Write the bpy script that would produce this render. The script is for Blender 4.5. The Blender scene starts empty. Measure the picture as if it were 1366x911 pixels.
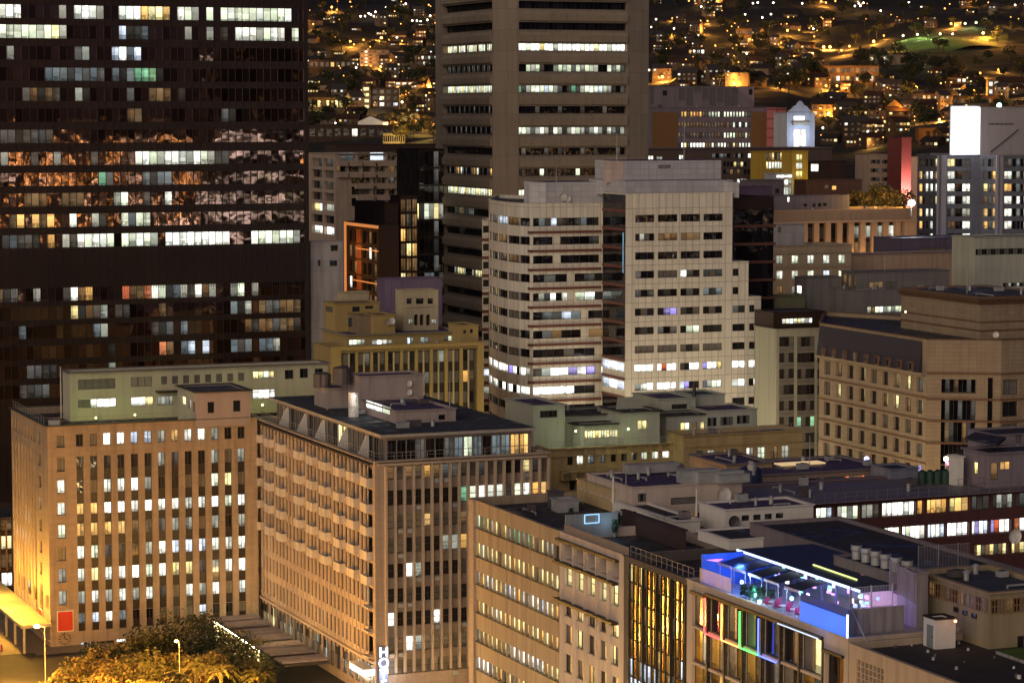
import bpy, bmesh, math, random
from math import radians, sin, cos, pi, floor
from mathutils import Vector, Matrix
random.seed(7)
SC = bpy.context.scene
COL = SC.collection
# ---------------------------------------------------------------- camera
F = 3500.0                       # focal length in pixels of a 1366 wide frame
TH = radians(5.0)                # downward pitch
CZ = 75.0                        # eye height, on the slope above the city
cam_d = bpy.data.cameras.new('camera'); cam = bpy.data.objects.new('camera', cam_d); COL.objects.link(cam)
cam.location = (0, 0, CZ); cam.rotation_euler = (pi / 2 - TH, 0, 0)
cam_d.sensor_width = 36; cam_d.lens = F / 1366 * 36
cam_d.clip_start = 1; cam_d.clip_end = 12000
SC.camera = cam
# ---------------------------------------------------------------- night sky and the glow of the city
W = bpy.data.worlds.new('World'); SC.world = W; W.use_nodes = True
wn = W.node_tree.nodes; wl = W.node_tree.links
bg = wn['Background']
sky = wn.new('ShaderNodeTexSky'); sky.sky_type = 'NISHITA'; sky.sun_disc = False
SUN_EL, SUN_AZ = radians(7), radians(207)      # the glow comes from behind the eye, low over the harbour
sky.sun_elevation = SUN_EL; sky.sun_rotation = SUN_AZ
mixw = wn.new('ShaderNodeMix'); mixw.data_type = 'RGBA'; mixw.blend_type = 'MULTIPLY'; mixw.inputs['Factor'].default_value = 1
mixw.inputs[7].default_value = (0.27, 0.30, 0.95, 1)
wl.new(sky.outputs[0], mixw.inputs[6]); wl.new(mixw.outputs[2], bg.inputs[0]); bg.inputs[1].default_value = 0.026
sun_d = bpy.data.lights.new('city_glow', 'SUN'); sun_d.energy = 1.72; sun_d.angle = radians(75); sun_d.color = (1.0, 0.79, 0.55)
sun = bpy.data.objects.new('city_glow', sun_d); COL.objects.link(sun)
dv = Vector((sin(SUN_AZ) * cos(SUN_EL), cos(SUN_AZ) * cos(SUN_EL), sin(SUN_EL)))
sun.rotation_euler = dv.to_track_quat('Z', 'Y').to_euler()
SC.view_settings.view_transform = 'Standard'; SC.view_settings.look = 'None'
SC.view_settings.exposure = 0.22; SC.view_settings.gamma = 1
SC.cycles.max_bounces = 5; SC.cycles.diffuse_bounces = 2; SC.cycles.glossy_bounces = 3; SC.cycles.transmission_bounces = 2
SC.cycles.sample_clamp_indirect = 4; SC.cycles.use_denoising = True
# ---------------------------------------------------------------- geometry of sight
def ray(u, v):
    x = (u - 683) / F; y = (455.5 - v) / F
    return (x, cos(TH) + y * sin(TH), -sin(TH) + y * cos(TH))
def P(u, v, d):
    r = ray(u, v); t = d / r[1]
    return Vector((r[0] * t, d, CZ + r[2] * t))
def onz(u, v, z):
    r = ray(u, v); t = (z - CZ) / r[2]
    return Vector((r[0] * t, r[1] * t, z))
GA = math.atan(1433 / 3500)
G = Vector((-sin(GA), cos(GA)))          # streets run away to the left along G
E_ = Vector((cos(GA), sin(GA)))          # cross streets along E_
def V2(p): return Vector((p[0], p[1]))
# ---------------------------------------------------------------- materials
MATS = {}
def nmat(name):
    m = bpy.data.materials.new(name); m.use_nodes = True
    return m, m.node_tree.nodes, m.node_tree.links, m.node_tree.nodes['Principled BSDF']
def mth(N, L, op, a, b=None, c=None, clamp=False):
    n = N.new('ShaderNodeMath'); n.operation = op; n.use_clamp = clamp
    for i, x in enumerate((a, b, c)):
        if x is None: continue
        if isinstance(x, (int, float)): n.inputs[i].default_value = x
        else: L.new(x, n.inputs[i])
    return n.outputs[0]
def mixc(N, L, f, a, b, bt='MIX'):
    n = N.new('ShaderNodeMix'); n.data_type = 'RGBA'; n.blend_type = bt
    for i, x in ((0, f), (6, a), (7, b)):
        if isinstance(x, (int, float)): n.inputs[i].default_value = x
        elif isinstance(x, (tuple, list)): n.inputs[i].default_value = (*x[:3], 1)
        else: L.new(x, n.inputs[i])
    return n.outputs[2]
def wall(name, col, joint=None, jcol=0.6, var=0.18, rough=0.85, streak=0.18, offset=0.0, jw=0.03):
    """stone, render or tile: metric joints from the UVs, uneven tone and rain streaks"""
    if name in MATS: return MATS[name]
    m, N, L, b = nmat(name)
    tc = N.new('ShaderNodeTexCoord')
    geo = N.new('ShaderNodeNewGeometry')
    nz = N.new('ShaderNodeTexNoise'); nz.inputs['Scale'].default_value = 0.22; nz.inputs['Detail'].default_value = 5
    L.new(geo.outputs['Position'], nz.inputs['Vector'])
    c = mixc(N, L, nz.outputs[0], tuple(x * (1 - var) for x in col), tuple(min(1, x * (1 + var)) for x in col))
    if streak:
        mp = N.new('ShaderNodeMapping'); mp.inputs['Scale'].default_value = (1.3, 1.3, 0.09)
        L.new(geo.outputs['Position'], mp.inputs[0])
        n2 = N.new('ShaderNodeTexNoise'); n2.inputs['Scale'].default_value = 1.0; n2.inputs['Detail'].default_value = 4
        L.new(mp.outputs[0], n2.inputs['Vector'])
        f = mth(N, L, 'MULTIPLY', mth(N, L, 'SUBTRACT', n2.outputs[0], 0.45, clamp=True), streak * 10, clamp=True)
        c = mixc(N, L, f, c, tuple(x * 0.55 for x in col))
    if joint:
        br = N.new('ShaderNodeTexBrick')
        br.inputs['Scale'].default_value = 1.0; br.inputs['Mortar Size'].default_value = jw
        br.inputs['Mortar Smooth'].default_value = 0.3
        br.inputs['Brick Width'].default_value = joint[0]; br.inputs['Row Height'].default_value = joint[1]
        br.offset = offset; br.inputs['Color1'].default_value = (1, 1, 1, 1); br.inputs['Color2'].default_value = (.86, .86, .86, 1)
        br.inputs['Mortar'].default_value = (jcol, jcol * .95, jcol * .9, 1)
        L.new(tc.outputs['UV'], br.inputs['Vector'])
        c = mixc(N, L, 1.0, c, br.outputs['Color'], 'MULTIPLY')
    L.new(c, b.inputs['Base Color']); b.inputs['Roughness'].default_value = rough
    MATS[name] = m; return m
def plain(name, col, rough=0.6, metal=0.0, var=0.15, sc=1.2):
    if name in MATS: return MATS[name]
    m, N, L, b = nmat(name)
    geo = N.new('ShaderNodeNewGeometry')
    nz = N.new('ShaderNodeTexNoise'); nz.inputs['Scale'].default_value = sc; nz.inputs['Detail'].default_value = 4
    L.new(geo.outputs['Position'], nz.inputs['Vector'])
    c = mixc(N, L, nz.outputs[0], tuple(x * (1 - 2 * var) for x in col), tuple(min(1, x * (1 + 2 * var)) for x in col))
    L.new(c, b.inputs['Base Color']); b.inputs['Roughness'].default_value = rough; b.inputs['Metallic'].default_value = metal
    MATS[name] = m; return m
def emit(name, col, s, base=0.3):
    if name in MATS: return MATS[name]
    m, N, L, b = nmat(name)
    b.inputs['Base Color'].default_value = (*[base * x for x in col], 1)
    b.inputs['Emission Color'].default_value = (*col, 1); b.inputs['Emission Strength'].default_value = s
    MATS[name] = m; return m
def litglass(name, col, s, col2=None, furn=0.45, vary=0.6):
    """a lit room behind a pane. u counts panes, v runs 0..1 up each pane"""
    if name in MATS: return MATS[name]
    m, N, L, b = nmat(name)
    tc = N.new('ShaderNodeTexCoord'); sp = N.new('ShaderNodeSeparateXYZ'); L.new(tc.outputs['UV'], sp.inputs[0])
    u, v = sp.outputs[0], sp.outputs[1]
    idn = mth(N, L, 'FLOOR', u); fu = mth(N, L, 'FRACT', u)
    def rnd(k):
        w = N.new('ShaderNodeTexWhiteNoise'); w.noise_dimensions = '1D'
        L.new(mth(N, L, 'MULTIPLY_ADD', idn, 1.37, k), w.inputs['W']); return w.outputs['Value']
    r1, r2, r3, r4 = rnd(.11), rnd(5.3), rnd(9.7), rnd(2.9)
    cb = N.new('ShaderNodeCombineXYZ'); L.new(mth(N, L, 'MULTIPLY', u, 3.3), cb.inputs[0]); L.new(mth(N, L, 'MULTIPLY', v, 2.6), cb.inputs[1]); L.new(mth(N, L, 'MULTIPLY', idn, .77), cb.inputs[2])
    nz = N.new('ShaderNodeTexNoise'); nz.inputs['Scale'].default_value = 1.0; nz.inputs['Detail'].default_value = 3; L.new(cb.outputs[0], nz.inputs['Vector'])
    bright = mth(N, L, 'MULTIPLY_ADD', r1, vary, 1.05 - vary)
    tex = mth(N, L, 'MULTIPLY_ADD', nz.outputs[0], .7, .62)
    # furniture and heads along the sill
    fmask = mth(N, L, 'MULTIPLY', mth(N, L, 'LESS_THAN', v, mth(N, L, 'MULTIPLY', r2, furn)), mth(N, L, 'GREATER_THAN', nz.outputs[0], .44))
    fm = mth(N, L, 'MULTIPLY_ADD', fmask, -.6, 1.0)
    # a blind drawn part of the way, or a curtain to one side
    bl = mth(N, L, 'MULTIPLY', mth(N, L, 'GREATER_THAN', v, mth(N, L, 'SUBTRACT', 1.0, mth(N, L, 'MULTIPLY', r3, .55))), mth(N, L, 'GREATER_THAN', r4, .5))
    bm_ = mth(N, L, 'MULTIPLY_ADD', bl, -.38, 1.0)
    cu = mth(N, L, 'MULTIPLY', mth(N, L, 'LESS_THAN', fu, mth(N, L, 'MULTIPLY', r4, .5)), mth(N, L, 'GREATER_THAN', r2, .45))
    cm = mth(N, L, 'MULTIPLY_ADD', cu, -.4, 1.0)
    # ceiling lights: short bright dashes under the top edge
    cb2 = N.new('ShaderNodeCombineXYZ'); L.new(mth(N, L, 'MULTIPLY', u, 6.1), cb2.inputs[0]); L.new(mth(N, L, 'MULTIPLY', v, 11), cb2.inputs[1]); L.new(idn, cb2.inputs[2])
    n3 = N.new('ShaderNodeTexNoise'); n3.inputs['Scale'].default_value = 1; L.new(cb2.outputs[0], n3.inputs['Vector'])
    cl = mth(N, L, 'MULTIPLY', mth(N, L, 'GREATER_THAN', n3.outputs[0], .56), mth(N, L, 'GREATER_THAN', v, .62))
    grad = mth(N, L, 'ADD', mth(N, L, 'MULTIPLY_ADD', v, .42, .74), mth(N, L, 'MULTIPLY', cl, .5))
    tex = mth(N, L, 'MULTIPLY', tex, grad)
    tot = mth(N, L, 'MULTIPLY', mth(N, L, 'MULTIPLY', bright, tex), mth(N, L, 'MULTIPLY', fm, mth(N, L, 'MULTIPLY', bm_, cm)))
    c = mixc(N, L, r3, col, col2 or col)
    L.new(c, b.inputs['Emission Color']); L.new(mth(N, L, 'MULTIPLY', tot, s), b.inputs['Emission Strength'])
    b.inputs['Base Color'].default_value = (.02, .02, .02, 1); b.inputs['Roughness'].default_value = .12
    MATS[name] = m; return m
def darkglass(name, col, rough=.06, wav=.25, metal=0.0, ior=1.5, wsc=.5):
    if name in MATS: return MATS[name]
    m, N, L, b = nmat(name)
    tc = N.new('ShaderNodeTexCoord'); sp = N.new('ShaderNodeSeparateXYZ'); L.new(tc.outputs['UV'], sp.inputs[0])
    idn = mth(N, L, 'FLOOR', sp.outputs[0])
    w = N.new('ShaderNodeTexWhiteNoise'); w.noise_dimensions = '1D'; L.new(idn, w.inputs['W'])
    c = mixc(N, L, w.outputs['Value'], tuple(x * .5 for x in col), tuple(x * 1.8 for x in col))
    L.new(c, b.inputs['Base Color']); b.inputs['Roughness'].default_value = rough; b.inputs['Metallic'].default_value = metal
    b.inputs['IOR'].default_value = ior
    geo = N.new('ShaderNodeNewGeometry')
    nz = N.new('ShaderNodeTexNoise'); nz.noise_dimensions = '4D'; nz.inputs['Scale'].default_value = wsc; nz.inputs['Detail'].default_value = 1.5
    L.new(geo.outputs['Position'], nz.inputs['Vector']); L.new(mth(N, L, 'MULTIPLY', w.outputs['Value'], 3), nz.inputs['W'])
    bp = N.new('ShaderNodeBump'); bp.inputs['Strength'].default_value = 1; bp.inputs['Distance'].default_value = wav
    L.new(nz.outputs[0], bp.inputs['Height']); L.new(bp.outputs[0], b.inputs['Normal'])
    MATS[name] = m; return m
GL = darkglass('dark_glass', (.016, .016, .02), wav=.04, ior=1.6)
GT = darkglass('tower_glass', (.22, .14, .12), rough=.03, wav=.03, metal=.95, wsc=.28)
GB = darkglass('black_glass', (.05, .045, .055), rough=.04, wav=.05, metal=.8, wsc=.4)
GO = darkglass('bronze_glass', (.14, .09, .04), rough=.24, wav=.015, metal=.85, wsc=.6)
CUR = plain('curtained_pane', (.16, .15, .14), rough=.35)
CURL = plain('net_curtain_pane', (.30, .27, .22), rough=.5)
STATE = {
 '.': GL, ',': CUR, ';': CURL, 'T': GT, 'B': GB, 'O': GO,
 'w': litglass('lit_white', (1, .95, .80), 1.5, (.93, 1, .86)),
 'W': litglass('lit_bright', (1, .97, .88), 2.2, (1, 1, .93), furn=.25, vary=.4),
 'c': litglass('lit_greenish', (.85, .98, .66), 1.25, (.95, 1, .75)),
 'b': litglass('lit_blue_white', (.72, .82, 1), 1.35, (.8, .9, 1)),
 'y': litglass('lit_yellow', (1, .78, .28), 1.55, (1, .88, .45)),
 'o': litglass('lit_orange', (1, .50, .12), 1.25, (1, .62, .22)),
 'd': litglass('lit_dim', (.86, .82, .66), .52, (.66, .72, .60)),
 'e': litglass('lit_faint', (.7, .72, .7), .13, (.7, .55, .4), vary=.9),
 'x': litglass('lit_dim_orange', (.75, .38, .14), .28, (.6, .4, .2)),
 'g': litglass('lit_green', (.35, .9, .55), .7, (.5, .9, .45)),
 't': litglass('lit_teal', (.55, .62, .60), .34, (.4, .5, .55)),
 'p': litglass('lit_violet', (.42, .34, 1), 1.0, (.6, .5, 1)),
 'q': litglass('amber_pane_glow', (.9, .42, .06), .42, (.7, .26, .02), furn=.8, vary=.7),  # on the glass front this glow stands for mirrored street light
 'r': litglass('lit_red', (1, .2, .08), .7, (1, .35, .15)),
}
# ---------------------------------------------------------------- mesh builder
class MB:
    def __init__(s): s.v = []; s.f = []; s.m = []; s.uv = []; s.mats = []
    def mi(s, m):
        if m not in s.mats: s.mats.append(m)
        return s.mats.index(m)
    def poly(s, pts, m, uv=None):
        i = len(s.v); s.v += [tuple(p) for p in pts]; s.f.append(tuple(range(i, i + len(pts)))); s.m.append(s.mi(m))
        if uv is None:
            a = Vector(pts[1]) - Vector(pts[0]); n = a.cross(Vector(pts[-1]) - Vector(pts[0]))
            if abs(n.z) > .9 * (n.length or 1): uv = [(p[0], p[1]) for p in pts]
            else:
                h = Vector((a.x, a.y, 0)); h = h.normalized() if h.length > 1e-6 else Vector((1, 0, 0))
                uv = [(Vector(p).dot(h), p[2]) for p in pts]
        s.uv += list(uv)
    def obox(s, o, d, w, dp, z0, z1, m, mt=None, faces='fblrtu'):
        """box from corner o along d (width w), going back dp to the left of d"""
        o = V2(o); d = V2(d); n = Vector((-d.y, d.x))
        a, b, c, e = o, o + d * w, o + d * w + n * dp, o + n * dp
        def q(p, r, z_0, z_1): s.poly([(p.x, p.y, z_0), (r.x, r.y, z_0), (r.x, r.y, z_1), (p.x, p.y, z_1)], m)
        if 'f' in faces: q(a, b, z0, z1)
        if 'r' in faces: q(b, c, z0, z1)
        if 'b' in faces: q(c, e, z0, z1)
        if 'l' in faces: q(e, a, z0, z1)
        if 't' in faces: s.poly([(a.x, a.y, z1), (b.x, b.y, z1), (c.x, c.y, z1), (e.x, e.y, z1)], mt or m)
        if 'u' in faces: s.poly([(e.x, e.y, z0), (c.x, c.y, z0), (b.x, b.y, z0), (a.x, a.y, z0)], m)
    def tube(s, a, b, r, m, n=8, r2=None):
        a = Vector(a); b = Vector(b); d = (b - a).normalized(); r2 = r if r2 is None else r2
        u = d.orthogonal().normalized(); w = d.cross(u)
        A = [a + (u * cos(2 * pi * k / n) + w * sin(2 * pi * k / n)) * r for k in range(n)]
        Bq = [b + (u * cos(2 * pi * k / n) + w * sin(2 * pi * k / n)) * r2 for k in range(n)]
        for k in range(n): j = (k + 1) % n; s.poly([A[k], A[j], Bq[j], Bq[k]], m)
        s.poly(A[::-1], m); s.poly(Bq, m)
    def ball(s, c, r, m, n=8, k=5, sq=1.0):
        c = Vector(c)
        for i in range(k):
            t0, t1 = pi * i / k, pi * (i + 1) / k
            for j in range(n):
                p0, p1 = 2 * pi * j / n, 2 * pi * (j + 1) / n
                f = lambda t, p: c + Vector((sin(t) * cos(p), sin(t) * sin(p), cos(t) * sq)) * r
                if i == 0: s.poly([f(t0, p0), f(t1, p0), f(t1, p1)], m)
                elif i == k - 1: s.poly([f(t0, p0), f(t1, p0), f(t0, p1)], m)
                else: s.poly([f(t0, p0), f(t1, p0), f(t1, p1), f(t0, p1)], m)
    def build(s, name, parent=None, org=None, smooth=False):
        if not s.f: return None
        if org is not None: org = Vector(org)
        elif parent is not None:
            top = parent
            while top.parent is not None: top = top.parent
            org = Vector(top.location)
        else:
            xs = [p[0] for p in s.v]; ys = [p[1] for p in s.v]
            org = Vector(((min(xs) + max(xs)) / 2, (min(ys) + max(ys)) / 2, min(p[2] for p in s.v)))
        me = bpy.data.meshes.new(name)
        if org.length: vv = [(p[0] - org.x, p[1] - org.y, p[2] - org.z) for p in s.v]
        else: vv = s.v
        me.from_pydata(vv, [], s.f)
        for m in s.mats: me.materials.append(m)
        me.polygons.foreach_set('material_index', s.m)
        ul = me.uv_layers.new(name='UVMap'); ul.data.foreach_set('uv', [x for p in s.uv for x in p])
        if smooth: me.polygons.foreach_set('use_smooth', [True] * len(s.f))
        me.update()
        o = bpy.data.objects.new(name, me); COL.objects.link(o)
        if parent is not None: o.parent = parent
        else: o.location = org
        return o
def tag(o, label=None, cat=None, group=None, kind=None):
    if label: o['label'] = label
    if cat: o['category'] = cat
    if group: o['group'] = group
    if kind: o['kind'] = kind
    return o
def empty(name, loc, label, cat, group=None):
    o = bpy.data.objects.new(name, None); COL.objects.link(o); o.location = loc; o.empty_display_size = .5
    o.matrix_world = Matrix.Translation(Vector(loc)); return tag(o, label, cat, group)
def copy_tree(o, parent=None):
    c = o.copy(); COL.objects.link(c)
    if parent is not None: c.parent = parent
    for ch in list(KIDS.get(o.name, [])): copy_tree(ch, c)
    return c
KIDS = {}
def kids(o):
    """remember the children of a source thing before it is copied"""
    KIDS[o.name] = [x for x in COL.objects if x.parent == o]
    for x in KIDS[o.name]: kids(x)
PANE = [0]
class Face:
    def __init__(s, p0, p1, z0, z1):
        s.p0 = V2(p0); s.p1 = V2(p1); s.w = (s.p1 - s.p0).length; s.d = (s.p1 - s.p0).normalized()
        s.n = Vector((s.d.y, -s.d.x)); s.z0 = z0; s.z1 = z1; s.holes = []
    def hit(s, u, v):
        r = ray(u, v); rx, ry = r[0], r[1]
        # camera at origin: t*(rx,ry) = p0 + k*d
        det = rx * (-s.d.y) + s.d.x * ry
        t = (s.p0.x * (-s.d.y) + s.d.x * s.p0.y) / det
        k = (rx * s.p0.y - ry * s.p0.x) / det * -1
        q = Vector((rx * t, ry * t)); k = (q - s.p0).dot(s.d)
        return k, CZ + r[2] * t
    def pt(s, k, z, out=0.0):
        q = s.p0 + s.d * k + s.n * out
        return (q.x, q.y, z)
    def quad(s, mb, k0, k1, z0, z1, m, out=0.0, uv=None):
        mb.poly([s.pt(k0, z0, out), s.pt(k1, z0, out), s.pt(k1, z1, out), s.pt(k0, z1, out)], m, uv or [(k0, z0), (k1, z0), (k1, z1), (k0, z1)])
    def bar(s, mb, k0, k1, z0, z1, out0, out1, m, faces='flrtu'):
        """box standing on the face from out0 to out1"""
        o = s.p0 + s.d * k0 + s.n * out1
        mb.obox(o, s.d, k1 - k0, out1 - out0, z0, z1, m, faces=faces)
    def cols(s, a0, a1, b0, b1, n, v):
        A0, A1, B0, B1 = (s.hit(q, v)[0] for q in (a0, a1, b0, b1))
        return [(A0 + (B0 - A0) * i / max(1, n - 1), A1 + (B1 - A1) * i / max(1, n - 1)) for i in range(n)]
    def rows(s, u, a0, a1, b0, b1, n):
        A0, A1, B0, B1 = (s.hit(u, q)[1] for q in (a0, a1, b0, b1))
        return [(A1 + (B1 - A1) * i / max(1, n - 1), A0 + (B0 - A0) * i / max(1, n - 1)) for i in range(n)]
    def wallmesh(s, mb, m, rev=None):
        hs = s.holes
        ks = sorted({0.0, s.w, *[min(max(h[0], 0), s.w) for h in hs], *[min(max(h[1], 0), s.w) for h in hs]})
        zs = sorted({s.z0, s.z1, *[min(max(h[2], s.z0), s.z1) for h in hs], *[min(max(h[3], s.z0), s.z1) for h in hs]})
        def cln(a):
            o = [a[0]]
            for x in a[1:]:
                if x - o[-1] > .004: o.append(x)
            return o
        ks, zs = cln(ks), cln(zs)
        nk, nz = len(ks) - 1, len(zs) - 1
        hole = {}
        for h in hs:
            for i in range(nk):
                c = (ks[i] + ks[i + 1]) / 2
                if not h[0] < c < h[1]: continue
                for j in range(nz):
                    d = (zs[j] + zs[j + 1]) / 2
                    if h[2] < d < h[3]: hole[i, j] = max(h[4], hole.get((i, j), 0))
        # merge plain cells along each row
        for j in range(nz):
            i = 0
            while i < nk:
                if (i, j) in hole: i += 1; continue
                i2 = i
                while i2 + 1 < nk and (i2 + 1, j) not in hole: i2 += 1
                s.quad(mb, ks[i], ks[i2 + 1], zs[j], zs[j + 1], m); i = i2 + 1
        rv = rev or m
        for (i, j), dp in hole.items():
            k0, k1, z0, z1 = ks[i], ks[i + 1], zs[j], zs[j + 1]
            if (i - 1, j) not in hole: mb.poly([s.pt(k0, z0, 0), s.pt(k0, z0, -dp), s.pt(k0, z1, -dp), s.pt(k0, z1, 0)], rv)
            if (i + 1, j) not in hole: mb.poly([s.pt(k1, z0, -dp), s.pt(k1, z0, 0), s.pt(k1, z1, 0), s.pt(k1, z1, -dp)], rv)
            if (i, j - 1) not in hole: mb.poly([s.pt(k0, z0, 0), s.pt(k1, z0, 0), s.pt(k1, z0, -dp), s.pt(k0, z0, -dp)], rv)
            if (i, j + 1) not in hole: mb.poly([s.pt(k0, z1, -dp), s.pt(k1, z1, -dp), s.pt(k1, z1, 0), s.pt(k0, z1, 0)], rv)
FR = plain('window_frame_dark', (.05, .045, .04), rough=.4)
FW = plain('window_frame_pale', (.45, .42, .36), rough=.5)
PANEL = plain('dark_spandrel_panel', (.035, .028, .024), rough=.3)
def roofmat(name, col, sheet=(1.0, 8.0), puddle=.5):
    if name in MATS: return MATS[name]
    m = wall(name, col, joint=sheet, jcol=.62, var=.25, rough=.85, streak=0, jw=.05)
    N, L = m.node_tree.nodes, m.node_tree.links; b = N['Principled BSDF']
    geo = N.new('ShaderNodeNewGeometry'); nz = N.new('ShaderNodeTexNoise'); nz.inputs['Scale'].default_value = .35; nz.inputs['Detail'].default_value = 6; nz.inputs['Roughness'].default_value = .65
    L.new(geo.outputs['Position'], nz.inputs['Vector'])
    f = mth(N, L, 'MULTIPLY', mth(N, L, 'SUBTRACT', nz.outputs[0], .5, clamp=True), 9, clamp=True)
    src = b.inputs['Base Color'].links[0].from_socket
    L.new(mixc(N, L, f, src, tuple(x * .5 for x in col)), b.inputs['Base Color'])
    L.new(mth(N, L, 'MULTIPLY_ADD', f, -puddle, .85), b.inputs['Roughness'])
    return m
ROOF = roofmat('roof_felt', (.085, .08, .125))
ROOFG = roofmat('roof_gravel', (.055, .05, .058), (1.2, 9))
def addwin(mb, f, k0, k1, z0, z1, st, nx=1, ny=1, rec=.22, fr=FR, t=.06, sp=0.0, spm=None, fd=.07):
    """glazing with frame and mullions, rec behind the face; st = one state char per pane along x (cycled)"""
    zb = z0 + (z1 - z0) * sp
    if sp: f.quad(mb, k0, k1, z0, zb, spm or PANEL, -rec + .03)
    for i in range(nx):
        a, b = k0 + (k1 - k0) * i / nx, k0 + (k1 - k0) * (i + 1) / nx
        for j in range(ny):
            p, q = zb + (z1 - zb) * j / ny, zb + (z1 - zb) * (j + 1) / ny
            if j == 0: PANE[0] += 1
            ids = PANE[0] % 9973
            c = st[i % len(st)]
            f.quad(mb, a, b, p, q, STATE[c], -rec, [(ids + .002, .002 + j / ny), (ids + .998, .002 + j / ny), (ids + .998, (j + 1) / ny - .002), (ids + .002, (j + 1) / ny - .002)])
    if fr is None: return
    o1 = -rec + fd
    f.bar(mb, k0, k1, z1 - t, z1, -rec, o1, fr, 'fu'); f.bar(mb, k0, k1, zb, zb + t, -rec, o1, fr, 'ft')
    f.bar(mb, k0, k0 + t, zb + t, z1 - t, -rec, o1, fr, 'fr'); f.bar(mb, k1 - t, k1, zb + t, z1 - t, -rec, o1, fr, 'fl')
    for i in range(1, nx):
        a = k0 + (k1 - k0) * i / nx; f.bar(mb, a - t / 2, a + t / 2, zb + t, z1 - t, -rec, o1 - .01, fr, 'flr')
    for j in range(1, ny):
        p = zb + (z1 - zb) * j / ny; f.bar(mb, k0 + t, k1 - t, p - t / 2, p + t / 2, -rec, o1 - .02, fr, 'ftu')
class Bld:
    def __init__(s, name, label, cat, K=None, uL=None, uR=None, wL=None, wR=None, m=None, roof=None, z0=0.0, par=.8, cop=.25, copm=None,
                 group=None, zt=None, pts=None, Kxy=None, depth=20, gdir=None, edir=None, root=None, parcap=True):
        s.m = m; s.roof = roof or ROOF; s.z0 = z0; s.par = par; s.wins = []; s.copm = copm or m; s.cop = cop; s.parcap = parcap
        s.g = gdir or G; s.e = edir or E_; s.extra = MB(); s.name = name
        if pts is None:
            k = P(*K) if Kxy is None else Vector((Kxy[0], Kxy[1], zt)); s.z1 = k.z if zt is None else zt; k2 = V2(k)
            if uL is not None:
                f = Face(k2, k2 + s.g, 0, 1); wL = f.hit(uL, K[1])[0]
            if uR is not None:
                f = Face(k2, k2 + s.e, 0, 1); wR = f.hit(uR, K[1])[0]
            s.wL, s.wR = wL, wR
            s.front = [k2 + s.g * wL, k2, k2 + s.e * wR]
            s.back = [k2 + s.e * wR + s.g * wL]
        else:
            s.z1 = zt; s.front = [V2(p) for p in pts]
            s.back = [s.front[-1] + s.g * depth, s.front[0] + s.g * depth]
        ring = s.front + s.back; s.ring = ring
        s.faces = [Face(ring[i], ring[(i + 1) % len(ring)], z0, s.z1) for i in range(len(ring))]
        if pts is None: s.L, s.R = s.faces[0], s.faces[1]
        s.root = root or empty(name, (*(s.front[1] if len(s.front) > 1 else s.front[0]), z0), label, cat, group)
    def win(s, f, k0, k1, z0, z1, st, name='window', cut=True, label=None, **kw):
        if k1 - k0 < .05 or z1 - z0 < .05: return
        rec = kw.get('rec', .22)
        if cut and rec > 0: f.holes.append((k0, k1, z0, z1, rec))
        s.wins.append((f, k0, k1, z0, z1, st, name, kw, label))
    def winpx(s, f, u0, v0, u1, v1, st, **kw):
        k0, za = f.hit(u0, v0); k1, zb = f.hit(u1, v1)
        if kw.pop('mid', False):
            um = (u0 + u1) / 2; za = f.hit(um, v0)[1]; zb = f.hit(um, v1)[1]
        s.win(f, k0, k1, min(za, zb), max(za, zb), st, **kw)
    def grid(s, f, cols, rows, pat, **kw):
        for r, (z0, z1) in enumerate(rows):
            for c, (k0, k1) in enumerate(cols):
                if callable(pat): st = pat(r, c)
                else:
                    row = pat[r % len(pat)]; st = row[c % len(row)]
                if st == ' ' or st is None: continue
                s.win(f, k0, k1, z0, z1, st, **kw)
    def part(s, mb, name, label=None, kind=None):
        o = mb.build(name, s.root)
        if o and (label or kind): tag(o, label, kind=kind)
        return o
    def finish(s, limit=100, roofz=None):
        mb = MB()
        for f in s.faces: f.wallmesh(mb, s.m)
        if s.parcap and s.par > 0:
            # parapet: inner faces and coping
            n = len(s.ring); t = .3
            cx = sum((p for p in s.ring), Vector((0, 0))) / n
            for i in range(n):
                f = s.faces[i]
                f.bar(mb, -s.cop * .5, f.w + s.cop * .5, s.z1, s.z1 + .12 + i * .003, -t, s.cop, s.copm, 'fblrtu')
                f.quad(mb, t, f.w - t, s.z1 - s.par, s.z1, s.m, -t)
        s.wallo = mb.build('wall', s.root)
        rb = MB(); zr = s.z1 - s.par if roofz is None else roofz
        rb.poly([(p.x, p.y, zr) for p in s.ring], s.roof); s.roofo = rb.build('roof', s.root)
        # windows: the largest ones in view are parts of their own
        def size(w):
            f, k0, k1, z0, z1 = w[:5]; c = f.pt((k0 + k1) / 2, (z0 + z1) / 2)
            vis = -(f.n.dot(Vector(c[:2]).normalized()))
            px = 683 + F * c[0] / c[1]
            return (k1 - k0) * (z1 - z0) * max(vis, .01) / (c[1] ** 2) * (1 if -20 < px < 1390 else .01)
        names = {}
        for w in s.wins: names.setdefault(w[6], []).append(w)
        for nm, ws in names.items():
            ws.sort(key=size, reverse=True)
            for w in ws[:limit]:
                mb = MB(); addwin(mb, *w[:6], **w[7]); o = mb.build(nm, s.root)
                if w[8]: o['label'] = w[8]
            if len(ws) > limit:
                mb = MB()
                for w in ws[limit:]: addwin(mb, *w[:6], **w[7])
                tag(mb.build(nm, s.root), kind='stuff')
        if s.extra.f: s.extra.build('trim', s.root)
        return s
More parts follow.
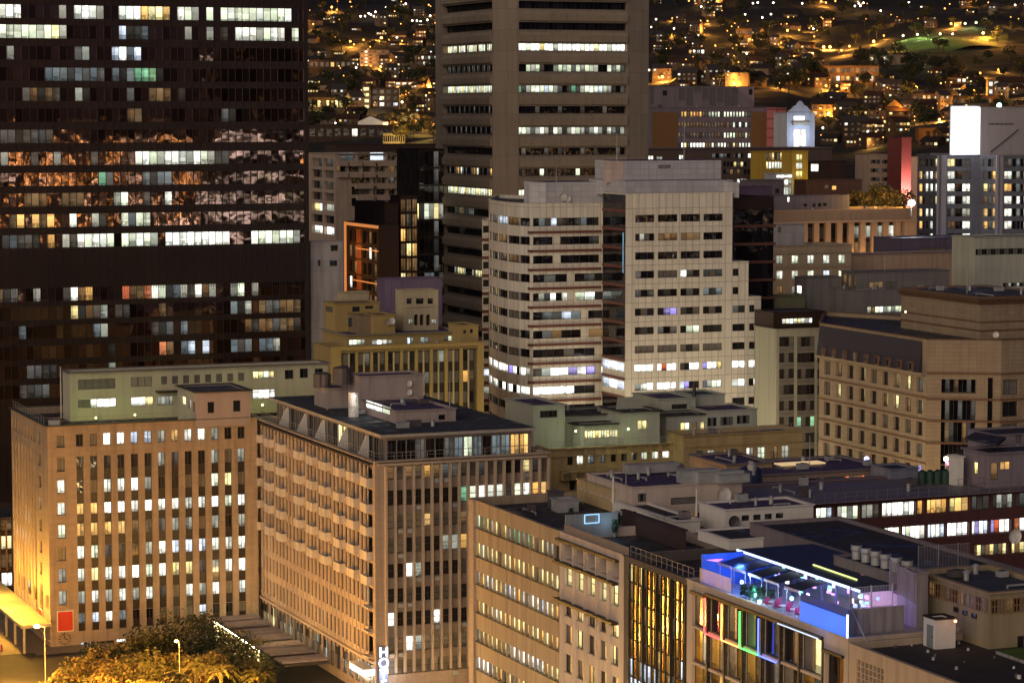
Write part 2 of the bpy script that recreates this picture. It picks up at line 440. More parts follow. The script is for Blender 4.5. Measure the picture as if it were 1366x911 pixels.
def rail(root, pts, z, h=1.05, step=1.6, m=None, r=.035, name='railing', mid=True):
    mb = MB(); m = m or RAILM
    for a, b in zip(pts, pts[1:]):
        a, b = V2(a), V2(b); L_ = (b - a).length; n = max(1, int(L_ / step))
        for i in range(n + 1):
            q = a + (b - a) * i / n; mb.tube((q.x, q.y, z), (q.x, q.y, z + h), r, m, 4)
        mb.tube((a.x, a.y, z + h), (b.x, b.y, z + h), r, m, 4)
        if mid: mb.tube((a.x, a.y, z + h * .5), (b.x, b.y, z + h * .5), r * .7, m, 4)
    return mb.build(name, root)
RAILM = plain('rail_metal', (.30, .28, .26), rough=.5)
METAL = plain('galvanised_metal', (.42, .43, .44), rough=.45, metal=.3)
WHITE = plain('white_paint', (.72, .70, .67), rough=.7, var=.08)
def rp(*sts):
    """random state picker from (state, weight) pairs"""
    pool = [c for c, w in sts for _ in range(w)]
    return lambda r, c: random.choice(pool)
def lamp_light(name, loc, col, power, r=.25, parent=None):
    ld = bpy.data.lights.new(name, 'POINT'); ld.energy = power; ld.color = col; ld.shadow_soft_size = r
    o = bpy.data.objects.new(name, ld); COL.objects.link(o); o.location = loc
    if parent is not None:
        o.location = Vector(loc) - parent.location; o.parent = parent
    return o
SOD = (1.0, .50, .06)
# ================================================================ ground and hillside
def tz(x, y):
    pts = [(0, 0), (640, 0), (900, 26), (1300, 60), (2000, 112), (3000, 216), (4200, 380), (6000, 700)]
    y2 = y - x * .12
    for (a, za), (b, zb) in zip(pts, pts[1:]):
        if y2 < b:
            t = max(0, (y2 - a) / (b - a)); z = za + (zb - za) * t; break
    else: z = 700
    if y2 > 660:
        k = min(1, (y2 - 660) / 400)
        z += k * (7 * sin(x * .011 + y * .004) + 5 * sin(x * .023 - y * .009 + 1) + 2.2 * sin(x * .06 + y * .031))
    return max(z, 0)
def on_ground(u, v, y0=600, y1=5800):
    r = ray(u, v); y = y0
    while y < y1:
        t = y / r[1]
        if CZ + r[2] * t <= tz(r[0] * t, y): return Vector((r[0] * t, y, tz(r[0] * t, y)))
        y += 4 if y < 2000 else 8
    return None
M_AS = plain('asphalt', (.05, .048, .046), rough=.85, var=.2, sc=.4)
m, N, L, b = nmat('hillside_scrub')
geo = N.new('ShaderNodeNewGeometry')
n1 = N.new('ShaderNodeTexNoise'); n1.inputs['Scale'].default_value = .02; n1.inputs['Detail'].default_value = 8; L.new(geo.outputs['Position'], n1.inputs['Vector'])
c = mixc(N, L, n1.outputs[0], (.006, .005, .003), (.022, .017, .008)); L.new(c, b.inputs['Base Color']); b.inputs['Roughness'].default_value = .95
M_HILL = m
mb = MB(); S_ = 30
mb.poly([(-3000, -600, -.02), (3000, -600, -.02), (3000, 640, -.02), (-3000, 640, -.02)], M_AS)
tag(mb.build('street_ground', org=(0, 0, 0)), kind='structure')
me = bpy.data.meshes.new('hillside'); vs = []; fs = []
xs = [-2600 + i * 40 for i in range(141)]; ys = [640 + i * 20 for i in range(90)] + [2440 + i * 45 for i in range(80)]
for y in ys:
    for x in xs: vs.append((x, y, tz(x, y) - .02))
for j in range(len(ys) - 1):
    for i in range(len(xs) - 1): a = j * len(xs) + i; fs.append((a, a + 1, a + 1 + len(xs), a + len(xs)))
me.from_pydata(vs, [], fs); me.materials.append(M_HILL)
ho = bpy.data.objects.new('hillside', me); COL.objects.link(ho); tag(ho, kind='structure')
# lamps of the near streets (the lamp that lights the left corner, and those in the street on the right)
def street_lamp(x, y, z0, h, label, power, col=SOD, group=None, r=.28, e=14, arm=1.4, dirv=(1, 0), post=.06):
    rt = empty('street_lamp', (x, y, z0), label, 'street lamp', group)
    pm = plain('lamp_post_paint', (.55, .5, .42), rough=.5)
    mb = MB(); mb.tube((x, y, z0), (x, y, z0 + h), post, pm, 8, post * .6); mb.build('post', rt)
    hx, hy = x + dirv[0] * arm, y + dirv[1] * arm
    mb = MB(); mb.tube((x, y, z0 + h - .1), (hx, hy, z0 + h + .15), .05, pm, 6); mb.build('arm', rt)
    mb = MB(); mb.ball((hx, hy, z0 + h), r, emit('sodium_bulb', (1, .62, .16), e), 8, 5, .6); mb.build('bulb', rt)
    if power: lamp_light('lamp_glow', (hx, hy, z0 + h - .45), col, power, r, rt)
    return rt
# ================================================================ LEFT: dark glass tower
M_TW = plain('tower_spandrel', (.030, .017, .015), rough=.3, var=.25, sc=.15)
M_TWM = plain('tower_mullion', (.025, .015, .013), rough=.4)
def glass_tower():
    k = P(408, 100, 470)
    f0 = V2(k) - E_ * 64
    b = Bld('glass_tower', 'tall dark brown glass office tower with scattered lit floors, filling the upper left', 'tower',
            pts=[f0, V2(k)], depth=40, zt=112, m=M_TW, par=.1)
    f = b.faces[0]; u0 = 300; pw = 1.303
    np_ = int(f.w / pw); off = f.w - np_ * pw
    # bottom edges of the glass bands at u = 277
    bots = [27.7, 53.8, 81.5, 109.2, 135.4, 162.5, 190, 219, 246, 272.5, 299.8, 326.5, 396, 420, 444.5, 471, 496, 521]
    full = {}
    def row(s):  # s: dict of pane index (0 at the photo's left edge) -> state
        return s
    def seg(*a):
        d = {}
        for i0, i1, c in a:
            for i in range(i0, i1 + 1): d[i] = c[(i - i0) % len(c)]
        return d
    R = [seg((0, 2, 'w'), (8, 8, 'd'), (10, 10, 'w'), (11, 11, 'W'), (12, 12, 'w'), (13, 13, 'd'), (16, 18, 'w'), (19, 19, 'o'), (20, 20, 'y'), (21, 21, 'y'), (22, 22, 'o'), (24, 24, 'w'), (25, 26, 'cd'), (28, 28, 'c'), (30, 39, 'cwcc')),
         seg((0, 5, 'c'), (6, 6, 'c'), (7, 7, 'y'), (8, 8, 'd'), (16, 16, 'b'), (17, 18, 'e'), (19, 19, 't'), (25, 25, 'd'), (28, 28, 'd'), (30, 30, 'e'), (32, 33, 'w'), (34, 38, 'wdcw'), (40, 40, 'c')),
         seg((1, 1, 'd'), (10, 11, 'ed'), (15, 15, 'b'), (16, 16, 'W'), (17, 18, 'tb')),
         seg((6, 8, 't'), (9, 9, 'e'), (10, 13, 'te'), (15, 17, 'te'), (18, 18, 'g'), (19, 19, 'g'), (20, 21, 'ge')),
         seg((10, 10, 'd'), (11, 11, 'e'), (17, 17, 'e'), (24, 24, 'e'), (3, 7, 'ex'), (20, 22, 'x')),
         seg((17, 18, 'x'), (30, 31, 'e')),
         seg((0, 6, 'e')),
         seg((0, 0, 'd'), (4, 4, 'e'), (7, 7, 'd'), (12, 12, 'e'), (18, 20, 'wwc'), (21, 21, 'd'), (22, 26, 'wwwdw'), (27, 27, 'c'), (28, 30, 'dee')),
         seg((13, 14, 'ge'), (19, 22, 'tett')),
         seg((15, 15, 'd'), (16, 16, 'c'), (19, 19, 'e'), (22, 22, 'w'), (3, 5, 'x'), (8, 10, 'x')),
         seg((1, 2, 'xo'), (4, 6, 'oxo'), (9, 9, 'w'), (12, 13, 'de'), (16, 19, 'ctcc')),
         seg((0, 4, 'etee'), (6, 6, 'o'), (8, 9, 'de'), (10, 14, 'wcwwc'), (16, 20, 'ccwcd'), (22, 29, 'wWwWwwWw'), (30, 30, 'w'), (34, 36, 'wcw'), (37, 40, 'cwcd')),
         seg((0, 1, 'e'), (4, 4, 'd'), (8, 9, 'ew'), (10, 11, 'xo'), (16, 19, 'rxxr'), (20, 20, 'w'), (21, 21, 'c'), (22, 25, 'etde'), (26, 26, 'w'), (27, 27, 'x'), (28, 28, 'd'), (31, 32, 'dc'), (34, 34, 'd')),
         seg((9, 9, 'y'), (10, 13, 'exed'), (15, 16, 'ee'), (21, 21, 'x'), (31, 33, 'ted'), (35, 40, 'xeexxx')),
         seg((2, 2, 't'), (12, 13, 'td'), (20, 22, 'e'), (24, 24, 't'), (33, 40, 'xex')),
         seg((14, 14, 'e'), (21, 22, 'rx'), (24, 25, 'tb'), (27, 27, 'b'), (31, 33, 'te'), (35, 37, 'ttd')),
         seg((3, 6, 'e'), (14, 14, 'd')), seg((2, 5, 'e'))]
    kleft = f.hit(0, 300)[0]
    hw = MB()
    for r, vb in enumerate(bots):
        zb = f.hit(277, vb)[1]; zt_ = zb + 2.25
        mb = MB()
        s0 = (kleft - off) / pw; base = int(math.ceil(s0 - .25))
        for i in range(np_):
            j = i - base
            if j < 0: st = random.choice('TTTTTTexTdT')
            else: st = R[r].get(j, 'T')
            k0 = off + i * pw; PANE[0] += 1; ids = PANE[0] % 9973
            f.quad(mb, k0, k0 + pw, zb, zt_, STATE[st], .03, [(ids + .002, .002), (ids + .998, .002), (ids + .998, .998), (ids + .002, .998)])
        mb.build('window_band', b.root)
    mu = MB()
    for i in range(np_ + 1):
        k0 = off + i * pw; f.bar(mu, k0 - .05, k0 + .05, 10, 112, .0, .14, M_TWM, 'flr')
        if i < np_: # thin rib of the dark floors
            pass
    za = f.hit(277, 386)[1]; zb2 = f.hit(277, 334)[1]
    for i in range(np_ * 3):
        k0 = off + i * pw / 3; f.bar(mu, k0 - .03, k0 + .03, za, zb2, .0, .1, M_TW, 'flr')
    mu.build('mullion_grid', b.root)
    # right hand corner pier
    cp = MB(); f.bar(cp, f.w - .45, f.w + .3, 0, 112, -.5, .35, M_TWM); cp.build('corner_pier', b.root)
    b.finish()
glass_tower()
# ================================================================ office building D with the tall strip windows
M_D = wall('stone_tan', (.37, .285, .21), joint=(1.5, .55), jcol=.86, var=.10, streak=.25, offset=.5, jw=.02)
M_DC = plain('dark_green_coping', (.07, .075, .06), rough=.6)
bd = Bld('office_block', 'tan stone office block with tall strip windows and a red square sign at its corner', 'office block',
         K=(63, 569, 363.7), uL=15, uR=343, m=M_D, roof=ROOFG, par=1.0, cop=.35, copm=M_DC)
f = bd.R
c0 = f.hit(75.9, 600)[0], f.hit(86, 600)[0]
cs = [c0] + f.cols(102.3, 111.9, 317.6, 327.2, 13, 640)
r0 = f.rows(103, 579.3, 595.4, 579.3, 595.4, 1)
# col 0 : framed openings on every floor
zz = [(597 - i * 0, 0) for i in range(1)]
v0s = [(581, 597), (611, 629), (640.3, 658), (670.7, 687.3), (700, 718), (729.4, 747.7), (759, 777), (788.5, 806.8)]
st0 = [',', ',', 'w', 'w', 'c', ',', 'd', 'd']
fra = MB()
for (a, b_), s_ in zip(v0s, st0):
    z1 = f.hit(80, a)[1]; z0 = f.hit(80, b_)[1]
    bd.win(f, c0[0], c0[1], z0, z1, s_, nx=2, rec=.3)
    for zz_, o_ in ((z1, .13), (z0 - .14, .2)): mq = MB(); f.bar(mq, c0[0] - .16, c0[1] + .16, zz_, zz_ + .14, 0, o_, M_D); mq.build('window_ledge', bd.root)
pat = ["..wwbbdoowwd.,"[1:], None]
top = ". , W W b b d o w w d . .".split()
bd.grid(f, cs[1:], r0, [top], nx=2, rec=.32)
rowsD = [". . . . . . d e . . d , d", ". , w w W d . . , , c y ,", "o o W W w W w w w w W c W", "o o o o x x e d d , d . d", "w c e e e d w b b b w w w",
         "w y w w W c w y y e d w W", "d w d w d w e , w d w , w", "t b w t . . , , , b . . ,"]
vt = [608.8, 641, 671.6, 698.2, 728.4, 758.4, 788.8, 818]
ub = 107
zt_ = [f.hit(ub, v)[1] for v in vt] + [f.hit(ub, 841.5)[1]]
for r, rs in enumerate(rowsD):
    z1, z0 = zt_[r], zt_[r + 1]
    bd.grid(f, cs[1:], [(z0 + (.02 if r < 7 else 0), z1)], [rs.split()], nx=2, rec=.38, sp=.42, name='window')
# left face
fl = bd.L
cl = fl.cols(17.2, 19.2, 45.2, 47.6, 8, 640)
zr0 = fl.hit(48, 590)[1], fl.hit(48, 573)[1]
bd.grid(fl, cl, [zr0], lambda r, c: ',', nx=1, rec=.3)
cc = fl.hit(51.5, 640)[0], fl.hit(54.5, 640)[0]
for i in range(9):
    z1 = zt_[0] - (zt_[0] - zt_[8]) / 8 * (i - 1)
    bd.win(fl, cc[0], cc[1], z1 - 1.8, z1 - .1, random.choice(',.wd'), nx=1, rec=.3)
for r in range(8):
    z1, z0 = zt_[r], zt_[r + 1]
    bd.grid(fl, cl, [(z0, z1)], lambda rr, c: random.choice('.,,d' if r < 3 else 'wd.,WW'), nx=1, rec=.3, sp=.42)
fl.bar(fra, 0.0, fl.w, zt_[8] - 1.2, zt_[8] - .9, 0, .25, M_D)
fra.build('trim', bd.root)
# dark shopfronts near the street
for (a, b_, s_) in ((108, 127, 'b.'), (128, 154, '.'), (156, 171, 'W'), (292, 331, '..e.')):
    bd.winpx(f, a, 856 - (a - 108) * .08, b_, 868 - (a - 108) * .08, s_, mid=True, nx=4, name='shopfront', rec=.4)
for i in range(6):
    bd.win(fl, 2 + i * 4.0, 4.4 + i * 4.0, 5.2, 7.2, ',', nx=2, name='shopfront', rec=.4)
bd.finish()
rail(bd.root, [bd.L.pt(0, 0, -.35)[:2], bd.R.pt(0, 0, -.5)[:2], bd.R.pt(bd.R.w, 0, -.5)[:2]], bd.z1 + .1, h=1.0, step=1.8)
# red square panel
def flatsign(name, f, u0, v0, u1, v1, m, fm, label, cat, out=.1, th=.18, fr=.12):
    k0, z1 = f.hit(u0, v0); k1, z0 = f.hit(u1, v1)
    rt = empty(name, f.pt((k0 + k1) / 2, z0, 0), label, cat)
    mb = MB(); f.bar(mb, k0 - fr, k1 + fr, z0 - fr, z1 + fr, .02, out, fm); mb.build('frame', rt)
    mb = MB(); f.bar(mb, k0, k1, z0, z1, out - .02, out + th * .3, m); mb.build('panel', rt)
    return rt
RED = plain('red_panel', (.52, .035, .015), rough=.5, var=.02)
flatsign('square_sign', f, 77, 816, 97, 840, RED, WHITE, 'plain red square sign with a pale frame on the corner of the tan stone block', 'sign')
flatsign('side_sign', fl, 52.7, 811, 56.8, 829, RED, WHITE, 'narrow red sign round the corner, lit by the street lamp on the side wall', 'sign')
# clock without a face: twelve bars and two hands
kc, zc = f.hit(86.5, 851.5)
rc = empty('wall_clock', f.pt(kc, zc, 0), 'bare wall clock of dark hour bars and two hands below the red square sign', 'clock')
BLK = plain('black_metal', (.02, .018, .016), rough=.5)
mb = MB()
for i in range(12):
    a = i * pi / 6; r0_, r1_ = .62, .92
    for q in (0,):
        d = Vector((sin(a), cos(a))); n_ = Vector((cos(a), -sin(a))) * .05
        P_ = [(kc + d.x * r + n_.x * sg, zc + d.y * r + n_.y * sg) for r, sg in ((r0_, -1), (r0_, 1), (r1_, 1), (r1_, -1))]
        mb.poly([f.pt(x, z, .12) for x, z in P_][::-1], BLK)
        for j in range(4):
            x0, z0 = P_[j]; x1, z1 = P_[(j + 1) % 4]; mb.poly([f.pt(x0, z0, .02), f.pt(x1, z1, .02), f.pt(x1, z1, .12), f.pt(x0, z0, .12)], BLK)
mb.build('hour_bar_ring', rc)
for nm, a, r in (('hour_hand', 1.95, .5), ('minute_hand', -.25, .8)):
    mb = MB(); mb.tube(f.pt(kc, zc, .14), f.pt(kc + sin(a) * r, zc + cos(a) * r, .14), .055, BLK, 6); mb.build(nm, rc)
# small things on D's roof
def roofbox(name, label, cat, u, v, d, w, dp, h, m, z=None, cap=True, mt=None):
    k = P(u, v, d); z = k.z if z is None else z
    rt = empty(name, (k.x, k.y, z), label, cat)
    mb = MB(); mb.obox((k.x, k.y), E_, w, dp, z, z + h, m, mt or m); mb.build('casing', rt)
    if cap: mb = MB(); mb.obox(V2(k) - (E_ + G) * .06, E_, w + .12, dp + .12, z + h + .002, z + h + .09, mt or m); mb.build('cap', rt)
    return rt
roofbox('vent_cabinet', 'small white vent cabinet at the roof corner of the tan stone block', 'vent cabinet', 67, 563, 367, 1.3, 1.3, 1.3, WHITE, z=bd.z1 - 1)
M_RUST = plain('rust', (.22, .10, .05), rough=.8)
roofbox('roof_crate', 'small rust brown box on the dark roof behind the white vent cabinet', 'box', 74, 545, 372, .8, .8, .9, M_RUST, z=bd.z1 - 1)
# ================================================================ cream penthouse block behind / on top of D
M_PH = wall('cream_render', (.52, .49, .36), var=.06, streak=.12)
bp = Bld('penthouse_block', 'cream two storey rooftop block with strip windows and a lit terrace wall', 'building', K=(93, 498, 378), uL=83.5, uR=437.5,
         m=M_PH, par=.25, cop=.4, copm=plain('grey_coping', (.20, .17, .17), rough=.7), z0=bd.z1 - 1)
f = bp.R
for (u0, v0, u1, v1, s_, n) in ((104, 505.5, 154, 519, ',', 5), (174.5, 503, 203, 515.5, ';', 3), (104, 532, 112, 544, ',', 1), (112, 531.5, 155, 543.5, ',cWWW', 5), (174.5, 529, 204.5, 541, 'wwy', 3),
        (210, 528, 231, 540, 'd', 4), (337.5, 495, 366, 504.5, 'yyw', 4), (337, 519.5, 367, 531.5, 'W', 4), (380, 493.5, 391.5, 505.5, '.', 2), (400, 491.5, 411, 504, '.', 2), (420, 491.5, 431, 502.5, '.', 2)):
    bp.winpx(f, u0, v0, u1, v1, s_, nx=n, rec=.18, mid=True)
for i in range(8):
    u = 215 + i * 14.7; bp.winpx(f, u, 502 - i * .65, u + 8, 512.5 - i * .65, ',', nx=1, rec=.2, mid=True)
for z in (6.6,): f.bar(bp.extra, 0, f.w, bp.z1 - 3.9, bp.z1 - 3.75, 0, .06, M_PH)
kx, zx = f.hit(207, 523); kx2 = f.hit(236, 523)[0]
f.bar(bp.extra, kx, kx2, zx, zx + .2, 0, 1.6, BLK)
bp.finish()
mb = MB(); a = f.pt(-.6, 0, .1)
mb.tube((bp.L.p0.x - .3, bp.L.p0.y, bd.z1 - 1), (bp.L.p0.x - .3, bp.L.p0.y, bp.z1 + .5), .09, WHITE, 6)
tag(mb.build('downpipe'), 'tall white pipe standing at the left end of the cream rooftop block', 'pipe')
M_BIB = wall('grey_purple_render', (.36, .30, .30), var=.08, streak=.1)
bq = Bld('stair_house', 'low stair house with dark flat roof in front of the cream rooftop block', 'roof house', K=(262, 524, 371.5), uL=237, uR=334, m=M_BIB, par=.12, cop=.35, copm=BLK, z0=bd.z1 - 1)
for (u0, v0, u1, v1, s_) in ((277, 536, 286, 551, '.'), (311, 534, 321, 549, '.')): bq.winpx(bq.R, u0, v0, u1, v1, s_, rec=.2, mid=True)
for (u0, v0, u1, v1, s_) in ((242, 529, 248, 540, 'y'), (251, 533, 255, 546, 'd'), (257, 536, 260, 549, ',')): bq.winpx(bq.L, u0, v0, u1, v1, s_, rec=.2, mid=True)
bq.finish()
# terrace light in front of the cream wall (green yellow glow at its foot)
def bulkhead(u, v, d, col, pw, label, drop=0):
    p = P(u, v, d); rt = empty('wall_lamp', p, label, 'lamp')
    mb = MB(); mb.ball(p, .14, emit('lamp_%s' % str(col), col, 8), 6, 4); mb.build('bulb', rt)
    mb = MB(); mb.tube(p + Vector((0, 0, .12)), p + Vector((0, 0, .3)), .16, METAL, 8, .05); mb.build('shade', rt)
    lamp_light('lamp_glow', p + Vector((0, -.3, -.2)), col, pw, .2, rt)
bulkhead(180, 553, 374, (.82, 1, .25), 260, 'small terrace lamp at the foot of the cream wall, under the three pane window')
bulkhead(128, 557, 374, (.82, 1, .25), 160, 'small terrace lamp at the foot of the cream wall, under the five pane window')
bulkhead(350, 540, 383, (.85, 1, .35), 260, 'small terrace lamp below the bright window right of the stair house')
# ================================================================ hotel
M_H = wall('hotel_stone', (.43, .34, .27), joint=(1.2, .4), jcol=.82, var=.08, streak=.2, offset=.5, jw=.02)
M_HF = wall('hotel_fin', (.47, .38, .30), var=.06, streak=.15)
M_HS = wall('hotel_spandrel', (.27, .22, .19), var=.12, streak=.2)
M_BAL = wall('balcony_render', (.60, .54, .48), var=.1, streak=.3)
bh = Bld('hotel_building', 'ten storey stone hotel with close vertical fins, and balconies along its left side', 'hotel', K=(500, 616, 330), uL=343, uR=729, m=M_H, roof=ROOFG, par=1.2, cop=.5, copm=M_HF, z0=0)
f = bh.R; fl = bh.L
nb = 18
ks = f.cols(514, 526, 514 + 12.05 * 17, 526 + 12.05 * 17, nb, 640)
vr = [(622.7, 640), (654, 674.5), (687.6, 705), (718, 738), (752.3, 771), (785, 804), (817, 836), (850, 870), (881, 900)]
HP = ["x , x x o x e e e , e , , . . y e ,", ". . . . . . . . g c W w w e c w o o", "; , ; ; o , , , x , , , , , , , , ,", ", ; . , . . d d o . , . , . , . , ,", ". . W d . . . . , . . . . . . , . .",
      ". . , . . , , , . . . . . . . . . .", "W . . . . W . . . . . . . . . . . .", ", x W d x x x , x , , , , , , , , ,", ", , , , , , , , , , , , , , , , , ,"]
for r, (a, b_) in enumerate(vr):
    z1 = f.hit(520, a)[1]; z0 = f.hit(520, b_)[1]
    bh.grid(f, ks, [(z0, z1)], [HP[r].split()], nx=1, ny=2, rec=.25, t=.07)
mb = MB(); zt1 = f.hit(520, 621)[1]; zb1 = 3.6
for i in range(nb + 1):
    k = ks[0][0] + (ks[1][0] - ks[0][0]) * i
    f.bar(mb, k - .16, k + .12, zb1, zt1, 0, .55, M_HF, 'flrt')
mb.build('facade_fins', bh.root)
rn = random.Random(3)
for r in range(9):
    for c in range(nb):
        if rn.random() < .17:
            k = ks[c][0] + .3; z = f.hit(520, vr[r][1])[1] - .62; mb = MB(); f.bar(mb, k, k + .75, z, z + .5, .04, .42, METAL, 'fblrtu'); mb.build('air_conditioner', bh.root)
mb = MB()
for r in range(8):
    za = f.hit(520, vr[r][1])[1]; zb_ = f.hit(520, vr[r + 1][0])[1]
    for c in ks: f.bar(mb, c[0] + .13, c[1] - .17, zb_ + .03, za - .03, 0, .035, M_HS, 'ftu')
tag(mb.build('spandrel_panel', bh.root), kind='stuff')
# left flank: 32 narrow bays
nl = 31
kl = [(fl.w * (i + .5) / (nl + .9), fl.w * (i + .5) / (nl + .9) + fl.w / nl * .62) for i in range(nl)]
zrow = [(f.hit(520, b_)[1], f.hit(520, a)[1]) for a, b_ in vr]
bay_z = {}
def hl(r, c):
    return random.choice([',', ',', ';', '.', '.', ',', '.', 'e', ';', '.'] + (['y', 'd'] if random.random() < .22 else []))
for (z0, z1) in zrow: bh.grid(fl, kl[:-1], [(z0 - .3, z1)], hl, nx=1, ny=1, rec=.22, t=.05)
mb = MB()
for i, (k0, k1) in enumerate(kl): fl.bar(mb, k0 - .42, k0 - .22, 5.2, zt1, 0, .12, M_HF, 'flrt')
mb.build('flank_fins', bh.root)
# recessed slot at the street corner with lit landings
for r, (z0, z1) in enumerate(zrow): bh.win(fl, fl.w - 3.0, fl.w - 1.0, z0 - .5, z1, '.d,'[r % 3] if r < 5 else ',', nx=2, rec=.9, name='landing_window')
# balconies: seven columns on the upper five floors and a long stack near the corner
def balcony(k0, k1, z, dp=.85):
    mb = MB(); fl.bar(mb, k0, k1, z - .18, z, 0, dp, M_BAL)
    fl.bar(mb, k0, k1, z, z + .95, dp - .12, dp, M_BAL, 'fblrt'); fl.bar(mb, k0, k0 + .12, z, z + .95, 0, dp - .125, M_BAL); fl.bar(mb, k1 - .12, k1, z, z + .95, 0, dp - .125, M_BAL)
    mb.build('balcony', bh.root)
    ac = MB(); fl.bar(ac, k0 + .25, k0 + 1.05, z, z + .62, .25, .75, METAL); ac.build('condenser', bh.root)
for i, ub_ in enumerate((345, 359.5, 375, 399, 416, 433, 452)):
    k0 = fl.hit(ub_, 600)[0]; k1 = fl.hit(ub_ + 6.2 + i * .35, 600)[0]
    for r in range(5):
        balcony(k0, k1, zrow[r][0] - .65 - .03 * i)
for r in range(5):
    balcony(fl.hit(470, 640)[0], fl.hit(479.5, 640)[0], zrow[r][0] - .7); balcony(fl.w - 3.4, fl.w - .9, zrow[r][0] - .75)
for r in range(5, 9):
    mb = MB(); fl.bar(mb, fl.w - 3.2, fl.w - .9, zrow[r][0] - .8, zrow[r][0] - .6, 0, .7, M_BAL); mb.build('ledge', bh.root)
# arcade of pale glazed bays at the street
for i in range(19):
    k0 = fl.w * i / 19.3 + .6
    bh.win(fl, k0, k0 + 2.0, 1.2, 4.2, random.choice('deede;yd'), nx=2, rec=.35, name='shopfront')
fl.bar(bh.extra, 0, fl.w, 4.9, 5.2, 0, .5, M_HF)
f.bar(bh.extra, .3, f.w - .1, zt1 + .1, zt1 + .35, 0, .7, M_HF)
fl.bar(bh.extra, 1, fl.w - .7, zt1 + .1, zt1 + .3, 0, .7, plain('dark_metal', (.06, .05, .05)))
bh.finish()
rail(bh.root, [fl.pt(.4, 0, -.5)[:2], fl.pt(fl.w - .5, 0, -.5)[:2], f.pt(f.w - .5, 0, -.5)[:2]], bh.z1 + .1, h=.9, step=1.1)
# glazed top floor
kk = V2(bh.front[1]) + (G + E_) * 2.2
M_HR = plain('roof_slab_edge', (.36, .33, .30), rough=.7)
zp = P(512, 583, kk.y).z

bt = Bld('rooftop_storey', 'glazed set back top floor of the hotel with slanting white fins along its left side', 'rooftop storey', Kxy=kk, wL=bh.wL - 5, wR=bh.wR - 3.4, zt=zp, z0=bh.z1 - 1.2, m=M_HS, roof=plain('roof_sheet', (.10, .10, .12), rough=.7, var=.3, sc=.2), par=0, parcap=False)
f = bt.R; fl = bt.L; zb = bt.z0 + .5; zt2 = bt.z1 - .45
n = 15
for i in range(n):
    k0 = .3 + (f.w - .6) * i / n; k1 = .3 + (f.w - .6) * (i + 1) / n - .12
    st = 'BBBeBBetctBtt' 'oo'[i] if i < 15 else 'B'
    bt.win(f, k0, k1, zb, zt2, st, nx=2, ny=2, rec=.15, name='glazing', t=.05)
n = 22
for i in range(n):
    k0 = .3 + (fl.w - .6) * i / n; k1 = .3 + (fl.w - .6) * (i + 1) / n - .25
    bt.win(fl, k0, k1, zb, zt2, 'y' if i in (13, 14) else ('x' if i == 1 else random.choice('.,;')), nx=2, rec=.15, name='glazing', t=.05)
bt.finish()
mb = MB(); o = kk - (G * 0 + E_ * 0) - (G + E_) * .9
mb.obox(o, E_, bt.wR + 1.2, bt.wL + 1.6, bt.z1 + .003, bt.z1 + .4, M_HR, roofmat('roof_membrane', (.05, .058, .075), (2, 12))); mb.build('roof_slab', bt.root)
for i, t_ in enumerate((.12, .3, .47, .68, .86)):
    k = fl.w * t_; mb = MB()
    a = fl.pt(k, zb - .4, 0); b_ = fl.pt(k, zb - .4, 2.0); c = fl.pt(k, zt2, 0)
    w_ = fl.d * .22
    A, B2, C2 = Vector(a), Vector(b_), Vector(c); D3 = Vector((w_.x, w_.y, 0)); top2 = C2 + Vector((fl.n.x * .35, fl.n.y * .35, 0))
    M_FIN = WHITE
    mb.poly([A, B2, top2, C2], M_FIN); mb.poly([A + D3, C2 + D3, top2 + D3, B2 + D3], M_FIN)
    mb.poly([B2, B2 + D3, top2 + D3, top2], M_FIN); mb.build('slanting_fin', bt.root)
def box_bld(name, label, cat, u, v, d, uL=None, uR=None, wL=None, wR=None, vb=None, h=None, m=None, roof=None, wins=(), lwins=(), z0=None, par=.1, cop=.2, copm=None, **kw):
    k = P(u, v, d); z0_ = z0 if z0 is not None else (k.z - h if h else P(u, vb, d).z)
    b = Bld(name, label, cat, K=(u, v, d), uL=uL, uR=uR, wL=wL, wR=wR, m=m or WHITE, roof=roof, par=par, cop=cop, copm=copm, z0=z0_, **kw)
    for w in wins: b.winpx(b.R, *w[:4], w[4], mid=True, nx=w[5] if len(w) > 5 else 2, rec=.15)
    for w in lwins: b.winpx(b.L, *w[:4], w[4], mid=True, nx=w[5] if len(w) > 5 else 2, rec=.15)
    b.finish(); return b
M_RT = wall('rooftop_render', (.40, .33, .31), var=.08, streak=.2)
M_PURP = roofmat('purple_felt', (.075, .05, .14))
zroof = bt.z1 + .35
b1 = box_bld('roof_plant_room', 'wide low plant room with a purple roof and a bright strip light on the hotel roof', 'plant room', 528, 549, 344, uL=479, uR=608, z0=zroof, m=M_RT, roof=M_PURP, lwins=((487, 538.5, 520, 549, 'WWc', 3),), wins=((585, 553, 594, 560, '.', 1),))
b2 = box_bld('lift_motor_house', 'tall pinkish lift motor house with two round white dishes on the hotel roof', 'motor house', 480, 503, 358, wL=5, uR=565, z0=zroof, m=M_RT, roof=M_PURP)
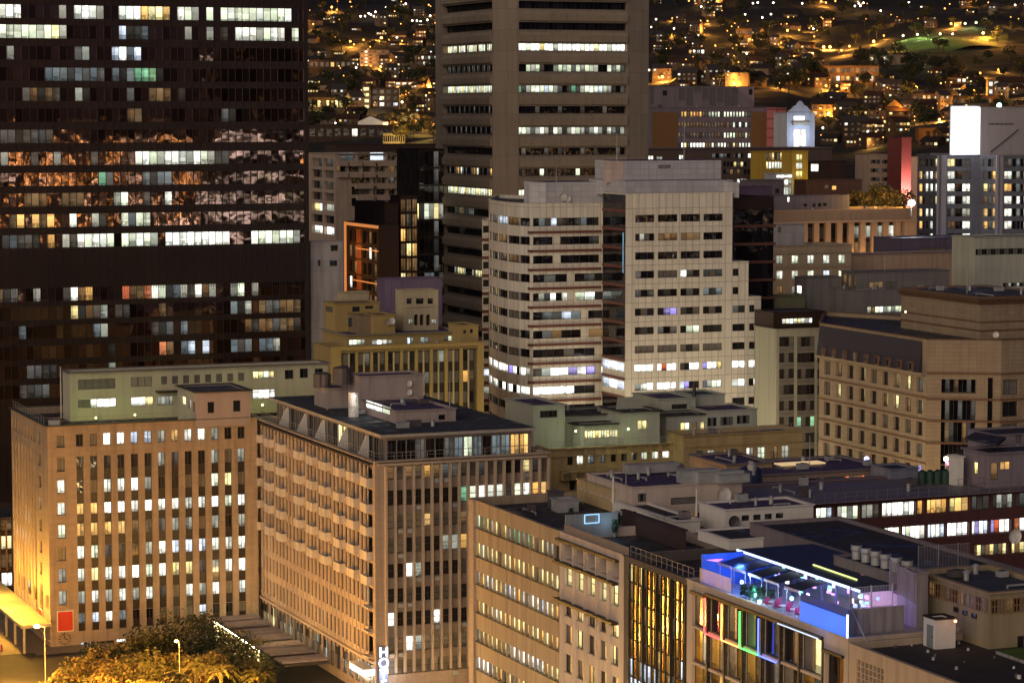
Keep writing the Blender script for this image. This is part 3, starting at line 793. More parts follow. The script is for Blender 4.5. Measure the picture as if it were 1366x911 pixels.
def dish(f, u, v, r, label, group=None, m=None):
    k, z = f.hit(u, v); rt = empty('satellite_dish', f.pt(k, z, 0), label, 'dish', group)
    n = 14; mb = MB(); prof = [(0, .18), (.5, .22), (.85, .34), (1.0, .45)]
    rings = [[Vector(f.pt(k + cos(2 * pi * j / n) * r * a, z + sin(2 * pi * j / n) * r * a, o)) for j in range(n)] for a, o in prof]
    for q, w in zip(rings[1:-1], rings[2:]):
        for j in range(n): jj = (j + 1) % n; mb.poly([q[j], q[jj], w[jj], w[j]], m or WHITE)
    mb.poly(rings[1], m or WHITE); mb.build('reflector', rt)
    mb = MB(); mb.tube(f.pt(k, z, .02), f.pt(k, z, .2), .06, METAL, 6); mb.tube(f.pt(k, z - r * .9, .4), f.pt(k, z, .95), .03, METAL, 4); mb.build('arm', rt)
    return rt
dish(b2.R, 544, 511, .48, 'upper of the two round white dishes on the pinkish motor house')
dish(b2.R, 544, 522.5, .48, 'lower of the two round white dishes on the pinkish motor house')
def cyl(name, label, cat, u, v, d, r, h, m, n=14, z=None, cone=None, group=None, part='shell', base=True):
    p = P(u, v, d); z = p.z if z is None else z
    rt = empty(name, (p.x, p.y, z), label, cat, group)
    mb = MB(); mb.tube((p.x, p.y, z), (p.x, p.y, z + h), r, m, n); mb.build(part, rt)
    if cone: mb = MB(); mb.tube((p.x, p.y, z + h + .003), (p.x, p.y, z + h + cone), r, m, n, r * .25); mb.build('lid', rt)
    return rt
b3 = box_bld('tank_platform', 'raised concrete tank platform left of the motor house on the hotel roof', 'platform', 434, 519, 362, wL=5, uR=468, h=4, m=M_RT, roof=M_PURP)
TANKM = plain('dark_tank', (.09, .08, .09), rough=.5)
for q, (uu, lb) in enumerate(((426, 'left of the pair of dark water tanks on the concrete platform'), (433.5, 'right of the pair of dark water tanks on the concrete platform'))):
    cyl('water_tank', lb, 'tank', uu, 519, 364, .85, 1.9, TANKM, cone=.3, z=b3.z1)
cyl('water_tank', 'wide dark water tank just left of the motor house roof', 'tank', 456, 512, 360, 1.3, 2.2, TANKM, cone=.3)
cyl('flue', 'upright pale flue lit white beside the motor house', 'flue', 471.5, 540, 352, .7, 3.4, WHITE, z=zroof)
bulkhead(473, 528, 350.5, (1, .93, .8), 60, 'small bright lamp beside the upright pale flue')
roofbox('condenser', 'grey condenser box near the front edge of the hotel roof', 'condenser', 531, 567, 339, 1.6, .8, .7, METAL, z=zroof)
roofbox('condenser', 'longer condenser box right of the other one on the hotel roof', 'condenser', 545, 566.5, 340, 1.8, .8, .8, TANKM, z=zroof)
# hotel sign
def text(s, size, m, name, parent=None, loc=None, rot=None, ext=.05, align='CENTER'):
    c = bpy.data.curves.new(name, 'FONT'); c.body = s; c.size = size; c.extrude = ext; c.align_x = align; c.align_y = 'CENTER'
    c.materials.append(m); t_ = bpy.data.objects.new(name, c); COL.objects.link(t_)
    dg_ = bpy.context.evaluated_depsgraph_get(); me = bpy.data.meshes.new_from_object(t_.evaluated_get(dg_)); bpy.data.objects.remove(t_)
    o = bpy.data.objects.new(name, me); COL.objects.link(o)
    if loc is not None: o.location = loc
    if rot is not None: o.rotation_euler = rot
    if parent is not None:
        o.parent = parent; o.location = Vector(loc) - parent.location
    return o
LETM = emit('sign_white_light', (.85, .92, 1), 5)
sk = bh.R
ks_, zs_ = sk.hit(504, 862); ke_, ze_ = sk.hit(516, 934)
rs = empty('hotel_sign', sk.pt((ks_ + ke_) / 2, ze_, .3), 'tall narrow illuminated sign reading HOTEL down the corner of the hotel', 'sign')
mb = MB(); sk.bar(mb, ks_, ke_, ze_, zs_, .25, .5, plain('sign_board', (.10, .12, .2))); mb.build('board', rs)
hh = (zs_ - ze_) / 5
ang = math.atan2(sk.d.y, sk.d.x)
for i, ch in enumerate('HOTEL'):
    text(ch, hh * 1.25, LETM, 'letter', rs, sk.pt((ks_ + ke_) / 2, zs_ - hh * (i + .5), .56), (pi / 2, 0, ang))
lamp_light('sign_glow', sk.pt((ks_ + ke_) / 2, (zs_ + ze_) / 2, 1.6), (.85, .9, 1), 260, .4, rs)
fl = bh.L
k0, z0 = fl.hit(478, 874); k1 = fl.w - .2
rs = empty('entrance_canopy', fl.pt((k0 + k1) / 2, z0 - .6, 0), 'glowing white canopy over the corner entrance of the hotel', 'canopy')
mb = MB(); fl.bar(mb, k0 + 1.2, k1, z0 - 1.3, z0 - .5, .1, 1.6, emit('canopy_light', (.8, .88, 1), 2.2)); mb.build('fascia', rs)
mb = MB(); fl.bar(mb, k0 + 1.1, k1 + .1, z0 - .495, z0 - .35, .1, 1.7, WHITE); mb.build('canopy_top', rs)
# ================================================================ MID: ribbed tower with ribbon windows
M_MLC = wall('concrete_brown', (.30, .25, .20), joint=(3.2, 4.14), jcol=.7, var=.06, streak=.12, jw=.05)
M_MLS = wall('concrete_spandrel', (.33, .275, .21), joint=(6.4, 9), jcol=.85, var=.08, streak=.18, jw=.04)
def at_u(u, base, dirv, v=150):
    f = Face(base, V2(base) + dirv, 0, 1); return f.p0 + f.d * f.hit(u, v)[0]
C_ = V2(P(690, 100, 520)); ch1 = (E_ - G).normalized(); ch2 = (E_ + G * .2).normalized()
B_ = at_u(657, C_, ch1); A_ = at_u(581, B_, -G); D_ = at_u(838, C_, E_); F_ = at_u(865, D_, ch2)
mlc = Bld('ribbed_tower', 'tall brown concrete tower with recessed ribbon windows rising out of the picture', 'tower', pts=[A_, B_, C_, D_, F_], depth=34, gdir=Vector((0, 1)), zt=118, m=M_MLC, par=.1)
fL, fR = mlc.faces[0], mlc.faces[2]
zb0 = fR.hit(707, 11.7)[1]; zb9 = fR.hit(707, 263)[1]; pit = (zb0 - zb9) / 9
Lst = ['B', 'B', 'ywccwyewcwwe', 'eeB', 'cwcycw', 'BeB', 'BBe', 'B', 'BeBBexoxwe', 'ccwycyc', 'B', 'B', 'B', 'BBBBdeycyyd', 'B', 'B', 'B', 'B']
Rst = ['B', 'B', 'WWcWWyWWcWWW', 'BBcdceBBdcccecdccd', 'gedcwcbcdeBe', 'BBBBeBBBBe', 'wcdedwdewded', 'BeBBBBeB', 'BBBBBcBB', 'cccBB', 'B', 'B', 'B', 'B', 'B', 'B', 'B', 'B']
k0L, k1L = fL.hit(591, 150)[0], fL.w - .15; k0R, k1R = .35, fR.w - .3
for r in range(-1, 17):
    zb = zb0 - pit * r; zt_ = zb + 1.45
    a, b = (Lst[r], Rst[r]) if r >= 0 else ('B', 'B')
    mlc.win(fL, k0L, k1L, zb, zt_, a, nx=30, rec=1.1, name='ribbon_window', t=.08, fr=BLK)
    mlc.win(fR, k0R, k1R, zb, zt_, b, nx=24, rec=1.1, name='ribbon_window', t=.08, fr=BLK)
    for f, p, q in ((fL, k0L, k1L), (fR, k0R, k1R)):
        mb = MB()
        z0, z1 = zb - pit + 1.45 + .25, zb - .45
        # faceted spandrel: sloping top, proud middle
        A1 = [f.pt(p, z0, .02), f.pt(q, z0, .02), f.pt(q, z0 + .1, .4), f.pt(p, z0 + .1, .4)]
        A2 = [f.pt(p, z0 + .1, .4), f.pt(q, z0 + .1, .4), f.pt(q, z1 - .65, .55), f.pt(p, z1 - .65, .55)]
        A3 = [f.pt(p, z1 - .65, .55), f.pt(q, z1 - .65, .55), f.pt(q, z1, .02), f.pt(p, z1, .02)]
        for A in (A1, A2, A3): mb.poly(A, M_MLS)
        mb.poly([f.pt(p, z0, .02), f.pt(p, z0 + .1, .4), f.pt(p, z1 - .65, .55), f.pt(p, z1, .02)], M_MLS)
        mb.poly([f.pt(q, z0, .02), f.pt(q, z1, .02), f.pt(q, z1 - .65, .55), f.pt(q, z0 + .1, .4)], M_MLS)
        mb.build('spandrel', mlc.root)
mlc.finish()
# ================================================================ stepped pale tiled tower
M_WT = wall('pale_tile', (.76, .72, .64), joint=(1.28, 3.25), jcol=.5, var=.05, streak=.14, jw=.06)
M_WG = wall('grey_tile', (.56, .56, .60), joint=(1.6, 1.0), jcol=.72, var=.05, streak=.1, jw=.05)
M_RS = plain('red_brown_band', (.15, .055, .04), rough=.6)
DW = 455
up = [(652, 478), (656, 473.6), (664, 468), (677, 462), (693, 457.6), (711, 454.6)]
pts = [V2(P(u, 300, d)) for u, d in up]; pts.append(at_u(808, pts[-1], E_, 300))
zt1_ = P(711, 272.5, 454.6).z
wt = Bld('stepped_tower', 'pale tiled tower with a curved left end, red brown bands and a stepped right side', 'tower', pts=pts, depth=24, gdir=Vector((.06, 1)).normalized(), zt=zt1_, m=M_WT, par=.5, cop=.15)
f1 = wt.faces[5]; cur = wt.faces[:5]
def fx(x): return f1.hit(640 + x / 4.555, 300)[0]
zr = [f1.hit(711, 200 + (466 + 114 * r) / 4.555)[1] for r in range(13)]
rowsR = [[(325, 725, 'Btebe.Bet.B')], [(325, 445, 'BBe'), (490, 728, 'BBBe')], [(325, 447, 'B'), (492, 728, 'BB')], [(325, 533, 'BeBB'), (577, 764, 'BeB')],
         [(325, 537, 'BdewBw'), (582, 764, 'cwBBB')], [(325, 618, 'Btebt'), (660, 764, 'B')], [(325, 618, 'BexBB'), (662, 764, 'x')], [(325, 703, '.B.,.'), (747, 764, '.')],
         [(325, 705, 'edWWpWp'), (742, 764, 'W')], [(325, 705, 'WWWW..'), (752, 764, 'W')], [(325, 705, '.'), ], [(325, 705, '.')], [(325, 705, '.')]]
stripe = MB()
for r in range(13):
    z0 = zr[r]; z1 = z0 + 1.42
    for (a, b, s_) in rowsR[r]: wt.win(f1, max(fx(a), .02), fx(b), z0, z1, s_, nx=max(1, int((b - a) / 55)) if len(s_) < 6 else len(s_), rec=.3, name='strip_window')
    for i, f in enumerate(cur):
        st = {0: 'Bebx', 8: ['W', 'W', 'WW', 'pW.', 'Wd'], 9: ['W', 'w', '.W', 'W.', 'WW'], 2: 'B.ex', 1: 'B.xB'}.get(r, 'B.B,')
        s2 = st[i] if isinstance(st, list) else st[i % len(st)]
        wt.win(f, .0 if i else .25, f.w - (0 if i < 4 else .9), z0, z1, s2, nx=max(1, int(f.w / 1.6)), rec=.3, name='strip_window')
    z = z0 - 1.25
    f1.bar(stripe, 0, fx(735), z, z + .42, 0, .4, M_RS)
    cur[4].bar(stripe, cur[4].w - 1.0, cur[4].w, z, z + .42, 0, .4, M_RS)
tag(stripe.build('red_band', wt.root), kind='stuff')
wt.finish()
# set back wing at the far left of the tower
p0 = V2(P(643, 300, 486)); p1 = at_u(656, p0, E_, 300)
ww = Bld('', '', '', pts=[p0, p1], depth=10, gdir=Vector((0, 1)), zt=P(643, 295, 486).z, m=M_WT, par=.3, root=wt.root, cop=.05)
fw = ww.faces[0]; sb = MB()
for r in range(13):
    zz_ = ww.z1 - 2.2 - 3.33 * r; fw.bar(sb, 0, fw.w, zz_ - 1.5, zz_ - 1, 0, .3, M_RS)
    ww.win(fw, .2, fw.w - .3, zz_, zz_ + 1.3, 'bd'[r % 2] if r in (8, 9) else '.', rec=.25, name='strip_window')
tag(sb.build('red_band', wt.root), kind='stuff'); ww.finish()
# lower extension of the left block below its shoulder
def slab(root, fref, ua, ub, vtop, z1=None, m=M_WT, push=0.0, dp=20, vref=300):
    k0 = fref.hit(ua, vref)[0]; k1 = fref.hit(ub, vref)[0]; zt = fref.hit(ua, vtop)[1] if z1 is None else z1
    return Bld('', '', '', pts=[fref.pt(k0, 0, push)[:2], fref.pt(k1, 0, push)[:2]], depth=dp, zt=zt, m=m, par=.4, root=root, cop=.06)
x1 = slab(wt.root, f1, 808.1, 822, 356)
for r, s_ in ((8, 'W'), (9, 'W')): pass
x1.finish()
# right block with four bays and three steps
kk2 = V2(P(834.3, 300, 449)); k3 = at_u(977, kk2, E_, 300); k0_ = at_u(804, kk2, -G, 300); g2d = (Vector((.10, 1))).normalized()
w2 = Bld('', '', '', pts=[k0_, kk2, k3], depth=18, gdir=g2d, zt=P(834.3, 259.5, 449).z, m=M_WT, par=.4, root=wt.root, cop=.08)
f2 = w2.faces[1]; ff = w2.faces[0]
def gx(x): return f2.hit(820 + x / 4.556, 300)[0]
zq = [f2.hit(848, 230 + (305 + 113.6 * r) / 4.556)[1] for r in range(13)]
cw = [(125, 243), (263, 383), (402, 521), (540, 658)]
pw2 = [['B', 'B', 'B', 'BB'], ['BdeB', 'x', 'x', 'B'], ['B', 'B', 'B', 'B'], ['eBB', ',', 'WeB', 'e,'], ['eB', 'Be', 'Be', 'te'], ['.,', '.pp', 'e.,', '.,.'], ['Be.', 'eB', '.cc', '.'], [',', ',', ',.', ','], ['WWw', 'WrWW', 'e.WW', 'pWWy'], ['dwW', 'WWW', 'bp..', 'tdcw'], ['B'] * 4, ['B'] * 4, ['B'] * 4]
for r in range(13):
    for (a, b), s_ in zip(cw, pw2[r]): w2.win(f2, gx(a), gx(b), zq[r], zq[r] + 1.28, s_, nx=3 if len(s_) < 4 else 4, rec=.3, name='strip_window')
sb = MB()
for r in range(-1, 13):
    z0 = zq[0] - (zq[0] - zq[1]) * r
    if r in (8, 9): w2.win(ff, .1, ff.w - .3, z0, z0 + 1.5, 'bWb', nx=3, rec=.05, fr=None, name='slot_glazing')
    else: w2.win(ff, .0, ff.w, z0 - 1.0, min(z0 + 1.75, w2.z1 - .1), 'B', nx=5, rec=.05, fr=None, name='slot_glazing')
    ff.bar(sb, 0, ff.w, z0 - 1.45, z0 - 1.0, 0, .15, M_RS)
tag(sb.build('red_band', wt.root), kind='stuff')
sl = MB(); ff.bar(sl, ff.w * .93, ff.w * .945, zq[3] + 1, zq[1] + 1.5, .1, .2, emit('cyan_tube', (.3, .6, .8), .5)); sl.build('light_strip', wt.root)
w2.finish()
for (ua, ub, vt_, wins) in ((977.1, 999, 350, {3: [(720, 758, '.')], 4: [(720, 758, '.')], 5: [(720, 798, 'e')], 6: [(720, 798, '.')], 7: [(720, 798, '.')], 8: [(720, 800, 'W')], 9: [(720, 800, 'wW')], 10: [(722, 800, '.')]}),
                            (999.1, 1016, 396.5, {5: [(822, 856, '.')], 6: [(822, 856, '.')], 7: [(822, 888, '.')], 8: [(822, 888, 'W')], 9: [(822, 888, '.W')], 10: [(822, 888, '.')], 11: [(826, 888, '.')], 12: [(826, 888, 'W')]}),
                            (1016.1, 1039, 444.5, {7: [(894, 935, ',')], 8: [(894, 935, 'W')], 9: [(894, 935, 'W.')], 10: [(894, 938, '.')], 11: [(894, 940, 'W')]})):
    x = slab(wt.root, f2, ua, ub, vt_)
    fx2 = x.faces[0]; o = fx2.p0
    off = (o - f2.p0).dot(f2.d)
    for r, ws in wins.items():
        for a, b, s_ in ws:
            x.win(fx2, max(gx(a) - off, .1), min(gx(b) - off, fx2.w - .05), zq[r], zq[r] + 1.28, s_, nx=2, rec=.3, name='strip_window')
    x.finish()
fg2 = Face(f2.pt(f2.w, 0, -7)[:2], f2.pt(f2.w + 8, 0, -7)[:2], 0, 1)
g2 = slab(wt.root, fg2, 975, 1032, 264, m=M_TW, dp=16)
ff2 = g2.faces[0]; sb = MB()
for r in range(9):
    g2.win(ff2, 0, ff2.w, zq[r] - 1.05, zq[r] + 1.7, 'B', nx=8, rec=.05, fr=None, name='slot_glazing'); ff2.bar(sb, 0, ff2.w + .3, zq[r] - 1.55, zq[r] - 1.08, 0, .3, M_RS)
tag(sb.build('red_band', wt.root), kind='stuff'); g2.finish()
# grey collar, top plant boxes
def addbox(root, u, v, d, uR, vb, dp, m, name='plant_box', mt=None, uL=None, e=E_, g=G):
    k = P(u, v, d); fr_ = Face(V2(k), V2(k) + e, 0, 1); w = fr_.hit(uR, v)[0]; z0 = P(u, vb, d).z
    mb = MB(); dpp = dp
    mb.obox(V2(k), e, w, dpp, z0, k.z, m, mt or m); return mb.build(name, root), fr_, w, z0, k.z
addbox(wt.root, 836, 241.5, 454, 978, 262, 16, M_WG, 'collar', M_PURP)
addbox(wt.root, 978.3, 243, 458, 986, 264, 10, M_WG, 'collar', M_PURP)
o_, fq, w_, z0_, z1_ = addbox(wt.root, 831, 215, 459, 962, 244, 12, M_WG, 'plant_box', M_PURP)
mb = MB(); fq.bar(mb, fq.hit(878, 221)[0], fq.hit(894, 221)[0], fq.hit(880, 224.5)[1], fq.hit(880, 220)[1], 0, .12, plain('louver', (.2, .2, .2))); mb.build('louvre', wt.root)
k = P(831, 215, 459); fs = Face(at_u(805, V2(k), -ch1, 220), V2(k), z0_, z1_ - .01); mb = MB()
p_ = fs.p0; M_PK = wall('pink_tile', (.50, .40, .38), joint=(1.6, 1.0), jcol=.75, var=.05, jw=.05)
fs.bar(mb, 0, fs.w, z0_, z1_ - .02, -3, 0, M_PK); mb.build('plant_box', wt.root)
o_, fq2, w_, z0_, z1_ = addbox(wt.root, 728, 243.5, 462, 804, 274, 10, M_WG, 'plant_box', M_PURP)
k = P(728, 243.5, 462); fs = Face(at_u(706, V2(k), ch1, 250), V2(k), z0_, z1_); mb = MB(); fs.bar(mb, 0, fs.w, z0_, z1_ - .15, -5, 0, M_WG, mt_ if False else 'fblrtu') if False else fs.bar(mb, 0, fs.w, z0_, z1_ - .15, -5, 0, M_WG); mb.build('plant_box', wt.root)
dish(fq2, 750, 263, .75, 'larger round dish on the plant room of the curved pale tower'); dish(fq2, 756, 265.5, .6, 'smaller round dish right of the larger one on the curved pale tower')
def mast(u, v, d, h, label, r=.07, m=None):
    p = P(u, v, d); mb = MB(); mb.tube(p, p + Vector((0, 0, h)), r, m or METAL, 6, r * .5); o = mb.build('mast'); return tag(o, label, 'mast')
mast(823, 216, 458, 5, 'thin mast on the left end of the pale tower plant room'); mast(912.5, 214, 461, 7, 'tall thin mast on the roof of the stepped pale tower'); mast(742, 243, 463, 3, 'short mast on the roof of the curved part of the pale tower')
# ================================================================ mustard office building and the cluster behind it
M_Y = wall('mustard_render', (.38, .28, .11), var=.06, streak=.1)
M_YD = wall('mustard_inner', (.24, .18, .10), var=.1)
by = Bld('mustard_office', 'mustard yellow office building with pale vertical fins, framed by a wide flat cornice', 'office building', K=(441, 464, 430), uL=418, uR=645.5, m=M_Y, roof=ROOFG, par=1, cop=.1, copm=M_Y)
f = by.R
def yx(x): return f.hit(400 + x / 5.254, 480)[0]
ztop = f.hit(640, 465.6)[1]
k0, k1 = yx(290), yx(1248)
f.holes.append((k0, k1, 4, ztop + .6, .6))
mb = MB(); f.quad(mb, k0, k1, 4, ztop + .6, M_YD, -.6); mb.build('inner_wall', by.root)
for c in range(9):
    a, b_ = yx(305 + c * 105), yx(390 + c * 104.5)
    for r in range(9):
        z1 = ztop - 3.5 * r
        if z1 < 8: break
        st = ',d' if (r, c) == (0, 6) else ('ox' if (r, c) in ((1, 8), (1, 4)) else random.choice([',e', ',.', ';,', ',,', '.,']))
        by.win(f, a, b_, z1 - 3.5, z1, st, cut=False, nx=2, rec=.42, sp=.42, spm=PANEL, t=.08, fr=FR)
    f.bar(by.extra, b_ + .05, yx(305 + (c + 1) * 105) - .02, 4, ztop + .3, -.58, -.03, M_Y, 'flr') if c < 8 else None
    km = (a + b_) / 2; f.bar(by.extra, km - .12, km + .12, 4, ztop, -.58, -.2, wall('mustard_pale', (.5, .42, .26)), 'flr')
by.finish()
zy = by.z1 - 1
bt2 = box_bld('mustard_top_storey', 'low set back top storey with five lit windows on the mustard building', 'rooftop storey', 463, 447.5, 438, uL=430, uR=616, z0=zy, m=M_Y, roof=M_PURP, cop=.5, copm=plain('slab_grey', (.3, .28, .24)),
    wins=((465.5, 453, 487, 460, 'cwcd', 4), (496, 453, 523, 459.5, 'dWwd', 4), (543, 450, 552, 459, 'bd', 2), (561, 449.5, 572, 457, 'dt', 2), (592, 448, 604, 455, 'ec', 2)))
box_bld('mustard_end_block', 'plain block at the right end of the mustard building roof', 'roof block', 615, 434.5, 441, wL=6, uR=638, z0=zy, m=M_Y, roof=M_PURP, wins=((618, 440, 622, 445, '.', 1), (627, 439, 631, 444, '.', 1)))
rail(by.root, [by.L.pt(0, 0, -.3)[:2], by.R.pt(0, 0, -.3)[:2], by.R.pt(by.R.w, 0, -.3)[:2]], by.z1 + .15, h=.7, step=2.5, mid=False)
box_bld('yellow_block', 'small yellow block with a purple roof left of the purple roofed huts', 'roof block', 447, 405.5, 446, uL=432, uR=506, z0=25, m=M_Y, roof=M_PURP, wins=((487, 408, 498, 412, '.', 2), (470, 409, 480, 416, '.', 1)), lwins=((434, 409, 444, 416, ',', 4),))
box_bld('flat_hut', 'low brown hut with a purple roof on the mustard building', 'hut', 478, 421, 442, uL=462, uR=500, z0=zy, m=wall('brown_render', (.25, .18, .12)), roof=M_PURP, wins=((462 + 3, 424, 470, 436, '.', 1),))
bz = box_bld('cream_hut', 'low cream hut with two small dishes on the mustard building', 'hut', 499, 421, 441.5, wL=6, uR=527, z0=zy, m=M_Y, roof=M_PURP)
dish(bz.R, 516, 430, .55, 'small grey dish on the left of the cream hut wall', m=M_RT); dish(bz.R, 521.5, 428, .6, 'pale dish near the right edge of the cream hut wall')
M_PB = wall('pale_ochre_render', (.46, .40, .28), var=.06, streak=.1)
bpale = Bld('pale_block', 'pale ochre block with three square windows over three arched ones', 'building', K=(538, 388.5, 448), uL=527.5, uR=584.6, z0=20, m=M_PB, roof=M_PURP, par=.1, cop=.1)
f = bpale.R
for (a, b_) in ((542.5, 549.5), (555, 565.5), (570.5, 578)): bpale.winpx(f, a, 398, b_, 405.5, '.', mid=True, nx=1, rec=.3)
for (a, b_) in ((545, 551), (575.5, 583)): bpale.winpx(f, a, 425.5, b_, 432.5, 'd', mid=True, nx=2, rec=.2)
for a in (552.3, 559.9, 568.5):
    bpale.winpx(f, a, 422, a + 5.2, 434, '.', mid=True, nx=1, rec=.35, name='arched_window')
    ka, za = f.hit(a, 422); kb = f.hit(a + 5.2, 422)[0]; r_ = (kb - ka) / 2; mb = MB()
    mb.poly([f.pt(ka + r_ + r_ * cos(t * pi / 8), f.hit((a + a + 5) / 2, 422)[1] + r_ * sin(t * pi / 8), .02) for t in range(9)], GL); mb.build('arch_head', bpale.root)
f.bar(bpale.extra, .3, f.w, f.hit(550, 410)[1], f.hit(550, 409)[1], 0, .2, M_PB)
bpale.finish()
M_GS = wall('grey_slab_render', (.46, .44, .46), joint=(4, 2.2), jcol=.85, var=.05, streak=.25)
box_bld('blank_grey_building', 'blank pale grey building with two tiny windows beside the dark glass tower', 'building', 414, 323.5, 472, wL=3, uR=457, z0=0, m=M_GS, roof=M_PURP, wins=((424, 347, 427.5, 355, '.', 1), (440, 347.5, 450, 355, '.', 2), (441, 327, 451, 335, '.', 2)))
box_bld('low_link_building', 'low pale lit roof between the grey building and the mustard one', 'building', 457, 391, 470, wL=3, uR=492, z0=0, m=M_PB, roof=M_PURP)
M_VS = wall('violet_cladding', (.15, .11, .20), joint=(1.2, 8), jcol=.6, var=.1)
box_bld('violet_screen', 'long dark violet rooftop screen wall behind the pale ochre block', 'screen wall', 513, 373, 465, wL=4, uR=590, z0=0, m=M_VS, roof=M_PURP)
# brown house with orange edge lights
M_BN = wall('dark_brown_cladding', (.055, .03, .022), joint=(2.2, 3.1), jcol=.7, var=.15)
M_OR = plain('terracotta_panel', (.30, .11, .035), rough=.6)
bn = Bld('edge_lit_building', 'dark brown building outlined by orange edge strips with terracotta window bays', 'building', K=(505, 301, 500), uL=461, uR=532, m=M_BN, roof=ROOFG, par=.2, cop=.1, copm=BLK)
f = bn.L
nr = 9
for r in range(nr):
    z1 = bn.z1 - 1.4 - 3.05 * r
    for c in range(6):
        a = f.w * (.09 + c * .148); b_ = a + f.w * .105
        st = {(0, 2): 'W', (1, 4): 'w', (1, 2): '.', (3, 0): 'W', (4, 3): 'y', (1, 0): 'x'}.get((r, c), random.choice('..x.,'))
        bn.win(f, a, b_, z1 - 2.3, z1, st, nx=1, rec=.3)
    f.bar(bn.extra, f.w * .35, f.w * .5, z1 - 2.4, z1 + .3, .01, .12, M_OR, 'flrt') if r < 9 else None
bn.finish()
OS_ = emit('orange_strip', (1, .36, .10), .5)
for (k0, k1, z0, z1) in ((.0, .5, bn.z1 - 34, bn.z1), (.5, f.w, bn.z1 - .6, bn.z1 - .05), (f.w * .38, f.w, bn.z1 - 5.0, bn.z1 - 4.8), (f.w * .22, f.w, bn.z1 - 11.3, bn.z1 - 11.1)):
    mb = MB(); f.bar(mb, k0, k1, z0, z1, .02, .35, OS_); mb.build('edge_light', bn.root)
for zz_ in (6, 16): lamp_light('lamp_glow', f.pt(f.w * .4, bn.z1 - zz_, 5), (1, .42, .1), 900, .5, bn.root)
b_ = box_bld('brown_attic', 'dark attic storey with a lean roof on the orange edged brown building', 'attic', 513, 272.5, 506, uL=473, uR=531, z0=bn.z1 - .3, m=M_BN, roof=M_BN, par=.05)
# orange glazed block and the black glass tower beside it
bo = Bld('orange_glazed_block', 'narrow block of orange lit glazing between the brown building and the black glass', 'building', K=(534, 262, 516), wL=6, uR=557, m=M_BN, roof=ROOFG, par=.1, cop=.05)
f = bo.R
for r in range(14):
    z1 = bo.z1 - .6 - 2.9 * r
    for c in range(3): bo.win(f, .1 + f.w / 3 * c, f.w / 3 * (c + 1) - .1, z1 - 2.5, z1, random.choice('ooxyxx') if r > 1 else random.choice('xex'), nx=2, rec=.15)
bo.finish()
bk = Bld('black_glass_block', 'black glass block with broken greenish reflections beside the ribbed tower', 'building', K=(558.7, 199.5, 545), uL=529, uR=592, m=M_TW, roof=ROOFG, par=.2, cop=.25, copm=BLK)
for f, n, st0 in ((bk.L, 12, 'B'), (bk.R, 5, 'B')):
    for r in range(13):
        z1 = bk.z1 - .4 - 3.6 * r
        st = st0
        if f is bk.R: st = {3: 'ecdyd', 12: 'cwc', 13: 'e', 7: 'Bet'}.get(r, 'BBBeB')
        if f is bk.L and r == 3: st = 'BBBBBBBBydcy'
        bk.win(f, .1, f.w - .1, z1 - 3.3, z1, st, nx=n, rec=.06, t=.05, name='window_band')
bk.finish()
# dark flat roofed building across the back
box_bld('dark_roof_building', 'long dark flat roofed building behind the white balconied apartments', 'building', 449, 193.5, 700, wL=10, uR=583, z0=0, m=M_BN, roof=ROOFG, par=.1)
# white balconied apartments
M_AP = wall('apartment_render', (.42, .33, .27), var=.08, streak=.2)
ba = Bld('apartment_block', 'white apartment block with stepped balconies and a brightly lit corner room', 'apartment block', K=(447, 206, 640), uL=411, uR=531, m=M_AP, roof=ROOFG, par=.4, cop=.2)
f = ba.R; fl_ = ba.L
AP = [[(454, 474, 'et'), (478, 514, '.be.'), (517, 529, '.')], [(449, 463, 'x.'), (465, 480, '.'), (484, 495, ','), (499, 514, '.'), (518, 529, 'x')], [(469, 495, '..,'), (498, 501, '.'), (502, 515, '.'), (518, 528, 'e')],
      [(469, 495, '.,.'), (498, 501, '.'), (502, 515, '.'), (518, 528, '.')], [(469, 495, '.'), (502, 515, '.'), (518, 528, '.')]]
for r, ws in enumerate(AP):
    for a, b_, s_ in ws:
        v = 203.5 + 15.2 * r
        ba.winpx(f, a, v, b_, v + 11, s_, mid=True, nx=2, rec=1.4, fr=FW, name='loggia')
for r in range(5):
    v = 218.5 + 15.1 * r
    for (a, b_) in ((449, 463), (465, 482), (484, 500), (503, 529)) if r < 2 else ((469 + r * 2, 497), (503, 530)):
        k0, z = f.hit(a, v); k1 = f.hit(b_, v)[0]; mb = MB(); z = f.hit((a + b_) / 2, v)[1]
        f.bar(mb, k0, k1, z - .6, z + .5, .02, .9, M_AP); mb.build('balcony', ba.root)
APL = [(0, ';e'), (1, '.,'), (2, '.e'), (3, '.,'), (4, 'yWd'), (5, '.'), (6, 'wWWW')]
for r, s_ in APL:
    z1 = ba.z1 - 1.2 - 2.78 * r
    ba.win(fl_, fl_.w * .12, fl_.w * .52, z1 - 1.9, z1, s_, nx=2, rec=.8, name='loggia'); ba.win(fl_, fl_.w * .58, fl_.w * .95, z1 - 1.9, z1, s_[-1], nx=2, rec=.8, name='loggia')
ba.finish()

for (u, v, d, z, pw, col) in ((470, 520, 424, 14, 3500, (1, .78, .2)), (560, 520, 428, 12, 3500, (1, .78, .2)), (760, 560, 440, 10, 5000, (1, .8, .5)), (900, 560, 436, 10, 6000, (1, .82, .55)), (1010, 560, 436, 10, 4000, (1, .82, .55)), (480, 380, 490, 20, 3000, (1, .5, .12)), (700, 300, 500, 25, 2500, (1, .6, .2))):
    q = P(u, v, d); lamp_light('street_glow', (q.x, q.y, z), col, pw, 1)  # added lamps without fixtures, lift the glow between the buildings
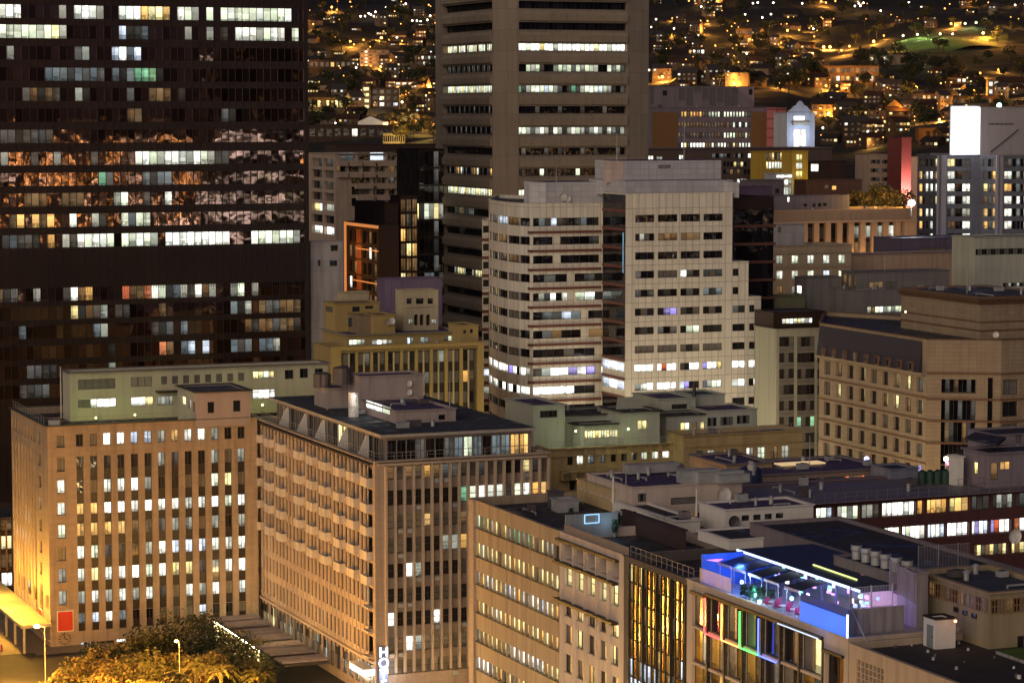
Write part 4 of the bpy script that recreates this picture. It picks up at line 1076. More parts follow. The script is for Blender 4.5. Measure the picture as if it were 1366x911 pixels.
# ================================================================ RIGHT, far side: office with brown end panels
M_BP = wall('ochre_brown_panel', (.20, .105, .035), var=.06, streak=.05)
M_LB = wall('lavender_grey', (.22, .19, .22), joint=(4, 3), jcol=.9, var=.06)
def onR(bld, u0, u1, v0, v1, m, o=.05, name=None):
    f = bld.R; mb = MB(); k0 = f.hit(u0, v0)[0]; k1 = f.hit(u1, v0)[0]; um = (u0 + u1) / 2
    f.bar(mb, k0, k1, f.hit(um, v1)[1], f.hit(um, v0)[1], .01, o, m); return mb.build(name or 'wall_panel', bld.root)
r1 = Bld('long_brown_office', 'wide low office with a gridded glass middle between two ochre brown panels', 'office building', K=(858, 144, 760), wL=14, uR=1036, m=M_LB, roof=M_PURP, par=.3, cop=.3)
f = r1.R
for r, v in enumerate((149, 163, 177, 190.5)):
    for c in range(24):
        u = 904.5 + c * 4.06
        if r == 0: st = 'eooxoorox'[c % 9] if c < 10 else ('c' if c < 13 else 'ceccwccwcde'[c - 13])
        elif r == 1: st = 'x' if c < 8 else ('w' if c in (18, 20, 22) else 'xe'[c % 2])
        elif r == 2: st = 'c' if 14 < c < 19 or c == 22 else random.choice('xee')
        else: st = 'W' if c in (1, 4, 5, 6, 7, 8) else 'w' if c in (11, 13, 14, 15, 20, 21, 22, 23) else random.choice('yxe')
        r1.winpx(f, u, v, u + 3.3, v + 7.5, st, mid=True, nx=1, rec=.1, t=.12)
r1.finish()
onR(r1, 870, 903, 150, 199, M_BP, .25); onR(r1, 1002.5, 1034.5, 150, 199, M_BP, .25)
box_bld('roof_plant_gallery', 'long pale louvred plant room on top of the brown panelled office', 'plant room', 862, 115.5, 772, wL=8, uR=1006, z0=r1.z1 - .5, m=wall('gallery_panel', (.26, .22, .24), joint=(9.5, 30), jcol=.5, var=.1), roof=M_PURP,
        wins=((868, 117, 872, 139, ',', 1), (884, 121, 890, 128, '.', 1), (906, 118, 914, 134, ',', 1), (916, 118, 924, 141, ',', 1), (926, 117, 935, 124, ',', 1), (937, 118, 945, 133, ',', 1), (947, 118, 955, 141, ',', 1), (957, 118, 965, 137, ',', 1), (967, 118, 974, 141, ',', 1), (976, 118, 984, 141, ',', 1), (999, 119, 1004, 127, '.', 1)))
M_PINK = wall('pink_lit_fin_wall', (.62, .20, .19), joint=(30, 2.7), jcol=.35, var=.04, streak=0, jw=.2)
rp_ = Bld('pink_striped_tower', 'narrow pink lit wall with dark horizontal stripes', 'tower', K=(1035.7, 144.5, 757), wL=6, uR=1049, m=M_PINK, roof=ROOFG, par=.2)
rp_.finish()
lamp_light('pink_flood', rp_.R.pt(rp_.R.w / 2, rp_.z1 - 8, 6), (1, .40, .40), 1700, .5, rp_.root)
M_CL = wall('classical_white', (.50, .52, .58), var=.06)
rc_ = Bld('gabled_facade_house', 'pale blue lit building with a curved gable and a bright white doorway', 'building', K=(1050, 151, 750), wL=8, uR=1087, m=M_CL, roof=ROOFG, par=.3)
f = rc_.R
rc_.winpx(f, 1059, 172.5, 1076, 200, 'W', mid=True, nx=2, rec=.5, name='doorway'); rc_.winpx(f, 1059, 155, 1074, 161.5, 'W', mid=True, nx=1, rec=.3)
rc_.finish()
mb = MB(); gx0, gz = f.hit(1052, 151); gx1 = f.hit(1083, 151)[0]; w_ = gx1 - gx0
prof = [(0, 0), (0, .6), (.12, 1.0), (.22, 1.8), (.34, 2.1), (.40, 2.9), (.5, 3.3), (.60, 2.9), (.66, 2.1), (.78, 1.8), (.88, 1.0), (1, .6), (1, 0)]
fr_ = [f.pt(gx0 + w_ * a, gz + b * 1.05, .06) for a, b in prof]; bk_ = [f.pt(gx0 + w_ * a, gz + b * 1.05, -.5) for a, b in prof]
mb.poly(fr_, M_CL); mb.poly(bk_[::-1], M_CL)
for i in range(len(prof) - 1): mb.poly([fr_[i + 1], fr_[i], bk_[i], bk_[i + 1]], M_CL)
mb.build('curved_gable', rc_.root)
onR(rc_, 1057, 1078, 163, 167, wall('cornice_tan', (.4, .34, .25)), .7, 'balcony')
lamp_light('facade_flood', f.pt(f.w * .45, gz - 6, 5), (.62, .75, 1), 1500, .5, rc_.root)
# dark terrace building below it
r2 = Bld('dark_terraced_office', 'dark low office band with a violet roof edge and scattered lit rooms', 'office building', K=(862, 199, 700), wL=18, uR=1110, m=wall('dusk_brown', (.13, .09, .08), var=.1), roof=M_PURP, par=.4, cop=.4, copm=M_LB)
f = r2.R
for (u0, u1, v, s_) in ((865, 872, 208, 'w'), (876, 884, 209, 'd'), (906, 912, 207, 'w'), (950, 975, 205, 'eBteB'), (978, 992, 205, 'e.d.'), (998, 1003, 205, 'W')):
    r2.winpx(f, u0, v, u1, v + 6, s_, mid=True, nx=max(2, len(s_)), rec=.3)
for v in (216, 226, 239): 
    for i in range(12):
        u = 965 + i * 4.6; s_ = {(216, 3): 'y', (216, 5): 'y', (226, 1): 'e', (239, 4): 'W', (239, 5): 'W', (239, 6): 'w'}.get((v, i), random.choice('.,.xe'))
        r2.winpx(f, u, v, u + 3.8, v + 6.5, s_, mid=True, nx=1, rec=.2)
r2.finish()
M_YT = wall('yellow_lit_wall', (.55, .36, .05), var=.06)
r3 = Bld('yellow_grid_block', 'glass gridded block with a yellow lit wall above the glowing terraces', 'building', K=(1020, 203, 690), wL=8, uR=1061, m=M_YT, roof=ROOFG, par=.2)
f = r3.R
for r in range(2):
    for c in range(8): r3.winpx(f, 1022 + c * 3.8, 204 + r * 12, 1025.2 + c * 3.8, 213.5 + r * 12, 'w' if (r, c) in ((1, 1), (1, 2), (1, 3), (1, 4), (1, 5), (0, 6)) else random.choice('xye'), mid=True, nx=1, rec=.15)
r3.finish()
r4 = Bld('yellow_stair_tower', 'narrow stair tower of stacked glowing yellow panes in yellow walls', 'stair tower', K=(1057, 202, 684), wL=6, uR=1078, m=M_YT, roof=ROOFG, par=.2)
for r in range(5): r4.winpx(r4.R, 1062, 206 + r * 11.2, 1070.5, 214.5 + r * 11.2, 'ywyyy'[r], mid=True, nx=2, rec=.15)
r4.finish(); lamp_light('stair_glow', r4.R.pt(r4.R.w / 2, r4.z1 - 8, 5), (1, .72, .1), 420, .5, r4.root)
box_bld('glowing_terraces', 'three bright open terraces stacked left of the yellow stair tower', 'building', 1034, 232, 680, wL=6, uR=1058, z0=0, m=M_CL, roof=ROOFG, wins=((1036, 233.5, 1057, 237.5, 'W', 4), (1038, 240, 1056, 247, 'wcWd', 4), (1040, 250, 1056, 260, 'cwwd', 4)))
box_bld('violet_roof_hut', 'low dark violet block right of the stepped pale tower', 'building', 982, 250, 640, wL=6, uR=1030, z0=0, m=M_VS, roof=M_PURP)
box_bld('pink_grey_block', 'low pinkish block with two dark openings right of the violet one', 'building', 1001, 241, 665, wL=6, uR=1046, z0=0, m=M_LB, roof=M_PURP, wins=((1018, 252, 1024, 259, '.', 1), (1034, 252, 1040, 258, '.', 1)))
box_bld('warm_brick_shop', 'dark brick building with one orange door light right of the stair tower', 'building', 1079, 216, 690, wL=6, uR=1128, z0=0, m=M_BN, roof=M_PURP, wins=((1082, 205 + 14, 1092, 229, 'W', 2), (1096, 243, 1102, 249, 'x', 1), (1108, 246, 1112, 251, 'o', 1)))
box_bld('brick_terrace_house', 'long low brick building behind the colonnade roof', 'building', 1075, 241, 640, wL=6, uR=1150, z0=0, m=wall('brick_brown', (.15, .07, .04), var=.15), roof=M_LB, wins=((1100, 247, 1106, 254, 'x', 1), (1110, 248, 1116, 254, 'o', 1)))
box_bld('roof_plant_row', 'long pale grey rooftop block with small square vents on the colonnaded building', 'plant room', 1032, 262, 612, wL=4, uR=1133, z0=40, m=M_LB, roof=M_PURP, wins=((1072, 272, 1077, 276, '.', 1), (1084, 272, 1088, 276, '.', 1), (1091, 271, 1096, 276, '.', 1), (1098, 271, 1103, 275, '.', 1), (1050.5, 263, 1053.5, 270, 'W', 1)))
# colonnaded building
M_SO = wall('sandstone_lit', (.50, .33, .20), var=.08, streak=.1)  # orange lamplight is put into this stone's colour
M_SOD = wall('sandstone_unlit', (.34, .22, .14), var=.08, streak=.15)  # darker copy of the same stone, left without that lamplight
rcn = Bld('colonnade_building', 'low sandstone building with a row of tall square columns under a deep attic', 'building', K=(1028, 281.5, 600), wL=14, uR=1222.5, m=M_SO, roof=M_PURP, par=.6, cop=.25, copm=M_SO)
f = rcn.R
def cx_(x): return f.hit(1020 + x / 5.06, 300)[0]
zc1 = f.hit(1180, 296.5)[1]; zc0 = zc1 - 12
f.holes.append((.5, cx_(950), zc0, zc1, 2.4))
mb = MB(); f.quad(mb, .5, cx_(950), zc0, zc1, M_BN, -2.4); mb.build('inner_wall', rcn.root)
for c in range(13):
    k0 = cx_(883 - 78.3 * (12 - c) + 0); k1 = cx_(883 - 78.3 * (12 - c) + 36)
    if k0 < .6: continue
    mb = MB(); f.bar(mb, k0, k1, zc0, zc1, -1.0, -.05, M_SO); mb.build('column', rcn.root)
for c in range(12):
    k0 = cx_(883 - 78.3 * (11 - c) + 2 - 40); k1 = k0 + 2.6
    if k0 < .6: continue
    for r in range(3):
        st = {(9, 0): 'd', (2, 0): 'b', (8, 0): 'd', (11, 0): 'w', (10, 0): 'd', (7, 2): 'c', (5, 2): 'd', (3, 2): 'd', (7, 1): 'x'}.get((c, r), random.choice('.,.x'))
        rcn.win(f, k0, k1, zc1 - 3.7 * (r + 1), zc1 - 3.7 * r - .9, st, cut=False, nx=2, rec=2.3)
k0 = .02; f.bar(rcn.extra, 0, f.w - 1.2, zc1 + .55, rcn.z1 - .15, 0, .05, M_SOD, 'flrtu'); f.bar(rcn.extra, 0, f.w, zc1 + .1, zc1 + .5, 0, .5, M_SO)
rcn.finish()
for i in range(5): lamp_light('column_uplight', f.pt(f.w * (.3 + .15 * i), zc0 + 4, 2.5), (1, .55, .2), 260, .4, rcn.root)
def floodlight(u, v, d, col, pw, label, r=.35, e=30):
    p = P(u, v, d); rt = empty('floodlight', p, label, 'floodlight'); mb = MB(); mb.ball(p, r, emit('flood_%s' % str(col), col, e), 8, 5); mb.build('bulb', rt)
    mb = MB(); mb.tube(p + Vector((0, .3, -3)), p + Vector((0, .3, 0)), .1, METAL, 6); mb.build('post', rt)
    lamp_light('lamp_glow', p + Vector((-.3, -.8, .5)), col, pw, r, rt)
floodlight(1216, 271, 590, (.85, .92, 1), 2200, 'very bright white floodlight at the right end of the colonnade roof', r=.75)
# white five storey block and the red wall
M_W5 = wall('warm_white_render', (.50, .38, .28), var=.06)
rw = Bld('white_block', 'warm white block with four rows of small windows beside a red wall', 'building', K=(1160, 207, 800), uL=1141, uR=1209, m=M_W5, roof=M_LB, par=.3)
for r in range(4):
    for (a, b_) in ((1161, 1174), (1176.5, 1191), (1193, 1207)): rw.winpx(rw.R, a, 213.5 + 11.6 * r, b_, 218.5 + 11.6 * r, ',.,e', mid=True, nx=4, rec=.15)
rw.finish(); lamp_light('warm_street_glow', rw.R.pt(rw.R.w * .5, 15, 12), (1, .55, .2), 6000, 1, rw.root)
M_RW = wall('red_wall', (.20, .05, .04), var=.04, streak=.05)
rr = Bld('red_wall_block', 'tall narrow block with bright red walls, lit white near its foot', 'building', K=(1203, 184, 780), uL=1184, uR=1216, m=M_RW, roof=ROOFG, par=.2); rr.finish()
lamp_light('red_wall_fill', rr.R.pt(1.5, 49, 5), (1, .55, .5), 26000, .5, rr.root)  # added unseen fill lamp that brightens the right red face
box_bld('cream_gap_house', 'small cream sunlit looking house squeezed between the red wall and the dark hotel tower', 'house', 1216, 210, 820, wL=6, uR=1232, z0=0, m=M_W5, roof=ROOFG)
# slate grey tower with lit rooms and the white billboard on its roof
M_SL = wall('slate_tower', (.16, .17, .21), joint=(30, 3.1), jcol=.6, var=.06)
M_SLV = wall('slate_fin', (.34, .33, .38), var=.06)
PT = [V2(P(1224, 207, 652)), V2(P(1253, 207, 640)), V2(P(1306, 207, 645)), V2(P(1333, 207, 636)), V2(P(1385, 207, 640))]
rs_ = Bld('slate_tower', 'slate grey tower block with folded front, pale vertical fins and many warm lit rooms', 'tower', pts=PT, depth=20, gdir=Vector((.3, 1)).normalized(), zt=P(1253, 208, 640).z, m=M_SL, roof=M_PURP, par=.5, copm=M_SLV, cop=.3)
LIT = {0: [(1225.5, 1230, 1), (1234, 1238, 1), (1240, 1244, 1), (1247, 1251, 1)], 1: [(1264, 1274, 2), (1284, 1294.5, 2)], 2: [(1311, 1317, 1), (1323, 1329, 1)], 3: [(1340, 1350, 2), (1356, 1361, 1), (1366, 1376, 2)]}
SP_ = [['...y', 'yd'[0] + ',', ',,', 'et'], ['owwo', 'w,', ',o', 'wd'], ['owww', 'ww', 'yo', 'ot'], ['o,,y', 'ww', 'xx', 'wW'], ['owwx', 'ed', 'oo', 'wd'], ['o.w,', 'xw', 'oo', 'w.'], ['..w.', '.w', 'x.', '..']]
for r in range(8):
    for fi, cl in LIT.items():
        f = rs_.faces[fi]
        for i, (a, b_, n) in enumerate(cl):
            v = 212 + 16.6 * r; s_ = SP_[min(r, 6)][fi]; s_ = s_[i % len(s_)]
            rs_.winpx(f, a, v, b_, v + 10.5, s_, mid=True, nx=n, rec=.25)
            if i + 1 < len(cl): rs_.winpx(f, b_ + .6, v, cl[i + 1][0] - .6, v + 10.5, 'B', mid=True, nx=2, rec=.12, fr=None, name='dark_infill')
for fi, (a, b_) in ((1, (1255, 1261)), (0, (1252, 1254.3)), (2, (1330, 1332)), (3, (1334, 1337))):
    f = rs_.faces[fi]; k0, k1 = max(0, f.hit(a, 250)[0]), min(f.w, f.hit(b_, 250)[0])
    if k1 > k0: mb = MB(); f.bar(mb, k0, k1, 5, rs_.z1, .02, .5, M_SLV); mb.build('pale_fin', rs_.root)
rs_.finish()
pb = V2(P(1271, 175, 641)); pb2 = at_u(1307, pb, E_, 175)
zb0_, zb1_ = P(1271, 208, 641).z, P(1271, 143, 641).z
bb = empty('billboard_box', (pb.x, pb.y, zb0_), 'brilliant white illuminated billboard on the roof of the slate grey tower', 'billboard')
mb = MB(); mb.obox(pb, E_, (pb2 - pb).length, .8, zb0_ + .3, zb1_, emit('billboard_white', (.93, .96, 1), 1.9)); mb.build('panel', bb)
mb = MB(); mb.obox(pb - E_ * .3 + G * .805, E_, (pb2 - pb).length + .6, .25, zb0_, zb1_ + .35, METAL); mb.build('frame', bb)
M_GW = wall('grey_gable_wall', (.40, .37, .38), var=.06, streak=.08)
gw = Bld('roof_gable_block', 'blank grey rooftop wall with a line of small dark lettering right of the billboard', 'roof block', pts=[pb2 + E_ * .2, pb2 + E_ * 16], depth=10, zt=zb1_ - .1, z0=zb0_ + .1, m=M_GW, par=.2); gw.finish()
f = gw.faces[0]
rn = random.Random(4); kx0 = f.hit(1319.5, 166)[0]; kx1 = f.hit(1353.5, 165)[0]; zz0 = f.hit(1335, 167)[1]
for i in range(11):
    a = kx0 + (kx1 - kx0) * i / 11; w = (kx1 - kx0) / 11 * .72; h = .42
    mb = MB(); f.bar(mb, a, a + w * .3, zz0, zz0 + h, .02, .1, BLK); f.bar(mb, a + w * .3, a + w, zz0 + (h - .13 if rn.random() < .6 else 0), zz0 + (h if rn.random() < .5 else .14), .03, .12, BLK) if False else f.bar(mb, a + w * .32, a + w, zz0 + h - .13, zz0 + h, .02, .1, BLK)
    if i % 2: f.bar(mb, a + w * .32, a + w, zz0, zz0 + .12, .02, .1, BLK)
    mb.build('lettering', gw.root)
mb = MB(); q0 = f.hit(1320, 203); q1 = f.hit(1340, 187); q2 = f.hit(1357, 173)
mb.tube(f.pt(*q0, .5), f.pt(*q1, .5), .13, BLK, 5); mb.tube(f.pt(*q1, .5), f.pt(*q2, .5), .13, BLK, 5); tag(mb.build('stair_rail'), 'dark steel stair climbing across the blank grey rooftop wall', 'stair')
floodlight(1333, 141, 650, (.5, 1, .85), 800, 'greenish floodlight behind the grey rooftop wall', r=.6, e=10)
lamp_light('billboard_spill', (pb.x + 3, pb.y - 4, zb0_ + 4), (.85, .92, 1), 600, 1, bb)
# ---- nearer right middle
M_BG = wall('beige_stone', (.46, .37, .27), joint=(4.2, 4.0), jcol=.8, var=.06, streak=.12)
rb = Bld('beige_building', 'beige stone building with evenly spaced square greenish lit windows', 'building', K=(1028, 329, 520), wL=10, uR=1136, m=M_BG, roof=M_PURP, par=.7, cop=.25)
for r, vv in enumerate((341, 361.5, 382)):
    for c, u in enumerate((1036, 1056.5, 1077.5, 1098.5, 1119)):
        rb.winpx(rb.R, u, vv - .2 * c, u + 8.5, vv + 11 - .2 * c, ['dcwwc', 'wwcbc', 'xdxdd'][r][c], mid=True, nx=2, rec=.25)
f = rb.R; f.bar(rb.extra, 0, f.w, f.hit(1080, 357)[1], f.hit(1080, 356)[1], 0, .25, M_BG); f.bar(rb.extra, 0, f.w, f.hit(1080, 338)[1], f.hit(1080, 337)[1], 0, .25, M_BG)
rb.finish()
box_bld('blue_grey_hut', 'blue grey rooftop hut with one small opening on the beige building', 'hut', 1034, 300, 528, wL=4, uR=1073, z0=rb.z1 - .7, m=M_GS, roof=M_PURP, wins=((1038, 303, 1042, 310, ',', 1),))
box_bld('long_beige_wall', 'long low beige wall running right behind the grey block', 'wall', 1137, 341, 540, wL=8, uR=1320, z0=0, m=wall('peach_render', (.46, .33, .24), var=.08), roof=M_PURP)
box_bld('violet_dark_block', 'dark violet windowless block in front of the slate tower', 'building', 1197, 319, 560, wL=10, uR=1300, z0=0, m=wall('violet_grey', (.13, .11, .18), joint=(6, 3), jcol=.8, var=.1), roof=M_PURP, wins=((1226, 330, 1262, 344, ',', 5),))
M_WL = wall('white_green_render', (.46, .48, .42), joint=(3, 3), jcol=.9, var=.08)
box_bld('white_louvred_block', 'pale block with two long strips of louvres at the right edge', 'building', 1300, 317, 500, wL=8, uR=1400, z0=0, m=M_WL, roof=M_PURP, wins=((1301.5, 331.5, 1390, 339.5, '.,,.', 30), (1338, 377, 1390, 382, '.,d', 14)))
M_GG = wall('grey_green_render', (.20, .19, .19), joint=(8, 4), jcol=.85, var=.08)
rg = box_bld('grey_flat_block', 'plain dark grey flat roofed block with one strip of lit windows', 'building', 1138, 388, 470, uL=1071, uR=1262, z0=0, m=M_GG, roof=M_PURP, par=.5, cop=.1, wins=((1157, 408.5, 1205, 417, 'dxcWdcdcc', 9),))
box_bld('grey_roof_house', 'grey rooftop house with dark red doors on the plain grey block', 'roof house', 1143, 364, 478, uL=1122, uR=1266, z0=rg.z1 - .5, m=M_GG, roof=M_PURP, par=.1, wins=((1160, 376, 1178, 385, 'x', 3), (1182, 376, 1196, 385, ',', 2)), lwins=((1124, 365, 1129, 383, 'x', 1), (1131, 366, 1135, 384, 'x', 1), (1138, 367, 1142, 385, 'x', 1)))
box_bld('grey_corner_hut', 'grey hut with one bright square window left of the plain grey block', 'hut', 1076, 371, 476, uL=1060, uR=1123, z0=0, m=M_GG, roof=M_PURP, lwins=((1062.5, 381, 1069, 391.5, 'W', 1),))
box_bld('olive_low_block', 'low olive grey block behind the dark top of the green glazed office', 'building', 1034, 396, 468, wL=4, uR=1074, z0=0, m=wall('olive_grey', (.16, .16, .10)), roof=ROOFG)
M_GF = wall('pale_green_grid', (.34, .34, .27), var=.06)
rgw = Bld('green_glazed_office', 'office with a grid of dark greenish windows between pale piers, right of the stepped tower', 'office building', K=(1036, 440, 446), wL=8, uR=1110, m=M_GF, roof=ROOFG, par=.1)
f = rgw.R
for r in range(9):
    v = 449 + 21.3 * r
    for (a, b_, n) in ((1039.5, 1059.5, 3), (1063.5, 1087, 4), (1090.5, 1108, 3)):
        rgw.winpx(f, a, v, b_, v + 13.5, {(0, 2): 'tb', (5, 1): 'g,.'}.get((r, int(a > 1060) + int(a > 1088)), random.choice(['.,.', ',..', '.B,', 'B.B'])), mid=True, nx=n, rec=.2)
        rgw.winpx(f, a, v + 14, b_, v + 20.5, ',', mid=True, nx=n, rec=.06, fr=None, name='infill_panel')
rgw.finish()
box_bld('black_top_storey', 'black top storey with one row of lit windows on the green glazed office', 'rooftop storey', 1032, 417.5, 448, wL=7, uR=1099, z0=rgw.z1 - .2, m=M_TW, roof=ROOFG, wins=((1043.5, 424.5, 1084, 431.5, 'wcWcywdW', 8),))
# ================================================================ corner building with the mansard
M_CB = wall('banded_sandstone', (.32, .245, .17), joint=(1.25, .62), jcol=.7, var=.06, streak=.12, jw=.03)
M_CBD = wall('brown_band', (.16, .085, .05), var=.1)
Bq = V2(P(1237, 455, 400)); Cq = at_u(1336, Bq, (E_ - G * .55).normalized(), 460); Aq = at_u(1093, Bq, -G, 460); Dq = at_u(1420, Cq, E_, 460)
zcb = P(1237, 453, 400).z
cb = Bld('corner_building', 'big sandstone corner building with a dark mansard and a tall glazed corner bay', 'building', pts=[Aq, Bq, Cq, Dq], depth=24, gdir=Vector((.15, 1)).normalized(), zt=zcb, m=M_CB, roof=ROOFG, par=.6, cop=.2, copm=M_CBD)
fA, fB, fC = cb.faces[:3]
zw = [fA.hit(1218, 500 + 30.2 * r)[1] for r in range(9)]
za = [zcb - 3.7 - 3.42 * r for r in range(9)]
zr_top = fA.hit(1222, 503)[1]
pit_ = 3.38
for r in range(9):
    z1 = zr_top - pit_ * r; z0 = z1 - 2.15
    for c in range(9):
        u = 1099.3 + c * 15.45
        k0 = fA.hit(u, 500)[0]; k1 = fA.hit(u + 8.3, 500)[0]
        st = {(0, 1): 'xe', (0, 3): '.y', (0, 5): '.x', (0, 6): 'xy', (0, 7): 'ye', (0, 8): 'eg', (1, 1): 'y,', (1, 3): '.y', (1, 5): 'xy', (1, 6): 'yY'[0] + 'x', (1, 7): 'x', (1, 8): 'ey', (3, 8): 'e', (4, 8): 'p'}.get((r, c), random.choice(['.', ',', '.,', '.']))
        cb.win(fA, k0, k1, z0, z1, st, nx=2, rec=.5)
    if r: fA.bar(cb.extra, 0, fA.w, z1 + .35, z1 + .55, 0, .12, M_CBD if r in (1, 2, 3, 4) else M_CB)
    # glazed corner bay and the slots beside it
    a, b_ = fB.hit(1256, 500)[0], fB.hit(1302, 500)[0]
    cb.win(fB, a, b_, z0 - .9 if r else z0, z1 + (.25 if r else .0), 'B' if r not in (0, 1, 2) else ['BeBxB', 'BeB', 'BxeB'][r], nx=8, ny=1, rec=1.2, name='bay_glazing')
    a, b_ = fB.hit(1318, 500)[0], fB.hit(1325, 500)[0]; cb.win(fB, a, b_, z0 - .9, z1 + .3, 'B', nx=1, rec=.8, name='bay_glazing')
    for (p, q) in ((1338, 1359), (1372, 1392)):
        a, b_ = fC.hit(p, 500)[0], fC.hit(q, 500)[0]; cb.win(fC, a, b_, z0 - .2, z1, random.choice('..,'), nx=2, rec=.5)
for zz_ in (zr_top + .75, zr_top - 3.2, zr_top - 6.6, zr_top - 10):
    for f in (fB, fC): f.bar(cb.extra, 0, f.w, zz_, zz_ + .3, 0, .15, M_CBD)
cb.finish()
# mansard between the cornice and the parapet on the long side
zc_ = zr_top + .9; zm = zcb - .4; k1 = fA.w * .96
mb = MB(); MN = plain('mansard_slate', (.03, .025, .045), rough=.6, var=.3, sc=2)
fA.bar(mb, 0, fA.w - .2, zc_ - .45, zc_, .0, .9, M_CB)
mb.build('cornice', cb.root)
mb = MB(); mb.poly([fA.pt(.3, zc_ + .01, .7), fA.pt(k1, zc_ + .01, .7), fA.pt(k1, zm, .08), fA.pt(.3, zm, .08)], MN); mb.poly([fA.pt(k1, zc_ + .01, .7), fA.pt(k1, zc_ + .01, .08), fA.pt(k1, zm, .08)], MN); mb.poly([fA.pt(.3, zc_ + .01, .08), fA.pt(.3, zc_ + .01, .7), fA.pt(.3, zm, .08)], MN); mb.build('mansard', cb.root)
for c in range(9):
    k = k1 * (c + .7) / 9.4; mb = MB(); fA.bar(mb, k, k + .9, zc_ + .02, zc_ + 1.5, .0, .95, M_CBD); fA.bar(mb, k + .15, k + .75, zc_ + .3, zc_ + 1.3, .95, .98, GL); mb.build('dormer', cb.root)
# stepped attic box on its roof
Bk = V2(P(1308.5, 400, 407)); zt_b = P(1308.5, 397, 407).z
at = Bld('stepped_attic', 'large banded attic box with stepped brown cornices on the corner building', 'attic', Kxy=Bk, wL=24, wR=16, zt=zt_b, z0=zcb - .6, m=M_CB, roof=ROOFG, par=.1, copm=M_CBD)
for i, (o, z) in enumerate(((.0, 0), (.35, .25), (.7, .5), (1.05, .75))):
    for f in (at.L, at.R): f.bar(at.extra, -.0 if f is at.L else -o, f.w + (o if f is at.L else 0), at.z1 - 1.1 + z, at.z1 - .92 + z, 0, .25 + o * .7, M_CBD)
for f in (at.L, at.R):
    f.bar(at.extra, 0, f.w, at.z0 + 1.2, at.z0 + 1.5, 0, .1, M_CBD); f.bar(at.extra, 0, f.w, at.z0 + 2.6, at.z0 + 2.8, 0, .1, M_CBD)
at.finish()
dish(Face(fB.pt(fB.w * .9, 0, -1)[:2], fB.pt(fB.w * .9 + 2, 0, -1)[:2], 0, 1), 1328, 446, .5, 'small white dish on the parapet of the sandstone corner building')
bulkhead(1208, 416, 412, (1, .85, .4), 60, 'small yellow lamp at the left end of the stepped attic')
lamp_light('street_glow', fB.pt(fB.w * .5, 8, 14), (1, .62, .25), 2500, 1, cb.root)

for (u, d_, z, pw, col) in ((1120, 396, 12, 3500, (1, .72, .4)), (1200, 388, 12, 3500, (1, .72, .4)), (1080, 505, 14, 3500, (1, .7, .4)), (1180, 585, 30, 2500, (1, .55, .2)), (1290, 620, 20, 5000, (.6, .6, 1))):
    q = P(u, 400, d_); lamp_light('street_glow', (q.x, q.y, z), col, pw, 1)  # more added fill lamps, no fixture stands at these spots
# ================================================================ cream deco building in the middle distance
M_DE = wall('deco_cream', (.46, .35, .17), joint=(1.4, .6), jcol=.85, var=.08, streak=.2)
M_GRW = wall('pale_grey_green', (.42, .44, .38), var=.08, streak=.12)
M_ROOFD = roofmat('dark_roof', (.035, .033, .045), (1.1, 7))
de = Bld('deco_building', 'cream deco building with a long balcony ledge and a row of lit top floor rooms', 'building', K=(733, 600, 372), wL=9, uR=912, m=M_DE, roof=ROOFG, par=.9, cop=.25)
f = de.R
for i, (a, b_, s_) in enumerate(((757, 765, '.'), (769.8, 779.3, 'Ww'), (784.5, 793.5, 'dt'), (800, 807.5, 'et'), (815, 822.5, '.'), (829, 837, '.,'), (842, 850.5, 'de'), (856, 864.5, 'wc'), (870, 879, 'cW'), (884, 893.5, 'WW'))):
    v = 601 - .075 * (a - 757); de.winpx(f, a, v, b_, v + 19.5, s_, mid=True, nx=2, ny=2, rec=.4)
for i in range(11):
    u = 760 + i * 13.6; v = 634 - .075 * (u - 757); de.winpx(f, u, v, u + 8, v + 20, '.', mid=True, nx=2, rec=.5)
kz = f.hit(825, 623)[1]; k0 = f.hit(745, 620)[0]; k1 = f.hit(908, 620)[0]
mb = MB(); f.bar(mb, k0, k1, kz - .3, kz, 0, 1.3, M_DE); f.bar(mb, k0, k1, kz - 1.35, kz - .3, 0, 1.1, M_DE, 'flru'); mb.build('balcony_ledge', de.root)
for i in range(10):
    a = k0 + (k1 - k0) * (i + .2) / 10; mb = MB(); f.bar(mb, a, a + (k1 - k0) / 10 * .6, kz - 1.2, kz - .45, 1.1, 1.16, M_YD); mb.build('ledge_panel', de.root)
f.bar(de.extra, 0, f.w, de.z1 - 1.1, de.z1 - .9, 0, .2, M_DE)
de.finish()
de2 = Bld('deco_right_wing', 'right wing of the cream deco building with a violet roof and half hidden windows', 'building', K=(912, 582, 376), wL=6, uR=1070, m=M_DE, roof=M_PURP, par=.5, cop=.35)
f = de2.R
for i, (a, s_) in enumerate(((928, 'e'), (944, 'd'), (960, 'x'), (996, 'wd'), (1011, 'wc'), (1028, 'x'), (1043, 'd'))):
    v = 601 - .06 * (a - 930); de2.winpx(f, a, v, a + 10, v + 17, s_, mid=True, nx=2, ny=2, rec=.3)
f.bar(de2.extra, 0, f.w, de2.z1 - 1.6, de2.z1 - 1.4, 0, .25, M_DE)
de2.finish()
zd = de.z1 - .9
rail(de.root, [de.R.pt(.5, 0, -.5)[:2], de.R.pt(de.R.w, 0, -.5)[:2]], de.z1 + .1, h=.9, step=1.6)
rail(de2.root, [de2.R.pt(0, 0, -.4)[:2], de2.R.pt(de2.R.w, 0, -.4)[:2]], de2.z1 + .1, h=.9, step=1.6)
box_bld('grey_roof_block', 'grey green rooftop block with one dark strip window, left on the deco building', 'roof block', 711, 542, 376, uL=674, uR=753.5, z0=zd - 4, m=M_GRW, roof=M_PURP, wins=((720.5, 547.5, 743.5, 557, '.', 4),))
